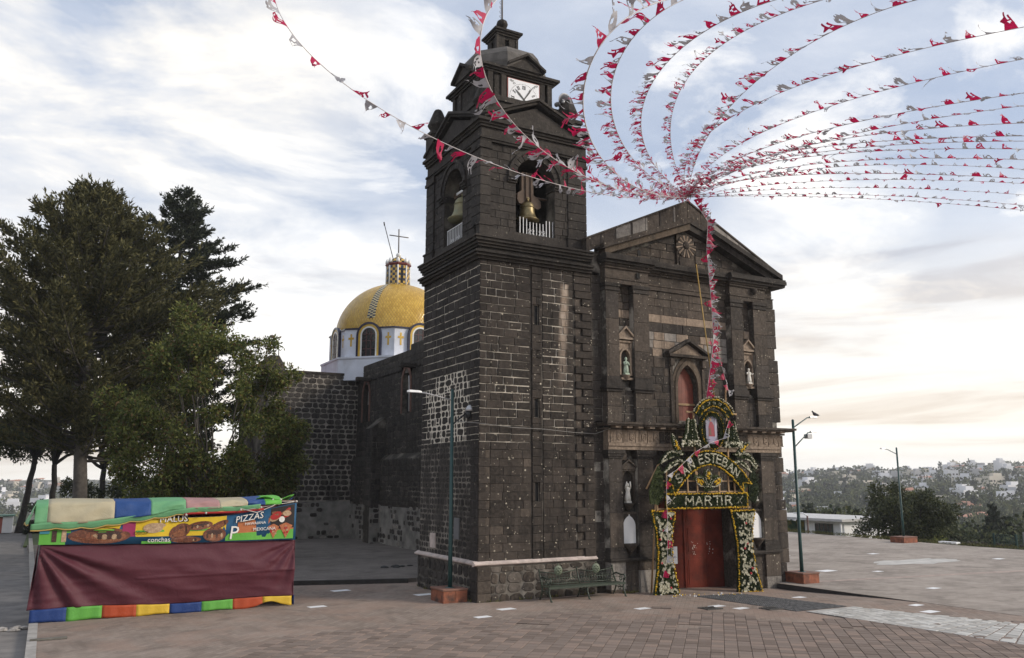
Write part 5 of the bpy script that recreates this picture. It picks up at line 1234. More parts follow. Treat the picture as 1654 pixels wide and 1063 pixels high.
# ---- nave and transept ---------------------------------------------
def nave():
    rng = random.Random(6); Rb = M['rubble']; NX = 5.5; TY = 29.0
    WN = Wall((NX, 0, 0), (0, -1, 0), (-1, 0, 0)); wins = [(-20.3, 7.6), (-27.3, 7.5)]
    core = MB()
    # upper wall with two lancet openings
    segs = [(-TY, -23.6, wins[1]), (-23.6, -TD, wins[0])]
    for a, b, (c, zb) in segs: wall_with_arch(core, WN, a, b, 5.3, 10.6, arch_pts(c, zb, zb+1.6, .62, 14, .9), -.8, 0)
    core.box(NX, 12.8, TD, TY, 9.9, 10.3); core.box(NX-.30, NX+.8, TD, TY, -.4, 5.0)
    core.prism([(NX-.30, TD, 5.0), (NX, TD, 5.3), (NX+.8, TD, 5.3), (NX+.8, TD, 5.0)], (0, TY-TD, 0))
    core.prism([(NX, TD, 10.6), (NX+.8, TD, 10.6), (NX+.8, TD, 11.5), (NX, TD, 11.5)], (0, 15, 0)); core.prism([(NX, TD+15, 10.6), (NX+.8, TD+15, 10.6), (NX+.8, TD+15, 11.2), (NX, TD+15, 11.2)], (0, TY-TD-15, 0))
    core.box(NX+.8, 12.8, TD, 5.2, -.4, 9.9); core.box(12.0, 12.8, TD, TY, -.4, 10.6)
    nv = core.build('nave', M['mortar_d'], church); pool = Pool()
    holes = [(c-.85, c+.85, zb-.1, zb+2.9) for c, zb in wins]
    for (a, b, c, d) in courses(rng, -TY, -9.0, 5.3, 11.15, (.26, .38), (.32, .70), holes): pool.add(WN, rubble(a, b, c, d, .012, rng), .02, .012, Rb)
    WL2 = Wall((NX-.30, 0, 0), (0, -1, 0), (-1, 0, 0))
    for (a, b, c, d) in courses(rng, -TY, -8.0, 2.4, 5.0, (.22, .36), (.24, .55)): pool.add(WL2, rubble(a, b, c, d, .020, rng), .02, .012, Rb)
    # windows
    for c, zb in wins:
        m = MB(); ring(m, WN, arch_pts(c, zb, zb+1.6, .62, 14, .9), arch_pts(c, zb, zb+1.6, .80, 14, .85), 0, .05); m.build('lancet_surround', M['terracotta'], nv)
        m = MB(); m.prism([WN.P(u, z, -.35) for u, z in arch_pts(c, zb, zb+1.6, .62, 14, .9)], WN.N*.03); m.build('lancet_fill', M['lancet'], nv)
        m = MB(); m.prism([WN.P(u, z, -.30) for u, z in ((c-.62, zb), (c+.62, zb), (c+.62, zb+1.15), (c-.62, zb+1.15))], WN.N*.02); m.build('lancet_shade_panel', M['dark'], nv)  # flat panel, the darkness of the opening is put into its colour
        if c > -25:
            m = MB(); u = c+.50
            m.tube([WN.P(u-.12, zb+2.1, .03), WN.P(u-.02, zb+1.6, .03), WN.P(u, zb+.05, .03)], .03, 5)
            for k in range(4): m.tube([WN.P(u, zb+.3+.38*k, .03), WN.P(u+.28, zb+.3+.38*k, .03)], .02, 4)
            m.build('window_bracket', M['iron_white'], nv)
    # spouts and buttress
    for y in (19.0, 26.6): MB().cbox(NX-.95, NX+.1, y-.16, y+.16, 10.05, 10.30, .03).build('stone_spout', M['basalt'], nv)
    m = MB(); m.box(NX-.85, NX, 23.5, 24.7, -.3, 6.9); m.prism([(NX-.85, 23.5, 6.9), (NX, 23.5, 7.6), (NX, 23.5, 6.9)], (0, 1.2, 0)); bt = m.build('buttress', M['mortar_d'], church)
    WB = Wall((0, 23.5, 0), (1, 0, 0), (0, -1, 0)); WB2 = Wall((NX-.85, 0, 0), (0, -1, 0), (-1, 0, 0)); bp = Pool()
    for (a, b, c, d) in courses(rng, NX-.85, NX, 2.3, 6.9, (.26, .36), (.26, .5)): bp.add(WB, rect(a, b, c, d, .012, rng, .015), .03, .016, Rb)
    for (a, b, c, d) in courses(rng, -24.7, -23.5, 2.3, 6.9, (.26, .36), (.3, .6)): bp.add(WB2, rect(a, b, c, d, .012, rng, .015), .03, .016, Rb)
    for it in bp.items: MB().block(it[1], it[2], it[3], it[4]).build('buttress_stone', it[5], church)
    # transept
    t = MB(); t.box(-.35, NX+.8, TY, TY+9, -.3, 10.62); tr = t.build('transept', M['mortar_r'], church); WT = Wall((0, TY, 0), (1, 0, 0), (0, -1, 0))
    for (a, b, c, d) in courses(rng, -.3, NX, 2.5, 10.62, (.26, .38), (.28, .62)): pool.add(WT, rubble(a, b, c, d, .014 if c > 7.5 else .026, rng), .022+rng.uniform(-.01, .012), .014, Rb)
    pool.flush('rubble_stone', 'rubble_masonry', nv)
    m = MB(); m.box(-.3, NX, TY-.05, TY, -.3, 2.45); m.build('plaster_band', M['plaster'], tr)
    m = MB(); m.box(NX-.34, NX-.30, 9, 23.5, -.3, 2.3); m.box(NX-.34, NX-.30, 24.7, TY-.05, -.3, 2.3); m.box(NX-.9, NX-.0, 23.46, 23.5, -.3, 2.2); m.build('nave_plaster_band', M['plaster'], nv)
    lp = Pool()
    for (W_, ua, ub) in ((Wall((NX-.34, 0, 0), (0, -1, 0), (-1, 0, 0)), -TY+.1, -9.0), (Wall((0, TY-.05, 0), (1, 0, 0), (0, -1, 0)), -.3, NX-.4), (Wall((NX-.9, 23.46, 0), (1, 0, 0), (0, -1, 0)), 0.0, .9)):
        for (a, b, c, d) in courses(rng, ua, ub, -.1, 2.4, (.22, .34), (.22, .5)):
            if math.sin(a*2.1+c*1.3)+math.sin(a*.7-c*3.1)+rng.uniform(-1, 1) > .25+(.0 if W_.O.x > 3 else .5): lp.add(W_, rubble(a, b, c, d, .022, rng), .018, .012, rng.choice([Rb, Rb, M['greyst']]))
    lp.flush('low_rubble_stone', 'low_rubble_masonry', nv, 200)
    m = MB(); m.box(-.45, NX, TY-.06, TY+.5, 10.62, 10.78); m.build('transept_coping', M['basalt'], tr)
    m = MB(); m.prism([(.6, TY+.5, 10.7), (NX+1, TY+.5, 10.7), (NX+1, TY+8.5, 11.1), (.6, TY+8.5, 11.1)], (0, 0, .12)); m.build('transept_roof', M['pinkroof'], tr)
    m = MB(); m.box(-1.0, .55, TY-.15, TY+1.2, 10.2, 11.0); m.prism([(-1.0, TY-.15, 11.0), (.55, TY-.15, 11.0), (.15, TY-.15, 11.65), (-.45, TY-.15, 11.65)], (0, 1.35, 0)); m.build('corner_pinnacle', M['rubble'], tr)
    t = empty('floodlight', (-.15, TY+.4, 11.6), 'small black floodlight on a mast on the transept corner', 'floodlight')
    m = MB(); m.tube([(-.1, TY+.4, 11.6), (-.1, TY+.4, 12.75), (-.25, TY+.35, 12.9)], .035, 5); m.tube([(.22, TY+.4, 11.6), (.22, TY+.4, 12.1)], .03, 5); m.build('mast', M['black'], t)
    m = MB(); m.box(-.40, -.12, TY+.2, TY+.42, 12.85, 13.0); m.build('lamp_head', M['black'], t)
nave()

def dome():
    rng = random.Random(8); cx, cy = 9.0, 31.3; Rr = 4.32; zs = 13.75; H = 3.95; rv = R(22.5)
    def octa(r, z): return [(cx+r*math.cos(rv+k*math.pi/4), cy+r*math.sin(rv+k*math.pi/4), z) for k in range(8)]
    m = MB(); m.prism(octa(5.25, 10.3), (0, 0, 1.45)); m.prism(octa(5.32, 11.75), (0, 0, .12)); m.prism(octa(4.72, 11.86), (0, 0, 2.0)); dm = m.build('dome', M['whitewash'], church)
    m = MB(); m.prism(octa(4.80, 13.80), (0, 0, .10)); m.build('drum_cornice', M['tile_b'], dm)
    # glazed tiles in diamond courses
    nseg, nrow = 128, 37; items = []; rows = []
    def pt(i, k): a = (i+.5*(k % 2))*2*math.pi/nseg; ph = (k/nrow)*math.pi/2*.965; return Vector((cx+(Rr*math.cos(ph))*math.cos(a), cy+Rr*math.cos(ph)*math.sin(a), zs+.08+H*math.sin(ph))), a, ph
    t = MB(); st = MB(); bj = MB()
    bj.lathe([((Rr-.012)*math.cos(k*math.pi/2/16), zs+.08+(H-.012)*math.sin(k*math.pi/2/16)) for k in range(17)], (cx, cy, 0), 64, 0, True); bj.build('dome_shell', plain('tile_grout', (.20, .13, .04), .8), dm)
    da = 2*math.pi/nseg; target = R(-135)
    for k in range(nrow):
        step = 1 if k < 28 else 2
        for i in range(0, nseg, step):
            P, a, ph = pt(i, k); dph = math.pi/2*.965/nrow
            n = Vector((math.cos(ph)*math.cos(a), math.cos(ph)*math.sin(a), math.sin(ph))).normalized()
            if n.dot((CAMV-P).normalized()) < -.15: continue
            w = da*.47*step; q = []
            for (ds, dp) in ((0, -.94), (w, 0), (0, .94), (-w, 0)):
                p2 = min(max(ph+dp*dph, 0), math.pi/2*.99); a2 = a+ds; q.append(Vector((cx+Rr*math.cos(p2)*math.cos(a2), cy+Rr*math.cos(p2)*math.sin(a2), zs+.08+H*math.sin(p2))))
            if (q[0]-q[2]).length < .02 or (q[1]-q[3]).length < .02: continue
            aa = (a-target+math.pi) % (2*math.pi)-math.pi
            if abs(aa) < .070 and 4 < k < 36: continue
            t.add(q+[P+n*.010], [(0, 1, 4), (1, 2, 4), (2, 3, 4), (3, 0, 4)])
    t.build('dome_tiles', M['yellow_tile'], dm, kind='stuff')
    for k in range(46):
        p0, p1 = R(11)+(R(84)-R(11))*k/46, R(11)+(R(84)-R(11))*(k+1)/46
        for s in range(3):
            w = .068; a0, a1 = target-w+2*w*s/3, target-w+2*w*(s+1)/3
            q = [Vector((cx+(Rr+.015)*math.cos(p)*math.cos(a), cy+(Rr+.015)*math.cos(p)*math.sin(a), zs+.08+(H+.015)*math.sin(p))) for p, a in ((p0, a0), (p0, a1), (p1, a1), (p1, a0))]
            MB().block(q, (q[1]-q[0]).cross(q[3]-q[0]).normalized(), .02, .006).build('stripe_tile', M['tile_b'] if (s+k) % 2 else M['tile_cream'], dm)
    # arched windows on the drum with tiled eyebrows and crosses either side
    for k in range(8):
        a = k*math.pi/4; n = Vector((math.cos(a), math.sin(a), 0)); u = Vector((-math.sin(a), math.cos(a), 0)); ap = 4.72*math.cos(math.pi/8)
        if n.dot((CAMV-Vector((cx, cy, 0))).normalized()) < -.2: continue
        w = Wall(Vector((cx, cy, 0))+n*ap, u, n)
        m = MB(); m.prism([w.P(p, z, -.9) for p, z in arch_pts(0, 11.9, 13.35, .86, 14)], n*1.02); m.build('window_dormer', M['whitewash'], dm)
        m = MB(); ring(m, w, arch_pts(0, 11.9, 13.35, .50, 14), arch_pts(0, 11.9, 13.35, .60, 14), .12, .05, 0); ring(m, w, arch_pts(0, 11.9, 13.35, .60, 14), arch_pts(0, 11.9, 13.35, .76, 14), .12, .04, 1); ring(m, w, arch_pts(0, 11.9, 13.35, .76, 14), arch_pts(0, 11.9, 13.35, .90, 14), .0, .20, 2)
        m.build('window_border', [M['tile_w'], M['tile_y'], M['tile_b']], dm)
        m = MB(); m.prism([w.P(p, z, .12) for p, z in arch_pts(0, 11.92, 13.35, .50, 14)], n*.012); m.build('dome_window', M['glass'], dm)
        m = MB()
        for p in (-.17, .17): m.prism([w.P(p-.025, 11.92, .13), w.P(p+.025, 11.92, .13), w.P(p+.025, 13.75, .13), w.P(p-.025, 13.75, .13)], n*.03)
        for z in (12.4, 12.95, 13.4): m.prism([w.P(-.48, z, .13), w.P(.48, z, .13), w.P(.48, z+.05, .13), w.P(-.48, z+.05, .13)], n*.025)
        m.build('window_muntin', M['tile_dr'], dm)
        for s in (-1, 1):
            m = MB(); p = s*1.36
            for (a0, a1, z0, z1) in ((-.06, .06, 12.65, 13.5), (-.20, .20, 13.12, 13.26)): m.prism([w.P(p+a0, z0, .0), w.P(p+a1, z0, .0), w.P(p+a1, z1, .0), w.P(p+a0, z1, .0)], n*(.02 if a1 < .1 else .024))
            m.build('tile_cross', M['tile_y'], dm)
    # lantern
    lr = .82; m = MB(); m.lathe([(lr, 17.55), (lr, 19.15)], (cx, cy, 0), 8, 0, False, rv); ln = m.build('dome_lantern', M['tile_w'], church)
    for k in range(8):
        a0, a1 = rv+k*math.pi/4, rv+(k+1)*math.pi/4; A = Vector((cx+lr*math.cos(a0), cy+lr*math.sin(a0), 0)); Bv = Vector((cx+lr*math.cos(a1), cy+lr*math.sin(a1), 0)); n = ((A+Bv)/2-Vector((cx, cy, 0))).normalized()
        if n.dot((CAMV-A).normalized()) < -.1: continue
        for i in range(3):
            for j in range(8):
                p, q = A.lerp(Bv, i/3+.01), A.lerp(Bv, (i+1)/3-.01); z = 17.62+j*.19
                mat = M['dark'] if (i == 1 and 1 <= j <= 6 and k % 2) else (M['tile_b'] if (i+j+k) % 2 else M['tile_y'])
                MB().block([Vector((p.x, p.y, z)), Vector((q.x, q.y, z)), Vector((q.x, q.y, z+.185)), Vector((p.x, p.y, z+.185))], n, .016, .005).build('lantern_tile', mat, ln)
    m = MB(); m.lathe([(lr+.02, 19.15), (lr+.12, 19.22), (lr+.14, 19.30), (lr+.02, 19.36)], (cx, cy, 0), 8, 0, False, rv); m.build('lantern_cornice', M['tile_r'], ln)
    m = MB()
    for k in range(8): a = rv+k*math.pi/4; m.lathe([(.10, 0), (.15, .08), (.13, .22), (.06, .36), (.02, .40)], (cx+.80*math.cos(a), cy+.80*math.sin(a), 19.34), 8)
    for k in range(0, 8, 1): a = rv+k*math.pi/4; m.tube([(cx+(lr+.02)*math.cos(a), cy+(lr+.02)*math.sin(a), 17.6), (cx+(lr+.02)*math.cos(a), cy+(lr+.02)*math.sin(a), 19.15)], .06, 6)
    m.build('lantern_knobs', M['tile_w'], ln)
    cap = [(.66, 19.34), (.62, 19.5), (.50, 19.68), (.30, 19.82), (.12, 19.9)]
    for k in range(12):
        for j in range(4):
            a0, a1 = 2*math.pi*k/12, 2*math.pi*(k+1)/12; (r0, z0), (r1, z1) = cap[j], cap[j+1]
            m = MB(); P = [Vector((cx+r*math.cos(a), cy+r*math.sin(a), z)) for r, a, z in ((r0, a0, z0), (r0, a1, z0), (r1, a1, z1), (r1, a0, z1))]
            m.block(P, (P[1]-P[0]).cross(P[3]-P[0]).normalized(), .02, .004); m.build('cap_tile', M['tile_b'] if (k+j) % 2 else M['tile_y'], ln)
    m = MB(); m.ball((cx, cy, 20.05), .19, 0, 12, 8); m.build('lantern_ball', M['tile_w'], ln)
    m = MB(); m.tube([(cx, cy, 20.2), (cx-.02, cy, 22.05)], .045, 6); d = Vector((.92, -.2, -.06)); m.tube([Vector((cx, cy, 21.5))-d*.75, Vector((cx, cy, 21.5))+d*.75], .04, 6); m.build('dome_cross', plain('old_wood_cross', (.14, .12, .11), .8), ln)
    t = MB(); t.tube([(cx-.45, cy-.3, 19.4), (cx-1.22, cy-.2, 22.15)], .03, 5); t.tube([(cx-1.22, cy-.2, 22.1), (cx-1.27, cy-.2, 22.35)], .05, 5); tag(t.build('lightning_rod', M['black']), 'thin black rod leaning off the dome lantern', 'rod')
dome()
# ================================================================== FLOWER ARCH
M['garland'] = varied('garland_leaf', (.012, .022, .008), (.075, .095, .030), .7, trans=.15, mid=(.030, .046, .014))
M['marigold'] = varied('marigold', (.50, .27, .008), (.70, .46, .02), .6)
M['whiteflower'] = varied('white_flower', (.42, .40, .27), (.68, .65, .52), .6, trans=.1)
M['redflower'] = plain('red_flower', (.45, .01, .03), .6)
def inside(p, poly):
    c = False; n = len(poly)
    for i in range(n):
        (x1, y1), (x2, y2) = poly[i], poly[(i+1) % n]
        if (y1 > p[1]) != (y2 > p[1]) and p[0] < (x2-x1)*(p[1]-y1)/(y2-y1)+x1: c = not c
    return c
AY = -1.0
STROKES = {'S': [[(.66, .84), (.5, 1), (.2, 1), (.04, .8), (.16, .58), (.52, .44), (.66, .22), (.5, 0), (.2, 0), (.02, .16)]], 'A': [[(0, 0), (.35, 1), (.7, 0)], [(.14, .36), (.56, .36)]],
           'N': [[(0, 0), (0, 1), (.66, 0), (.66, 1)]], 'E': [[(.62, 1), (0, 1), (0, 0), (.62, 0)], [(0, .52), (.5, .52)]], 'T': [[(0, 1), (.7, 1)], [(.35, 1), (.35, 0)]],
           'B': [[(0, 0), (0, 1), (.42, 1), (.58, .78), (.42, .54), (0, .54)], [(.42, .54), (.64, .28), (.45, 0), (0, 0)]], 'M': [[(0, 0), (.06, 1), (.4, .35), (.74, 1), (.8, 0)]],
           'R': [[(0, 0), (0, 1), (.45, 1), (.6, .78), (.45, .52), (0, .52)], [(.3, .52), (.64, 0)]], 'I': [[(0, 0), (0, 1)]]}
def walk(P, step):
    out = []; carry = 0.0
    for (a, b) in zip(P[:-1], P[1:]):
        a, b = Vector(a), Vector(b); L = (b-a).length
        s = carry
        while s < L: out.append(a+(b-a)*(s/L)); s += step
        carry = s-L
    out.append(Vector(P[-1])); return out
def flower_arch():
    rng = random.Random(15); nr = np.random.default_rng(15)
    t = empty('flower_arch', (8.9, AY, -.1), 'tall flower arch lettered SAN ESTEBAN MARTIR round the red church door', 'flower arch')
    XC = 8.85
    zb = lambda x: 4.60-.335*(x-XC)**2
    def band(hw):                       # the lettered ribbon, as a closed outline with swallow tails
        top = []; bot = []
        for k in range(25):
            x = XC-1.86+3.66*k/24; s = -.67*(x-XC); n = Vector((-s, 1)).normalized()
            top.append((x+n.x*hw, zb(x)+n.y*hw)); bot.append((x-n.x*hw, zb(x)-n.y*hw))
        return top, bot
    top, bot = band(.265)
    ribbon = top+[(top[-1][0]+.02, top[-1][1]-.02), (bot[-1][0]-.12, bot[-1][1]+.30)]+bot[::-1]+[(top[0][0]+.14, top[0][1]-.26)]
    panels = {
        'left_pillar': [(6.14, 2.75), (7.15, 2.70), (7.0, 1.95), (6.98, 1.3), (7.08, .6), (7.26, -.10), (6.16, -.08), (6.33, .7), (6.38, 1.4), (6.32, 2.1)],
        'right_pillar': [(9.78, 2.70), (10.95, 2.70), (10.78, 2.0), (10.76, 1.3), (10.88, .6), (11.14, -.21), (9.97, -.19), (10.04, .6), (10.03, 1.4), (9.92, 2.1)],
        'name_panel': [(6.80, 2.82), (10.62, 2.82), (10.62, 3.32), (6.80, 3.32)],
        'name_ribbon': ribbon,
        'saint_oval': [(9.08+.60*math.cos(a), 5.62+.72*math.sin(a)) for a in [2*math.pi*k/28 for k in range(28)]],
        'top_ribbon': [(9.18+1.06*math.cos(a), 5.72+1.06*math.sin(a)) for a in [R(150-k*6) for k in range(21)]]+[(9.18+.72*math.cos(a), 5.72+.72*math.sin(a)) for a in [R(30+k*6) for k in range(21)]],
        'bell_left': [(7.92, 5.98), (8.24, 5.98), (8.30, 5.55), (8.44, 5.16), (8.52, 5.0), (7.52, 5.0), (7.66, 5.16), (7.84, 5.5)],
        'bell_right': [(9.86, 5.98), (10.18, 5.98), (10.26, 5.5), (10.42, 5.16), (10.56, 5.0), (9.58, 5.0), (9.68, 5.16), (9.82, 5.55)],
        'leaf_left': [(7.18, 5.42), (7.34, 5.20), (7.55, 4.80), (7.42, 4.74), (7.24, 4.98)], 'leaf_right': [(10.88, 5.20), (10.66, 5.16), (10.28, 4.86), (10.32, 4.72), (10.60, 4.88)],
        'plume_left': [(7.70, 4.72), (7.35, 4.84), (6.95, 4.80), (6.62, 4.50), (6.52, 4.34), (6.85, 4.50), (7.25, 4.62)], 'plume_left_low': [(7.80, 4.48), (7.45, 4.54), (7.05, 4.40), (6.68, 4.02), (7.0, 4.22), (7.4, 4.40)],
        'plume_right': [(10.05, 4.74), (10.45, 4.84), (10.85, 4.76), (11.22, 4.40), (11.20, 4.16), (10.86, 4.50), (10.45, 4.62)], 'plume_right_low': [(9.95, 4.46), (10.3, 4.54), (10.65, 4.42), (10.95, 4.05), (10.7, 4.2), (10.35, 4.40)],
        'side_fan_left': [(6.55, 4.30), (6.30, 3.9), (6.12, 3.4), (6.15, 3.0), (6.5, 2.95), (6.75, 3.4), (6.72, 3.9)], 'side_fan_right': [(11.0, 4.35), (11.2, 3.9), (11.25, 3.4), (11.1, 2.95), (10.75, 3.1), (10.78, 3.7)],
        'lily_stem': [(8.60, 3.42), (8.95, 3.42), (8.95, 3.75), (9.35, 3.85), (9.3, 3.98), (8.95, 3.95), (8.86, 4.18), (8.66, 4.18), (8.6, 3.95), (8.2, 3.98), (8.12, 3.82), (8.6, 3.7)],
    }
    solid = {'left_pillar', 'right_pillar', 'name_panel', 'name_ribbon', 'bell_left', 'bell_right'}
    plain_names = {'bell_left': 'flower_bell', 'bell_right': 'flower_bell', 'leaf_left': 'flower_leaf', 'leaf_right': 'flower_leaf', 'plume_left': 'flower_plume', 'plume_left_low': 'flower_plume', 'plume_right': 'flower_plume', 'plume_right_low': 'flower_plume',
                   'side_fan_left': 'side_fan', 'side_fan_right': 'side_fan', 'left_pillar': 'flower_pillar', 'right_pillar': 'flower_pillar'}
    obs = {}
    for nm, poly in panels.items():
        xs = [p[0] for p in poly]; zs = [p[1] for p in poly]; area = abs(sum(poly[i][0]*poly[(i+1) % len(poly)][1]-poly[(i+1) % len(poly)][0]*poly[i][1] for i in range(len(poly))))/2
        n = int(area*(900 if nm not in ('side_fan_left', 'side_fan_right') else 650))+20; P = []
        while len(P) < n:
            p = (nr.uniform(min(xs)-.05, max(xs)+.05), nr.uniform(min(zs)-.05, max(zs)+.05))
            if inside(p, poly) and not (nm == 'saint_oval' and ((p[0]-9.08)/.60)**2+((p[1]-5.62)/.72)**2 < .56): P.append((p[0], AY-.05-nr.uniform(0, .05), p[1]))
        P = np.array(P); D = unit(nr.normal(size=(len(P), 3))*np.array([1, .5, 1])+np.array([0, -.5, -.1]))
        V, F = leaf_quads(P, D, nr.uniform(.06, .17, len(P)), nr.uniform(.018, .036, len(P)), nr)
        V = [tuple(v) for v in V]; mb = MB(); mb.add(V, [tuple(f) for f in F])
        if nm not in ('saint_oval', 'top_ribbon', 'name_ribbon'): mb.prism([(x, AY+.02, z) for x, z in poly], (0, -.06, 0))
        else:
            # ring-like panels are backed piece by piece
            if nm == 'saint_oval':
                m = [(9.08+r*.60*math.cos(a), 5.62+r*.72*math.sin(a)) for r in (1.0, .72) for a in [2*math.pi*k/28 for k in range(28)]]
                for k in range(28): j = (k+1) % 28; mb.prism([(m[q][0], AY+.02, m[q][1]) for q in (k, 28+k, 28+j, j)], (0, -.06, 0))
            elif nm == 'top_ribbon':
                for k in range(20): mb.prism([(poly[q][0], AY+.02, poly[q][1]) for q in (k, k+1, 40-k, 41-k)], (0, -.06, 0))
            else:
                for k in range(24): mb.prism([(q[0], AY+.02, q[1]) for q in (top[k], top[k+1], bot[k+1], bot[k])], (0, -.06, 0))
        obs[nm] = mb.build(plain_names.get(nm, nm), M['garland'], t)
    # thin the ribbon's greenery out of the oval picture
    def beads(name, path, mat, step, r, parent, y=AY-.10):
        mb = MB()
        for p in walk(path, step): mb.ball((p[0]+rng.uniform(-.016, .016), y+rng.uniform(-.015, .015), p[1]+rng.uniform(-.016, .016)), r*rng.uniform(.5, 1.05), 0, 6, 4)
        return mb.build(name, mat, parent, kind='stuff')
    closed = lambda P: list(P)+[P[0]]
    for nm in ('left_pillar', 'right_pillar', 'name_panel'): beads('marigold_border', closed(panels[nm]), M['marigold'], .062, .038, obs[nm])
    tt, bb = band(.25); beads('marigold_border', tt, M['marigold'], .055, .038, obs['name_ribbon']); beads('marigold_border', bb, M['marigold'], .055, .038, obs['name_ribbon'])
    beads('marigold_border', [tt[-1], (10.42, 3.72), bb[-1]], M['marigold'], .055, .036, obs['name_ribbon']); beads('marigold_border', [tt[0], (7.08, 3.62), bb[0]], M['marigold'], .055, .036, obs['name_ribbon'])
    beads('marigold_border', [(9.18+1.02*math.cos(a), 5.72+1.02*math.sin(a)) for a in [R(150-k*6) for k in range(21)]], M['marigold'], .055, .038, obs['top_ribbon'])
    beads('marigold_border', [(9.18+.76*math.cos(a), 5.72+.76*math.sin(a)) for a in [R(145-k*5.75) for k in range(21)]], M['marigold'], .055, .034, obs['top_ribbon'])
    beads('white_edge', [(9.18+1.13*math.cos(a), 5.72+1.13*math.sin(a)) for a in [R(150-k*6) for k in range(21)]], M['whiteflower'], .075, .035, obs['top_ribbon'])
    for a in (128, 108, 90, 72, 52):
        q = (9.18+.89*math.cos(R(a)), 5.72+.89*math.sin(R(a))); beads('white_rosette', closed([(q[0]+.055*math.cos(b), q[1]+.055*math.sin(b)) for b in [k*math.pi/3 for k in range(6)]]), M['whiteflower'], .055, .026, obs['top_ribbon'])
    beads('marigold_border', closed([(9.08+.53*math.cos(a), 5.60+.68*math.sin(a)) for a in [2*math.pi*k/28 for k in range(28)]]), M['marigold'], .07, .034, obs['saint_oval'])
    for nm in ('bell_left', 'bell_right'):
        P = panels[nm]; cx = sum(p[0] for p in P)/len(P); sh = [(cx+(p[0]-cx)*.86, p[1]) for p in P]
        beads('white_edge', sh[1:5]+[], M['whiteflower'], .05, .040, obs[nm]); beads('white_edge', sh[5:]+[sh[0]], M['whiteflower'], .05, .040, obs[nm]); beads('white_edge', [(cx, 5.95), (cx+.05, 5.5), (cx, 5.15)], M['whiteflower'], .09, .03, obs[nm])
        for k in range(26): pass
        mb = MB()
        for k in range(34): mb.ball((rng.uniform(sh[5][0], sh[4][0]), AY-.10, rng.uniform(5.0, 5.2)), rng.uniform(.025, .05), 0, 6, 4)
        mb.build('white_blossoms', M['whiteflower'], obs[nm])
    for nm in ('plume_left', 'plume_left_low', 'plume_right', 'plume_right_low'):
        P = panels[nm]; h = len(P)//2; mb = MB()
        for k in range(70): i = rng.randrange(len(P)-1); a, b = Vector(P[i]), Vector(P[i+1]); c = Vector((sum(p[0] for p in P)/len(P), sum(p[1] for p in P)/len(P))); q = a.lerp(b, rng.random()).lerp(c, rng.uniform(.05, .35)); mb.ball((q.x, AY-.10, q.y), rng.uniform(.02, .036), 0, 6, 4)
        mb.build('white_blossoms', M['whiteflower'], obs[nm])
    for nm in ('leaf_left', 'leaf_right'):
        P = panels[nm]; c = Vector((sum(p[0] for p in P)/len(P), sum(p[1] for p in P)/len(P))); beads('white_edge', closed(P), M['whiteflower'], .07, .026, obs[nm]); mb = MB()
        for k in range(26): i = rng.randrange(len(P)); q = Vector(P[i]).lerp(c, rng.uniform(.4, 1)); mb.ball((q.x, AY-.11, q.y), .03, 0, 6, 4)
        mb.build('marigold_heart', M['marigold'], obs[nm])
    for cxl, czl, ang, L in ((8.76, 3.62, 90, .54), (8.72, 3.56, 152, .62), (8.82, 3.56, 26, .62)):     # three-petalled lily
        d = Vector((math.cos(R(ang)), math.sin(R(ang)))); n = Vector((-d.y, d.x)); o = Vector((cxl, czl)); out = [o+d*(L*s)+n*(w*.15) for s, w in ((0, 0), (.25, .55), (.5, .9), (.75, .9), (.95, .4), (1, 0))]; out2 = [o+d*(L*s)-n*(w*.15) for s, w in ((.95, .4), (.75, .9), (.5, .9), (.25, .55), (0, 0))]
        beads('lily_petal_edge', [tuple(p) for p in out+out2], M['whiteflower'], .052, .028, obs['lily_stem']); mb = MB()
        for k in range(24): q = o+d*L*rng.uniform(.42, .88)+n*rng.uniform(-.07, .07); mb.ball((q.x, AY-.10, q.y), .032, 0, 6, 4)
        mb.build('lily_heart', M['marigold'], obs['lily_stem'])
    # letters set in white flowers
    def letter(ch, o, sx, sz, ang, parent):
        c, s = math.cos(ang), math.sin(ang); mb = MB()
        for st in STROKES[ch]:
            P = [((u-.33)*sx, (v-.5)*sz) for u, v in st]; P = [(o[0]+a*c-b*s, o[1]+a*s+b*c) for a, b in P]
            for p in walk(P, .045): mb.ball((p[0], AY-.115+rng.uniform(-.01, .01), p[1]), rng.uniform(.028, .038), 0, 6, 4)
        mb.build('letter', M['whiteflower'], parent)
    xs = [7.36, 7.66, 7.95, 8.42, 8.71, 9.00, 9.29, 9.57, 9.84, 10.10]
    for ch, x in zip('SANESTEBAN', xs): letter(ch, (x, zb(x)), .34, .29, math.atan(-.67*(x-XC))*.9, obs['name_ribbon'])
    for ch, x in zip('MARTIR', [7.78, 8.25, 8.68, 9.10, 9.42, 9.66]): letter(ch, (x, 3.07), .44 if ch != 'I' else .3, .30, 0, obs['name_panel'])
    for x in (7.0, 10.2):       # a loose cross and sprig either side of the name
        beads('white_sprig', [(x-.10, 2.95), (x+.16, 3.2)], M['whiteflower'], .055, .03, obs['name_panel']); beads('white_sprig', [(x-.08, 3.18), (x+.12, 2.98)], M['whiteflower'], .055, .03, obs['name_panel'])
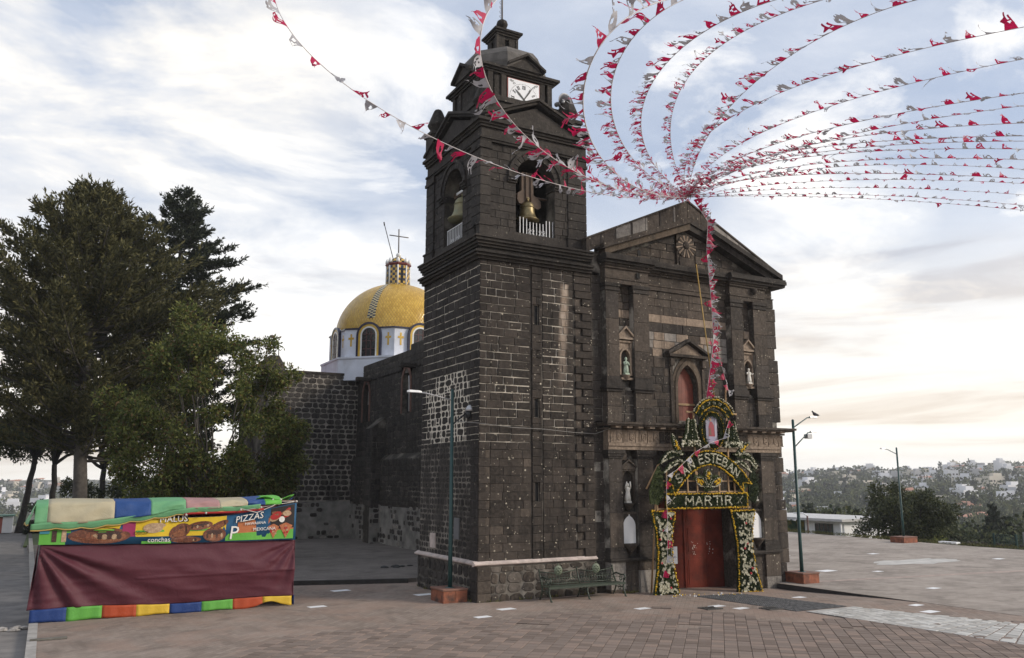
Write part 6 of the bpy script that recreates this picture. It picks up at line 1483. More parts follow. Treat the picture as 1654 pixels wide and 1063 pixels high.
    # lilies heaped on the pillars, each with six petals
    for nm in ('left_pillar', 'right_pillar'):
        P = panels[nm]; xs_ = [p[0] for p in P]; zs_ = [p[1] for p in P]; mb = MB(); n = 0; cxp = sum(xs_)/len(xs_)
        while n < 210:
            x, z = rng.uniform(min(xs_)+.1, max(xs_)-.1), rng.uniform(min(zs_)+.08, max(zs_)-.08)
            if not inside((cxp+(x-cxp)*1.28, z), P) or math.sin(z*6.1+x*2.2)+rng.uniform(-.9, .9) < -.55: continue
            n += 1; c = Vector((x, AY-.14-rng.uniform(0, .06), z)); r = rng.uniform(.035, .078); tilt = Vector((rng.uniform(-.5, .5), -1, rng.uniform(-.3, .6))).normalized(); a_ = tilt.cross(Vector((0, 0, 1))).normalized(); b_ = a_.cross(tilt); ph = rng.uniform(0, 6)
            for k in range(6):
                e = a_*math.cos(ph+k*math.pi/3)+b_*math.sin(ph+k*math.pi/3); f = a_*math.cos(ph+k*math.pi/3+1.57)+b_*math.sin(ph+k*math.pi/3+1.57)
                mb.add([c, c+e*r*.55+f*r*.24+tilt*r*.22, c+e*r+tilt*r*.1, c+e*r*.55-f*r*.24+tilt*r*.22], [(0, 1, 2, 3)])
        mb.build('white_lilies', M['whiteflower'], obs[nm], kind='stuff')
        mb = MB()
        for k in range(5): x, z = cxp+rng.uniform(-.28, .28), rng.uniform(.1, 2.5); mb.ball((x, AY-.17, z), .045, 0, 6, 4)
        mb.build('red_roses', M['redflower'], obs[nm])
    # picture of the saint (plain robed figure) in the oval
    m = MB(); m.box(8.80, 9.34, AY-.03, AY-.02, 5.08, 6.12); pc = m.build('saint_picture', plain('pale_print', (.20, .19, .25), .5), t)
    Y = AY-.034
    def patch(poly, mat, y): MB().add([(x, y, z) for x, z in poly], [tuple(range(len(poly)))]).build('printed_robe', mat, pc)
    patch([(8.92, 5.36), (9.22, 5.34), (9.19, 5.78), (9.10, 5.92), (9.0, 5.92), (8.93, 5.75)], plain('red_robe_print', (.26, .018, .035), .5), Y)
    patch([(8.84, 5.10), (9.28, 5.10), (9.22, 5.38), (8.92, 5.38)], plain('lilac_print', (.28, .26, .36), .5), Y-.003)
    patch([(9.02+.055*math.cos(a), 6.0+.065*math.sin(a)) for a in [k*math.pi/5 for k in range(10)]], plain('skin_print', (.34, .20, .13), .5), Y-.004)
    patch([(9.22, 5.3), (9.30, 5.3), (9.32, 6.08), (9.24, 6.08)], plain('pillar_print', (.36, .34, .40), .5), Y-.002)
    patch([(8.94, 5.44), (9.06, 5.42), (9.02, 5.70), (8.95, 5.68)], plain('brown_print', (.12, .05, .03), .5), Y-.005)
    # timber carcass behind the flowers
    w = MB()
    for x in (6.5, 6.95, 7.9, 8.35, 9.4, 9.85, 10.15, 10.75): w.box(x-.025, x+.025, AY+.03, AY+.07, -.2 if x < 7 or x > 10.1 else 2.8, 4.1)
    for z in (2.78, 3.36, 3.74): w.box(6.4, 10.9, AY+.065, AY+.10, z, z+.05)
    for x in (8.3, 9.9): w.box(x-.03, x+.03, AY+.03, AY+.07, 4.0, 6.3)
    w.box(8.0, 10.45, AY+.07, AY+.11, 6.22, 6.29); w.box(7.6, 10.5, AY+.07, AY+.11, 5.3, 5.36)
    for x in (6.55, 10.7): w.tube([(x, AY+.08, 4.0), (x, AY+.60, -.22)], .035, 5)
    w.tube([(6.05, AY+.06, 3.5), (6.75, AY+.06, 4.55)], .035, 5); w.build('timber_frame', M['timber'], t)
    for (p, q, r, nm, lab) in (((9.02, -.62, 12.0), (9.45, -.86, 6.7), .022, 'bamboo_pole', 'tall thin bamboo pole rising from the flower arch up to the gable'), ((9.92, -.90, 6.35), (10.02, -.86, 7.3), .03, 'wooden_stake', 'short raw wooden stake sticking up behind the top right of the flower arch')):
        m = MB(); m.tube([p, q], r, 6)
        for k in range(1, 8): c = Vector(p).lerp(Vector(q), k/8); m.ball(tuple(c), r*1.35, 0, 6, 4)
        tag(m.build(nm, plain('bamboo_yellow', (.42, .27, .07), .5) if 'bamboo' in nm else M['timber']), lab, 'pole')
flower_arch()

# ================================================================== STREET FURNITURE
def bench():
    t = empty('park_bench', (3.6, -1.0, 0), 'long green cast iron double bench with two round medallions against the tower plinth', 'bench')
    G = M['bench_g']; x0, x1, yf, yb = 2.0, 5.0, -1.02, -.42; rng = random.Random(2); g = lambda x: gz(x, -.8)
    m = MB()
    for k in range(7): m.box(x0+.03, x1-.03, yf+.03+k*.062, yf+.03+k*.062+.045, .42, .445)
    m.box(x0, x1, yf-.02, yf+.03, .385, .45); m.box(x0, x1, yb-.16, yb-.11, .39, .44); m.build('seat', G, t)
    def curl(mb, c, r, y0, y1, turns=1.2, ph=0.0, rad=.016):
        pts = []
        for k in range(13): a = ph+turns*2*math.pi*k/12; q = r*(1-.055*k); pts.append((y0+q*math.cos(a), q*math.sin(a)))
        mb.tube([(c[0], c[1]+p[0], c[2]+p[1]) for p in pts], rad, 5)
    for x in (x0+.05, (x0+x1)/2, x1-.05):
        m = MB(); m.tube([(x, yf+.02, .42), (x, yf+.06, .28), (x, yf-.02, .14), (x, yf-.06, .02), (x, yf-.12, .0+g(x)+.015)], [.035, .028, .024, .026, .03], 6); m.tube([(x, yb-.14, .42), (x, yb-.12, .25), (x, yb-.04, .10), (x, yb+.04, g(x)+.015)], [.03, .026, .024, .028], 6)
        curl(m, (x, (yf+yb)/2-.04, .26), .09, 0, 0, 1.2, 1.0); m.tube([(x, yf+.05, .30), (x, yb-.13, .28)], .018, 5); m.build('leg', G, t)
        m = MB(); m.tube([(x, yb-.12, .42), (x, yb-.02, .65), (x, yb+.08, .90), (x, yb+.06, .95)], [.03, .026, .024, .03], 6); m.build('back_post', G, t)
        if x != (x0+x1)/2:
            m = MB(); m.tube([(x, yb-.02, .68), (x, yb-.18, .72), (x, yf+.16, .68), (x, yf+.0, .70), (x, yf-.07, .62), (x, yf-.02, .54), (x, yf+.03, .58)], .027, 6); curl(m, (x, yf+.20, .55), .09, 0, 0, 1.2, .4); m.tube([(x, yf+.03, .43), (x, yf+.02, .56)], .022, 5); m.build('armrest', G, t)
    for h in range(2):
        a = x0+.06+h*(x1-x0)/2; b = a+(x1-x0)/2-.12; m = MB()
        f = lambda z: yb-.12+(z-.42)*.40
        m.tube([(a, f(.48), .48), (b, f(.48), .48)], .018, 5); m.tube([(a, f(.84), .86), ((a+b)/2-.16, f(.78), .80), ((a+b)/2+.16, f(.78), .80), (b, f(.84), .86)], .018, 5); m.tube([(a, f(.64), .64), (b, f(.64), .64)], .012, 5)
        n = 13
        for k in range(n):
            x = a+(b-a)*(k+.5)/n; w = (b-a)/n*.46
            m.tube([(x-w, f(.49), .49), (x-w*.2, f(.58), .58), (x, f(.66), .66), (x+w*.2, f(.58), .58), (x+w, f(.49), .49)], .010, 4)
            m.tube([(x, f(.64), .64), (x-w*.6, f(.72), .72), (x, f(.79), .795), (x+w*.6, f(.72), .72), (x, f(.64), .64)], .009, 4)
        m.build('backrest', G, t)
        c = ((a+b)/2, f(.86)-.03, .88); md = MB(); md.lathe([(.02, -.02), (.15, -.018), (.165, 0), (.15, .02), (.02, .03)], (0, 0, 0), 18); md.v = [(c[0]+x, c[1]-z, c[2]+y) for x, y, z in md.v]
        for k in range(8): q = 2*math.pi*k/8; md.ball((c[0]+.085*math.cos(q), c[1]-.03, c[2]+.085*math.sin(q)), .025, 0, 6, 4)
        md.ball((c[0], c[1]-.03, c[2]), .04, 0, 6, 4); md.ball((c[0], c[1], c[2]+.19), .03, 0, 6, 4); md.build('medallion', M['medal'], t)
bench()

def lamp(x, y, zb, top, label, arms, box, bulb=None):
    t = empty('street_lamp', (x, y, zb), label, 'street lamp', 'green street lamps')
    m = MB(); m.tube([(x, y, zb), (x, y, zb+1.2), (x, y, top)], [.075, .065, .052], 10); m.lathe([(.16, 0), (.16, .03), (.08, .04)], (x, y, zb), 10); m.ball((x, y, top), .053, 0, 8, 4); m.build('pole', M['green_paint'], t)
    for (za, dx, dy, zt, kind) in arms:
        d = Vector((dx, dy, 0)); L = d.length; e = d/L; m = MB(); P = [Vector((x, y, za)), Vector((x, y, za))+e*L*.35+Vector((0, 0, (zt-za)*.55)), Vector((x, y, za))+e*L*.62+Vector((0, 0, (zt-za)*.97)), Vector((x, y, zt))+e*L*.78]
        m.tube(P, .024, 6); m.build('arm', M['steel'] if kind == 'pale' else M['green_paint'], t)
        h = MB(); o = Vector((x, y, zt))+e*L*.72; s = Vector((-e.y, e.x, 0)); pts = []
        for a, w, z in ((0, .045, 0), (.10, .075, .02), (L*.28, .085, .03), (L*.33, .04, .01)):
            pts.append((o+e*a, w, z))
        for k in range(3):
            (p, w, z), (q, w2, z2) = pts[k], pts[k+1]; up = Vector((0, 0, 1))
            h.add([p-s*w, p+s*w, q+s*w2, q-s*w2, p-s*w*.6+up*(.05+z), p+s*w*.6+up*(.05+z), q+s*w2*.6+up*(.05+z2), q-s*w2*.6+up*(.05+z2)], [(0, 3, 2, 1), (4, 5, 6, 7), (0, 1, 5, 4), (1, 2, 6, 5), (2, 3, 7, 6), (3, 0, 4, 7)])
        ho = h.build('lamp_head', M['white'] if kind == 'pale' else M['steel'], t)
        if kind == 'flood':
            f = MB(); c = o-e*.18-Vector((0, 0, .16)); f.cbox(c.x-.13, c.x+.13, c.y-.10, c.y+.10, c.z-.10, c.z+.08, .02); f.build('floodlight', M['steel'], t)
    if bulb:
        m = MB(); m.tube([(x, y, bulb[0]-.45), (bulb[1]-.04, bulb[2], bulb[0])], .03, 6); m.build('arm', M['black'], t)
        m = MB(); m.lathe([(.04, -.02), (.10, .02), (.12, .14), (.10, .22), (.04, .26)], (bulb[1], bulb[2], bulb[0]-.22), 10); m.build('ballast', M['black'], t)
        m = MB(); m.lathe([(.17, 0), (.16, .08), (.11, .17), (.05, .21)], (bulb[1]+.06, bulb[2], bulb[0]+.02), 12); m.build('lamp_head', M['steel'], t)
    bx0, bx1, by0, by1, bz0, bz1 = box
    p = empty('brick_planter', ((bx0+bx1)/2, (by0+by1)/2, bz0), 'red stained concrete base block holding the '+label.split(' ', 1)[1] if False else ('low red block base at the foot of the lamp by the tower corner' if x < 5 else ('low red block base at the foot of the lamp right of the facade' if x < 20 else 'low red brick base at the foot of the far plaza lamp')), 'lamp base', 'red lamp bases')
    nx = 2; m = MB(); m.box(bx0+.04, bx1-.04, by0+.04, by1-.04, bz0, bz1-.08); m.build('core', M['joint'], p)
    for (a, b, c, d) in ((bx0, bx1, by0, by0+.12), (bx0, bx1, by1-.12, by1), (bx0, bx0+.12, by0+.125, by1-.125), (bx1-.12, bx1, by0+.125, by1-.125)):
        n = 2
        for k in range(n):
            m = MB()
            if b-a > d-c: m.cbox(a+(b-a)*k/n+.004, a+(b-a)*(k+1)/n-.004, c, d, bz0-.02, bz1-.06, .012)
            else: m.cbox(a, b, c+(d-c)*k/n+.004, c+(d-c)*(k+1)/n-.004, bz0-.02, bz1-.06, .012)
            m.build('facing_slab', M['brickred'], p)
    m = MB(); m.cbox(bx0-.02, bx1+.02, by0-.02, by1+.02, bz1-.06, bz1, .012); m.build('cap', plain('red_cap', (.20, .10, .07), .9, var=.3, dirt=(.10, .09, .08, .7)), p)
lamp(-.62, .75, .40, 6.75, 'dark green street lamp with two arms standing before the tower corner', [(6.42, -1.5, .1, 6.62, 'pale')], (-1.05, -.22, .30, 1.28, -.03, .42), bulb=(6.05, -.06, .65))
lamp(13.75, -.62, .28, 6.15, 'green street lamp with two upswept arms right of the facade', [(5.86, 1.62, .25, 6.32, 'plain'), (5.08, 1.62, .25, 5.72, 'flood')], (13.35, 14.2, -1.05, -.15, -.12, .30))
lamp(36.0, 11.2, .20, 5.85, 'tall thin street lamp with one arm far out on the plaza', [(5.45, -1.5, -.0, 5.76, 'plain')], (35.2, 36.5, 10.6, 11.6, -.12, .28))

def bird():
    x, y, z = 15.35, -.37, 6.40; t = empty('bird', (x, y, z), 'small dark pigeon perched on the upper lamp arm', 'bird')
    rg = [(-.22, .008, .02), (-.15, .022, .03), (-.09, .045, .05), (0, .075, .07), (.07, .068, .09), (.11, .045, .13), (.135, .035, .165), (.16, .036, .185), (.185, .022, .18), (.20, .004, .172)]
    m = MB(); vs = []; fs = []
    for (u, r, h) in rg:
        for k in range(9): a = 2*math.pi*k/9; vs.append((x-u, y+r*math.cos(a), z+h+r*math.sin(a)))
    for i in range(len(rg)-1):
        for k in range(9): j = (k+1) % 9; fs.append((i*9+k, i*9+j, (i+1)*9+j, (i+1)*9+k))
    fs.append(tuple(range(9))); fs.append(tuple(range((len(rg)-1)*9, len(rg)*9))); m.add(vs, fs, 0, True); m.add([(x-.20, y-.006, z+.172), (x-.20, y+.006, z+.172), (x-.235, y, z+.165)], [(0, 1, 2)]); m.build('body', plain('slate_feather', (.05, .05, .06), .8), t)
    for s in (-1, 1):
        m = MB(); m.add([(x-.08, y+s*.06, z+.11), (x+.05, y+s*.078, z+.09), (x+.25, y+s*.03, z+.03), (x+.03, y+s*.075, z+.04)], [(0, 1, 2, 3)] if s > 0 else [(3, 2, 1, 0)]); m.build('wing', plain('dark_feather', (.03, .03, .035), .8), t)
        m = MB(); m.tube([(x-.02, y+s*.025, z+.02), (x-.03, y+s*.03, z-.03)], .008, 4); m.build('leg', plain('pink_leg', (.2, .08, .07), .7), t)
bird()

# ================================================================== MARKET STALL
def lettering(txt, size, parent, mat, P, ux=(1, 0, 0), uz=(0, 0, 1), extrude=.004, shear=0.0, name='lettering'):
    c = bpy.data.curves.new('t', 'FONT'); c.body = txt; c.size = size; c.extrude = extrude; c.shear = shear; c.resolution_u = 2; c.align_x = 'LEFT'
    o = bpy.data.objects.new('t', c); COL.objects.link(o); bpy.context.view_layer.update()
    me = bpy.data.meshes.new_from_object(o.evaluated_get(bpy.context.evaluated_depsgraph_get())); bpy.data.objects.remove(o); bpy.data.curves.remove(c)
    ux, uz = Vector(ux).normalized(), Vector(uz).normalized(); n = ux.cross(uz); Mx = Matrix((ux, uz, n)).transposed()
    for v in me.vertices: v.co = Vector(P)+Mx @ v.co
    me.materials.clear(); me.materials.append(mat); me.name = name
    return link(name, me, parent)
def stall():
    rng = random.Random(9); xa, xb, yf, ybk = -12.22, -5.26, 2.35, 4.5; z0 = -.02
    t = empty('market_stall', ((xa+xb)/2, yf, 0), 'closed food stall wrapped in maroon cloth under a striped tarpaulin roof', 'market stall')
    fr = MB()
    for x in (xa+.06, -8.8, xb-.03):
        for y in (yf+.06, ybk): fr.tube([(x, y, 0), (x, y, 3.16)], .025, 6)
    for y in (yf+.06, ybk): fr.tube([(xa, y, 3.14), (xb, y, 3.16)], .025, 6)
    fr.tube([(xb-.03, yf, 3.14), (xb-.03, ybk, 3.14)], .025, 6); fr.build('frame', plain('rusty_pipe', (.10, .045, .03), .7, var=.4), t)
    cm = {}
    def cloth(name, c, dirt=True):
        if name not in cm:
            m, nt, b = new_mat(name); q = NT(nt); co = q.coord()
            base = q.mix(q.ramp(q.noise(co, 1.7, 6, .65), [(.35, 0.0), (.7, .35)]), c, tuple(min(1, x*1.25+.012) for x in c)); base = q.mix(q.ramp(q.noise(co, 4, 5, .7), [(.55, 0.0), (.8, .4)]), base, tuple(x*.6 for x in c))
            q.L(base, b.inputs['Base Color']); b.inputs['Roughness'].default_value = .62; b.inputs['Specular IOR Level'].default_value = .35; q.bump(q.math('ADD', q.noise(co, 60, 3), q.math('MULTIPLY', q.noise(co, 3.5, 6, .7, 1.5), 6.0)), .25, .010, b)
            cm[name] = m
        return cm[name]
    def sheet(name, f, nu, nv, mat, parent=t, thick=.012):
        V = []; F = []
        for i in range(nu+1):
            for j in range(nv+1): V.append(f(i/nu, j/nv))
        k = nv+1
        for i in range(nu):
            for j in range(nv): F.append((i*k+j, (i+1)*k+j, (i+1)*k+j+1, i*k+j+1))
        m = MB(); m.add(V, F, 0, True); o = m.build(name, mat, parent); s = o.modifiers.new('thickness', 'SOLIDIFY'); s.thickness = thick; s.offset = 0; return o
    from mathutils import noise as mn
    maroon = cloth('maroon_cloth', (.082, .0165, .027))
    def top_z(u): return 2.04-.09*u-.03*math.sin(math.pi*u)
    def bot_z(u): return .34-.08*u+.03*math.sin(u*9)
    def f(u, v):
        x = xa+(xb-xa)*u; zt, zbm = top_z(u), bot_z(u); z = zt+(zbm-zt)*v
        # folds run out of the tied upper left corner, slacker to the right
        dx, dz = (x-xa)+.15, zt-z+.05; ang = math.atan2(dz, dx); r = math.hypot(dx, dz)
        fold = .075*math.exp(-((r-1.3)/1.5)**2)*math.sin(ang*19)+.03*math.exp(-r/4)*math.sin(ang*31+1)
        dx2 = (xb-x)+.12; ang2 = math.atan2(dz, dx2); r2 = math.hypot(dx2, dz); fold += .05*math.exp(-((r2-.6)/.8)**2)*math.sin(ang2*17)
        fold += .05*math.sin(z*3.1+.9*math.sin(x*.7))*min(1, v*2)+.030*(abs(mn.noise(Vector((x*.55-z*1.1, z*2.6+x*.25, 7))))**.8)+.022*mn.noise(Vector((x*1.3+z*2.0, z*1.2, 4)))-.03*math.exp(-((z-1.02-.03*(x-xa)*.3)/.02)**2)*(x > xa+2.5)+.03*mn.noise(Vector((x*.8, z*2.2, 3)))+.014*mn.noise(Vector((x*2.2, z*7, 1)))
        bul = -.10*math.sin(math.pi*v)*math.sin(math.pi*u)-.16*(1-u)**6*v*(1-v)*2
        xx = x-.18*(1-u)**5*v**1.5+.05*u**7*v
        return (xx, yf-.02+bul+fold*.95*min(1, v*5+.2), z)
    sheet('front_cloth', f, 130, 50, maroon)
    sheet('side_cloth', lambda u, v: (xb+.02+.04*math.sin(u*9)*v, yf+(ybk-yf)*u, 1.95-1.68*v), 14, 8, maroon); sheet('side_cloth', lambda u, v: (xa-.05-.12*v*(1-u)+.04*math.sin(u*11)*v, yf+(ybk-yf)*u, 2.04-1.7*v), 14, 8, maroon)
    sheet('back_cloth', lambda u, v: (xa+(xb-xa)*u, ybk+.03, 3.0-2.9*v), 6, 4, maroon)
    # coloured skirt, panel by panel
    cols = [('blue', (.010, .036, .15)), ('green', (.10, .32, .05)), ('red', (.34, .052, .014)), ('yellow', (.55, .36, .03))]
    cols = [(n+'_tarpaulin', c) for n, c in cols]
    for k in range(8):
        n, c = cols[k % 4]; a, b = xa-.10+(xb-xa+.08)*k/8, xa-.10+(xb-xa+.08)*(k+1)/8
        def g(u, v, a=a, b=b, k=k):
            x = a+(b-a)*u; U = (x-xa)/(xb-xa); zt = bot_z(min(1, max(0, U)))+.01; zbm = .015+.015*math.sin(x*4)+(.14*math.exp(-((U-.90)/.05)**2) if k > 5 else 0)
            return (x, yf-.06-.02*v+.022*math.sin(x*7+v*2)+.012*math.sin(x*19), zt+(zbm-zt)*v)
        sheet('skirt_panel', g, 10, 5, cloth(n, c), thick=.008)
    sheet('side_skirt', lambda u, v: (xb+.05, yf-.06+(ybk-yf)*u, .30-.28*v), 4, 2, cloth(*cols[0]))
    # printed banner
    def bt(u): return 2.66+.10*u+.34*max(0, (u-.66)/.34)**1.3
    def bz(u): return 2.06-.09*u-.03*math.sin(math.pi*u)
    def bp(x, s): u = (x-xa)/(xb-xa); zb, zt = bz(u), bt(u); return Vector((x, yf-.075-.02*math.sin(x*2.3)*s+.015*math.sin(x*5+s*3), zb+(zt-zb)*s))
    def strip(name, x0, x1, s0, s1, mat, n=14):
        f0 = s0 if callable(s0) else (lambda x: s0); f1 = s1 if callable(s1) else (lambda x: s1)
        m = MB(); V = [];
        for i in range(n+1):
            x = x0+(x1-x0)*i/n; V += [bp(x, f0(x)), bp(x, f1(x))]
        m.add(V, [(2*i, 2*i+2, 2*i+3, 2*i+1) for i in range(n)], 0, True); return m
    bn = strip('banner', xa-.02, xb, 0, 1, None, 40).build('printed_banner', cloth('banner_blue', (.012, .075, .16)), t); s_ = bn.modifiers.new('thickness', 'SOLIDIFY'); s_.thickness = .006; s_.offset = 1
    def off(m, d): m.v = [(a, b-d, c) for a, b, c in m.v]; return m
    X = lambda px: -12.27+(px-62)*.01691
    Yl, Gn, Bk, Or, Rd = cloth('print_yellow', (.62, .42, .02)), cloth('print_green', (.11, .36, .05)), cloth('print_dark', (.02, .014, .012)), cloth('print_orange', (.40, .13, .045)), cloth('print_red', (.36, .02, .02))
    def photo(name, c, c2, sc=9):
        m, nt, b = new_mat(name); q = NT(nt); co = q.coord(); n_ = q.noise(co, sc, 7, .75, 1.2); base = q.mix(q.ramp(n_, [(.36, 0.0), (.62, 1.0)]), c2, c); base = q.mix(q.ramp(q.noise(co, sc*2.3, 4, .7), [(.60, 0.0), (.72, .7)]), base, (.55, .36, .20)); q.L(base, b.inputs['Base Color']); b.inputs['Roughness'].default_value = .5; return m
    mg, wt = cloth('print_magenta', (.30, .03, .10)), cloth('print_white', (.70, .68, .64)); br1, br2, br3, crm = photo('print_bread', (.20, .060, .026), (.045, .014, .009)), photo('print_crust', (.07, .022, .012), (.02, .01, .008), 14), photo('print_glaze', (.30, .11, .045), (.09, .028, .014), 12), photo('print_cream', (.50, .36, .22), (.26, .15, .08), 14)
    pieces = [(62, 100, .0, .78, Gn, .012), (100, 190, .62, .98, Yl, .012), (184, 204, .30, .99, mg, .020), (196, 352, .28, .99, Yl, .014), (205, 350, .46, .54, Gn, .018), (352, 472, .04, .30, Gn, .012), (372, 472, .30, .70, Or, .012), (430, 473, .34, .98, Bk, .016), (100, 200, .5, .62, Gn, .015), (215, 262, .0, .10, Gn, .016)]
    for a, b, s0, s1, mat, d in pieces: off(strip('p', X(a), X(b), s0, s1, mat, 12), d).build('printed_field', mat, bn)
    def ell(cx, s, rx, rs, mat, d, tilt=0.0, n=22):
        m = MB(); V = [tuple(bp(X(cx)+rx*math.cos(a), min(.99, max(.01, s+rs*math.sin(a)+tilt*math.cos(a))))) for a in [2*math.pi*k/n for k in range(n)]]; m.add(V, [tuple(range(n))]); return off(m, d)
    def bread(cx, s, rx, rs, seeds, tilt=0.0):
        o = ell(cx, s, rx, rs, br1, .026, tilt).build('printed_bread', br1, bn)
        ell(cx, s-rs*.12, rx*.86, rs*.70, br3, .028, tilt).build('bread_glaze', br3, o); ell(cx, s+rs*.30, rx*.70, rs*.34, br2, .030, tilt*.7).build('bread_crust', br2, o)
        for k in range(seeds): q = -.8+1.6*k/max(1, seeds-1); ell(cx+q*rx*.78/.01691, s-rs*.15+tilt*q*.8, rx*.09, rs*.34, crm if k % 2 else br2, .032, 0, 10).build('bread_twist', crm if k % 2 else br2, o)
    bread(150, .36, .80, .34, 9); bread(275, .46, .29, .30, 3, .10); bread(286, .13, .42, .13, 9); bread(333, .30, .33, .28, 4); bread(308, .66, .36, .17, 4, .05); bread(340, .66, .26, .14, 3, .12)
    ell(232, .62, .27, .20, crm, .024).build('printed_bread', crm, bn); ell(240, .72, .20, .10, crm, .024).build('printed_bread', crm, bn)
    for a, b in ((80, .30), (94, .26)): off(strip('c', X(a), X(a+7), .12, .62, wt, 2), .02).build('printed_cup', crm if a > 90 else br2, bn)
    for cx, w in ((436, 10), (458, 12)):      # two pizza slices
        m = MB(); m.add([tuple(bp(X(cx-w), .44)), tuple(bp(X(cx), .06)), tuple(bp(X(cx+w), .40)), tuple(bp(X(cx), .50))], [(0, 1, 2, 3)]); o = off(m, .026).build('printed_pizza', photo('print_pizza', (.50, .20, .07), (.32, .05, .03), 16), bn)
        for q in range(6): ell(cx+rng.uniform(-w*.45, w*.45), .27+rng.uniform(-.08, .13), .035, .035, Rd, .030, 0, 10).build('pizza_topping', Rd if q % 3 else crm, o)
    for q in range(9): ell(443+rng.uniform(-8, 20), .72+rng.uniform(-.12, .15), rng.uniform(.08, .2), rng.uniform(.05, .13), rng.choice([Rd, br3, crm, br1]), .024+.001*q, rng.uniform(-.05, .05), 9).build('printed_topping', rng.choice([Rd, br3, crm, wt]), bn)
    def words(txt, size, px, s, mat, tilt=0.0, d=.045, shear=0.0): p = bp(X(px), s); lettering(txt, size, bn, mat, (p.x, p.y-d, p.z), (1, 0, tilt), (-tilt, 0, 1), .004, shear)
    words('MALUS', .27, 240, .82, Bk, .02); words('MALUS', .25, 241, .84, wt, .02, .055); words('COCO', .12, 202, .38, Bk); words('conchas', .19, 224, .06, wt, 0, .05); words('PIZZAS', .28, 366, .66, Bk, .17, .045, .25); words('PIZZAS', .265, 367, .68, wt, .17, .055, .25)
    words('HAWAIANA', .115, 384, .56, wt, .06); words('MEXICANA', .135, 399, .34, wt, .03); words('P', .55, 357, .10, wt, 0.0, .042, .1)
    # striped tarpaulin roof, its front edge rolled and tied
    low = lambda x: np.interp(x, [-12.6, -12.2, -11, -9.6, -8.4, -7, -6.2], [2.60, 2.66, 2.66, 2.84, 3.0, 3.02, 3.1])
    edges = [-12.42, -12.12, -10.45, -9.5, -8.55, -7.60, -6.78, -6.25, -5.75]; tc = [('mint', (.13, .33, .16)), ('beige', (.42, .37, .25)), ('blue', (.018, .06, .20)), ('mint', (.15, .36, .20)), ('dusty', (.36, .20, .19)), ('beige', (.40, .36, .26)), ('blue', (.018, .06, .20)), ('leaf', (.12, .42, .06))]
    for k, (n, c) in enumerate(tc):
        a, b = edges[k], edges[k+1]
        def h(u, v, a=a, b=b):
            x = a+(b-a)*u; zl = low(x); s = v
            if s < .5: q = s/.5; return (x, ybk+.05+(yf+.06-ybk-.05)*q, 3.20+.06*math.sin(q*3.1)-.03*math.sin(x*2.3)*q-.05*max(0, -x-11.9)+.06*max(0, x+6.6))
            q = (s-.5)/.5; zt = 3.20-.05*max(0, -x-11.9)+.06*max(0, x+6.6); th = q*1.5; return (x, yf+.06-.24*math.sin(th)+.03*math.sin(x*3+q*2)+.018*math.sin(x*9+q*5)+.045*mn.noise(Vector((x*1.7, q*2.5, 9)))+.03*mn.noise(Vector((x*4.5, q*4+x*2, 2))), zt+(zl-zt)*(1-math.cos(th))/(1-math.cos(1.5))+.03*mn.noise(Vector((x*2.5, q*2, 5)))-.05*math.sin((x+12.4)*1.75)**2*q)
        sheet('roof_panel', h, 16, 30, cloth('tarp_'+n, c), thick=.01)
    hm = cloth('tarp_mint', (.13, .33, .16)); ye = cloth('tarp_binding', (.50, .33, .10))
    def hem(u, v):
        x = -12.5+6.1*u; zl = low(x); sc = .05*abs(math.sin((x+12.5)*math.pi/.62)); return (x, yf-.20+.05*v+.02*math.sin(x*6), zl-.0-(.17+sc*.9-.05*u)*v)
    sheet('roof_hem', hem, 96, 3, hm); m = MB(); m.tube([hem(k/120, 1.0) for k in range(121)], .020, 5); m.build('hem_binding', ye, t)
    def flap(u, v): return (-12.42-.24*v*(.6+.4*math.sin(u*3)), yf-.25+1.4*u, 3.16-.55*v-.03*math.sin(u*14)*v)
    sheet('end_flap', flap, 12, 5, hm); m = MB(); m.tube([flap(k/20, 1.0) for k in range(21)], .018, 5); m.build('hem_binding', ye, t)
    sheet('loose_tarp_corner', lambda u, v: (-6.5+1.15*u, yf-.05+.9*v, 3.24+.05*u-.22*v+.06*math.sin(u*8)), 10, 4, cloth('tarp_leaf', (.12, .42, .06)))
    sheet('loose_tarp_corner', lambda u, v: (-6.0+.65*u, yf+.1+.5*v, 3.05+.22*u-.15*v+.05*math.sin(u*6)), 8, 4, cloth('tarp_bluefold', (.018, .05, .22)))
    sheet('loose_tarp_corner', lambda u, v: (-8.6+2.3*u, yf-.22+.02*v, low(-8.6+2.3*u)-.14-.06*v), 12, 2, Rd)
    rp = MB(); rp.tube([(-7.0, yf-.28, 2.95), (-6.5, yf-.2, 2.82), (-6.0, yf-.15, 3.02), (-5.72, yf-.05, 3.22)], .014, 5); rp.tube([(-6.9, yf-.28, 2.9), (-6.2, yf-.1, 3.0), (xb, yf, 3.14)], .010, 4); rp.tube([(xb, yf, 3.14), (-6.5, yf+.1, 3.16)], .012, 4)
    for x, z in ((-8.55, 2.80), (-8.0, 2.84), (-7.0, 2.92), (-6.4, 2.98), (-6.0, 3.2), (-5.76, 3.2), (xb, 3.14), (-12.52, 2.9)): rp.ball((x, yf-.30 if x < -6.2 and x > -12 else yf-.05, z), .035, 0, 6, 4)
    rp.build('tie_rope', plain('pale_rope', (.55, .50, .46), .8), t)
    # back-left end of the printed sheet with its little blue card
    m = MB(); p = bp(X(68), .70); m.box(p.x-.10, p.x+.14, p.y-.03, p.y-.025, p.z-.13, p.z+.13); o = m.build('printed_card', cloth('print_teal', (.04, .20, .26)), bn)
stall()
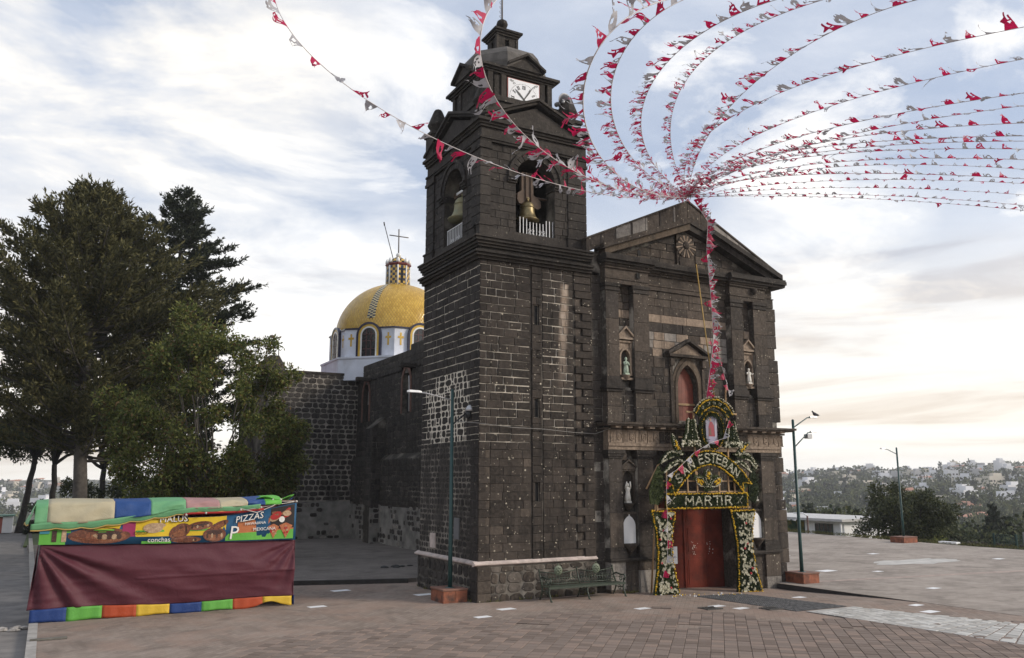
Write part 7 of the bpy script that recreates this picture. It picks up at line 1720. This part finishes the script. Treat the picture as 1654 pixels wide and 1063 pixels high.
for (x, y, nm, lab, c, s) in ((-12.52, 2.45, 'rag', 'crumpled grey rag on the road beside the kerb by the stall', (.30, .28, .26), .16), (1.2, 10.2, 'rubbish_heap', 'scattered dark rubbish on the court floor before the nave wall', (.05, .05, .05), .22)):
    rng = random.Random(3); t = MB(); z = gz(x, y)-(.12 if x < -12.3 else 0)+(.15 if y > 8 else 0)
    for k in range(9): a = rng.uniform(0, 6.28); q = rng.uniform(0, s*2.2); u, v = x+q*math.cos(a)*1.6, y+q*math.sin(a); h = rng.uniform(.04, .10); n = 6; t.lathe([(rng.uniform(.06, .13), 0), (rng.uniform(.06, .12), h*.6), (.02, h)], (u, v, z), n, 0, False, rng.uniform(0, 1), 1.5, .8)
    tag(t.build(nm, plain(nm+'_grey', c, .9, var=.6, scale=9)), lab, 'litter')
m = MB(); m.cbox(-12.25, -11.45, -.62, -.46, .0, .05, .01); tag(m.build('loose_plank', plain('weathered_plank', (.14, .13, .11), .9, var=.4, bump=.5, scale=6)), 'weathered grey plank lying across the kerb in front of the stall', 'plank')

# ================================================================== FAR EDGE OF THE TERRACE
def far_edge():
    rng = random.Random(12)
    t = empty('service_building', (44, 24, -2.5), 'low white building with a flat roof and dark doors beyond the terrace edge', 'building')
    m = MB(); m.box(44, 50, 22.4, 26.4, -3.4, .50); m.build('wall', M['white'], t); m = MB(); m.box(43.3, 51, 22.0, 34, .52, .72); m.build('roof', plain('pale_roof_slab', (.5, .49, .48), .8), t)
    m = MB(); m.box(43.95, 44.0, 23.5, 25.3, -2.5, .30); d = m.build('door', M['glass'], t)
    for k in range(5): MB().box(43.92, 43.95, 23.5+k*.44, 23.54+k*.44, -2.5, .30).build('door_bar', M['green_paint'], d)
    MB().box(43.92, 43.95, 23.5, 25.3, -.35, -.30).build('door_bar', M['green_paint'], d)
    m = MB(); m.box(45.5, 45.6, 26.4, 33, -3, .3); m.build('shop_front', plain('mixed_green_stock', (.05, .12, .05), .8, var=.7, scale=2, dirt=(.45, .33, .03, .9)), t)
    for y in (27.0, 29.2, 31.0): MB().box(44.6, 44.7, y, y+.06, -3, .5).build('roof_post', M['green_paint'], t)
    MB().box(43.5, 43.62, 22.3, 22.42, -3, .52).build('roof_post', M['white'], t)
    t = empty('short_lamp', (41, 23.4, -1.5), 'brown lamp post with a curved white head in front of the low white building', 'street lamp'); m = MB(); m.tube([(41, 23.4, -2), (41, 23.4, 1.0)], .07, 6); m.build('pole', plain('brown_post', (.09, .04, .03), .7), t); m = MB(); m.tube([(41, 23.4, 1.0), (40.9, 23.8, 1.22), (40.7, 24.5, 1.2)], .05, 5); m.build('arm', M['white'], t)
    # grass verge
    nr = np.random.default_rng(4); n = 5200; y = nr.uniform(-4, 34, n); x = 37.2+nr.uniform(-.55, 1.6, n)+np.where(y > 8, (y-8)*.085, 0); P = np.stack([x, y, np.full(n, -.12)], 1); D = unit(nr.normal(size=(n, 3))*.4+np.array([0, 0, 1])); V, F = leaf_quads(P, D, nr.uniform(.06, .2, n), np.full(n, .03), nr)
    tag(link('verge_grass', fast_mesh('verge_grass', V, F, M['grass'])), kind='stuff')
    # mesh fence with green posts at the right edge
    f = empty('mesh_fence', (39, 3, -.3), 'green wire mesh fence along the right end of the terrace edge', 'fence')
    for k in range(7): MB().box(38.6, 38.68, -1.2+k*1.35, -1.12+k*1.35, -.6, .62).build('fence_post', M['green_paint'], f)
    m = MB()
    for k in range(9): m.box(38.63, 38.65, -1.2, 7.0, -.45+k*.125, -.442+k*.125)
    for k in range(60): m.box(38.63, 38.65, -1.2+k*.137, -1.19+k*.137, -.45, .58)
    m.build('wire_mesh', M['green_paint'], f)
    t = empty('grey_shed', (52, 8, -2), 'long pale grey wall panel seen below the round tree at the terrace edge', 'wall'); m = MB(); m.box(49, 49.3, 5.6, 11.2, -4, .15); m.build('wall', plain('grey_block_wall', (.30, .29, .29), .9, var=.2), t)
    m = MB()
    for k in range(11): m.box(48.96, 49.0, 5.65+k*.5, 5.72+k*.5, -4, .13)
    m.build('wall_rib', plain('grey_rib', (.2, .2, .2), .9), t)
    t = empty('parked_car', (43.5, 3.5, -1.4), 'dark roof of a parked car showing above the terrace edge behind the fence', 'car')
    def prof(P, y0, y1, nm, mat): m = MB(); m.prism([(x, y0, z) for x, z in P], (0, y1-y0, 0)); m.v = [(43.5+(b-3.5), 3.6+(a-43.5)*1.0, c) for a, b, c in m.v]; return m.build(nm, mat, t)
    prof([(41.4, -1.25), (41.4, -.75), (42.2, -.62), (42.8, -.15), (44.3, -.12), (45.0, -.6), (45.6, -.7), (45.6, -1.25)], 2.7, 4.3, 'body', plain('dark_car_paint', (.015, .015, .02), .25, spec=.6)); prof([(42.35, -.60), (42.86, -.22), (44.2, -.19), (44.75, -.58)], 2.68, 2.69, 'side_window', M['glass'])
    for a in (42.2, 44.8):
        m = MB(); m.lathe([(.1, -.1), (.32, -.1), (.34, -.06), (.34, .06), (.32, .1), (.1, .1)], (0, 0, 0), 14); m.v = [(43.5+(2.75+z-3.5), 3.6+(a+x-43.5), -1.25+y) for x, y, z in m.v]; m.build('wheel', M['black'], t)
    # rubbly planting strip and white slab by the far planter
    t = MB()
    for k in range(40): x, y = 38.3+rng.uniform(0, .9), rng.uniform(5, 10.5); h = rng.uniform(.04, .16); t.lathe([(rng.uniform(.05, .14), 0), (rng.uniform(.05, .12), h), (.02, h*1.2)], (x, y, -.12), 6, 0, False, rng.random())
    t.build('edge_rubble', M['rubble'], kind='stuff')
    m = MB(); m.cbox(37.1, 37.5, 8.4, 9.6, -.096, .03, .01); tag(m.build('white_block', M['white']), 'small white block lying on the grass verge right of the far lamp base', 'block')
    # left background: kiosk, hedge
    t = empty('kiosk', (-14.6, 50.5, -.1), 'small red and white kiosk at the far left behind the leaning trunk', 'kiosk'); m = MB(); m.box(-15.8, -14.85, 50, 52, -.1, 1.0); m.build('red_panel', plain('kiosk_red', (.34, .11, .08), .8), t); m = MB(); m.box(-14.85, -14.2, 50, 52, -.1, 1.1); m.build('white_panel', M['white'], t); m = MB(); m.box(-16.0, -14.1, 49.8, 52.2, 1.12, 1.2); m.build('roof', plain('kiosk_roof', (.10, .22, .16), .7), t)
    nr = np.random.default_rng(5); n = 2600; P = np.stack([nr.uniform(-13.4, -12.0, n), nr.uniform(47, 48.2, n), nr.uniform(-.1, .85, n)], 1); D = unit(nr.normal(size=(n, 3))); V, F = leaf_quads(P, D, nr.uniform(.08, .18, n), nr.uniform(.04, .09, n), nr); h = link('hedge', fast_mesh('hedge', V, F, M['fir'])); tag(h, 'clipped dark hedge at the far end of the kerb left of the stall', 'hedge')
far_edge()

# ================================================================== BUNTING
BUNTING = [
    ( -10.21, -14.37, 10.02, -5.12, -5.38, -3.48 ),
    ( -8.11, -16.78, 9.31, -6.00, -5.47, -3.44 ),
    ( -7.30, -18.68, 8.41, -7.11, -6.56, -3.80 ),
    ( -5.98, -17.72, 9.42, -5.83, -4.69, -2.59 ),
    ( -4.48, -17.98, 9.75, -5.22, -3.46, -1.75 ),
    ( -2.74, -17.54, 10.58, -2.46, -0.53, 0.47 ),
    ( -2.31, -18.58, 10.09, -4.10, -3.30, -1.17 ),
    ( 0.21, -18.16, 10.54, -2.63, -0.25, 0.02 ),
    ( 2.22, -18.91, 10.55, -1.99, 0.00, 0.22 ),
    ( 2.83, -17.27, 10.56, -2.02, -0.36, -0.08 ),
    ( 7.89, -20.16, 10.65, -2.18, -0.42, 0.30 ),
    ( 3.80, -16.18, 10.54, -1.88, -0.70, -0.02 ),
    ( 4.27, -15.89, 10.48, -1.90, 0.06, 0.23 ),
    ( 4.61, -15.70, 10.51, -1.78, -0.34, 0.10 ),
    ( 4.95, -15.51, 10.47, -1.81, -0.26, 0.14 ),
    ( 6.99, -15.58, 10.54, -1.69, -0.43, 0.17 ),
    ( 16.48, -16.46, 10.71, -2.04, -0.13, 0.90 ),
    ( 6.72, -14.52, 10.47, -1.61, -0.01, 0.17 ),
    ( 20.43, -17.24, 10.73, -2.40, 0.07, 0.60 ),
    ( 27.83, -16.52, 10.80, -2.73, -0.62, 0.57 ),
    ( 32.74, -14.69, 10.88, -2.66, -1.91, 0.26 ),
    ( 31.90, -15.41, 10.82, -2.83, -1.14, 0.22 ),
]
def bunting():
    rng = random.Random(33); variants = {'r': [], 'w': []}
    for k in range(9):          # torn tissue pennants: a tapering sheet with holes and a ragged end, hanging along -y of its own frame
        for key in 'rw':
            nu, nv = 6, 11; V = []; F = []; ph = rng.uniform(0, 6); tp = rng.uniform(.10, .45); cv = rng.uniform(-.5, .5); amp = rng.uniform(.05, .12); tw_ = rng.uniform(-1.6, 1.6)
            for j in range(nv+1):
                v = j/nv; w = (1-v)+tp*v
                for i in range(nu+1):
                    u = i/nu-.5; an = tw_*v*v; V.append((u*w*math.cos(an)+cv*v*v+.10*math.sin(ph+v*7)*v+rng.uniform(-.02, .02), -v*(1+rng.uniform(-.02, .02)-.25*abs(u)*v), u*w*math.sin(an)+amp*math.sin(ph*2+v*6.5+u*2)*(.2+v)))
            hs = [(rng.uniform(.8, nu-1.8), rng.uniform(1.5, nv-1), rng.uniform(.45, 1.0), rng.uniform(.6, 1.5)) for _ in range(5)]; hole = lambda i, j: any(((i-a)/c)**2+((j-b)/d)**2 < 1 for a, b, c, d in hs); tail = [rng.random() for _ in range(nu)]
            for j in range(nv):
                for i in range(nu):
                    if j > 1 and 0 < i < nu-1 and hole(i, j): continue
                    if j >= nv-4 and tail[i] < (j-nv+5)*.21: continue
                    a = j*(nu+1)+i; F.append((a, a+1, a+nu+2, a+nu+1))
            me = bpy.data.meshes.new('flag'); me.from_pydata(V, [], F); me.materials.append(M['flag_r'] if key == 'r' else M['flag_w'])
            me.polygons.foreach_set('use_smooth', [True]*len(F)); me.update(); variants[key].append(me)
    def hang(cord, pos, tang, d, w, L, key):
        n = tang.cross(d).normalized(); d2 = n.cross(tang).normalized()
        d2 = (d2*.9+tang*rng.uniform(-.35, .35)).normalized(); n = tang.cross(d2).normalized()
        o = bpy.data.objects.new('flag', rng.choice(variants[key])); COL.objects.link(o); o.parent = cord
        o.matrix_basis = Matrix.Translation(pos) @ Matrix((tang*w, -d2*L, n*L)).transposed().to_4x4()
    wind = Vector((-.93, -.36, .04))
    A = Vector((8.96, -.45, 14.75))
    place = ['leftmost string of bunting, running from the gable past the belfry to the upper left sky', 'bunting string curling up in front of the clock to the top edge', 'bunting string curling up just right of the tower and loudspeaker', 'second bunting string right of the tower, bending to the top edge', 'third bunting string right of the tower, bowed like a hook', 'bunting string rising steeply above the gable peak',
             'bunting string slanting from the gable to the middle of the top edge', 'bunting string ending highest on the right edge', 'bunting string ending second highest on the right edge']
    gh = 'fan of bunting strings running level to the right'
    for k, p in enumerate(BUNTING):
        B = Vector(p[:3]); Wd = Vector(p[3:]); n = 140; P = [A+(B-A)*(i/n)+Wd*(4*(i/n)*(1-i/n)) for i in range(n+1)]
        cum = [0.0]
        for i in range(n): cum.append(cum[-1]+(P[i+1]-P[i]).length)
        m = MB(); m.tube(P[::2], .006 if k < 9 else .007, 4)
        c = m.build('bunting_string', M['cord'])
        tag(c, (place[k] if k < 9 else ('lowest' if k == 21 else ('topmost' if k == 9 else ['second from the top', 'third from the top', 'fourth from the top', 'fifth from the top', 'sixth from the top', 'middle one', 'sixth from the bottom', 'fifth from the bottom', 'fourth from the bottom', 'third from the bottom', 'second from the bottom'][k-10]))+' of the red and white bunting strings in the level fan'), 'bunting', 'bunting strings from the gable' if k < 9 else gh)
        step = (.29, .16, .17, .18, .20, .22, .25)[k] if k < 7 else .29; Lf = (.24, .24, .19, .20, .22, .23, .25)[k] if k < 7 else .28; s = .35; q = 0; i = 0
        while s < cum[-1]-.1:
            while cum[i+1] < s: i += 1
            f = (s-cum[i])/(cum[i+1]-cum[i]); pos = P[i].lerp(P[i+1], f); tg = (P[i+1]-P[i]).normalized()
            d = (wind*rng.uniform(.75, 1.1)+Vector((rng.gauss(0, .22), rng.gauss(0, .22), -.14+rng.gauss(0, .2)))).normalized()
            fwd = (pos-CAMV).dot(Vector((math.cos(AZ), math.sin(AZ), 0)))
            if fwd > 2: hang(c, pos, tg, d, Lf*rng.uniform(.45, .85), Lf*rng.uniform(.75, 1.4), 'rw'[q % 2])
            s += step*rng.uniform(.85, 1.15); q += 1
    def drop(pts, label, step, L, dirs):
        P = [Vector(p) for p in pts]; m = MB(); m.tube(P, .008, 4); c = tag(m.build('bunting_string', M['cord']), label, 'bunting', 'bunting hanging on the facade'); q = 0; s = 0.0
        for a, b in zip(P[:-1], P[1:]):
            ln = (b-a).length; tg = (b-a).normalized()
            while s < ln:
                d = Vector(dirs)+Vector((rng.gauss(0, .5), rng.gauss(0, .3), rng.gauss(0, .3))); hang(c, a+tg*s, tg, d.normalized(), rng.uniform(.24, .34), L*rng.uniform(.7, 1.15), 'rw'[q % 2]); s += step; q += 1
            s -= ln
    drop([(9.0, -.75, 14.45), (9.55, -.8, 13.75), (9.42, -.8, 12.6), (9.5, -.85, 10.6), (9.48, -.9, 9.0), (9.2, -.95, 7.9), (8.9, -1.0, 6.75)], 'thick bunting string hanging down the facade from the gable to the flower arch', .15, .40, (.8, -.3, -.45))
    drop([(9.45, -.85, 8.9), (9.75, -.9, 8.3), (10.0, -.95, 7.4), (10.06, -1.0, 6.9)], 'short slack bunting string beside the bamboo pole and facade window', .22, .24, (.2, -.2, -1))
    drop([(9.75, -1.18, 5.85), (9.45, -1.22, 5.3), (8.85, -1.22, 5.15), (8.0, -1.22, 4.75), (7.2, -1.22, 4.15), (6.75, -1.22, 3.95), (6.70, -1.22, 3.3), (6.72, -1.22, 2.2), (6.66, -1.22, 1.2), (6.4, -1.2, .4)], 'string of triangular red and white flags draped over the flower arch', .50, .30, (.15, -.2, -1))
    # cables: thin wire round the tower and a lamp cable
    m = MB(); m.tube([(-.5, .68, 5.72), (.0, -.12, 5.62), (1.2, -.13, 5.52), (2.4, -.14, 5.50), (3.6, -.14, 5.42), (4.5, -.14, 5.40), (5.0, -.38, 5.60)], .011, 4); tag(m.build('cable', plain('grey_cable', (.25, .24, .22), .8)), 'thin grey cable strung across the tower front below the second slit', 'cable')
bunting()

# ================================================================== HAZE
def haze():
    m = bpy.data.materials.new('haze'); m.use_nodes = True; nt = m.node_tree; nt.nodes.clear(); o = nt.nodes.new('ShaderNodeOutputMaterial'); v = nt.nodes.new('ShaderNodeVolumePrincipled')
    v.inputs['Color'].default_value = (.86, .88, .92, 1); v.inputs['Density'].default_value = HAZE; v.inputs['Anisotropy'].default_value = .2; nt.links.new(v.outputs[0], o.inputs['Volume'])
    b = MB(); b.box(-1600, 1600, -1600, 1600, -75, 40); b.build('haze', m, kind='stuff')
HAZE = .00034
if HAZE: haze()
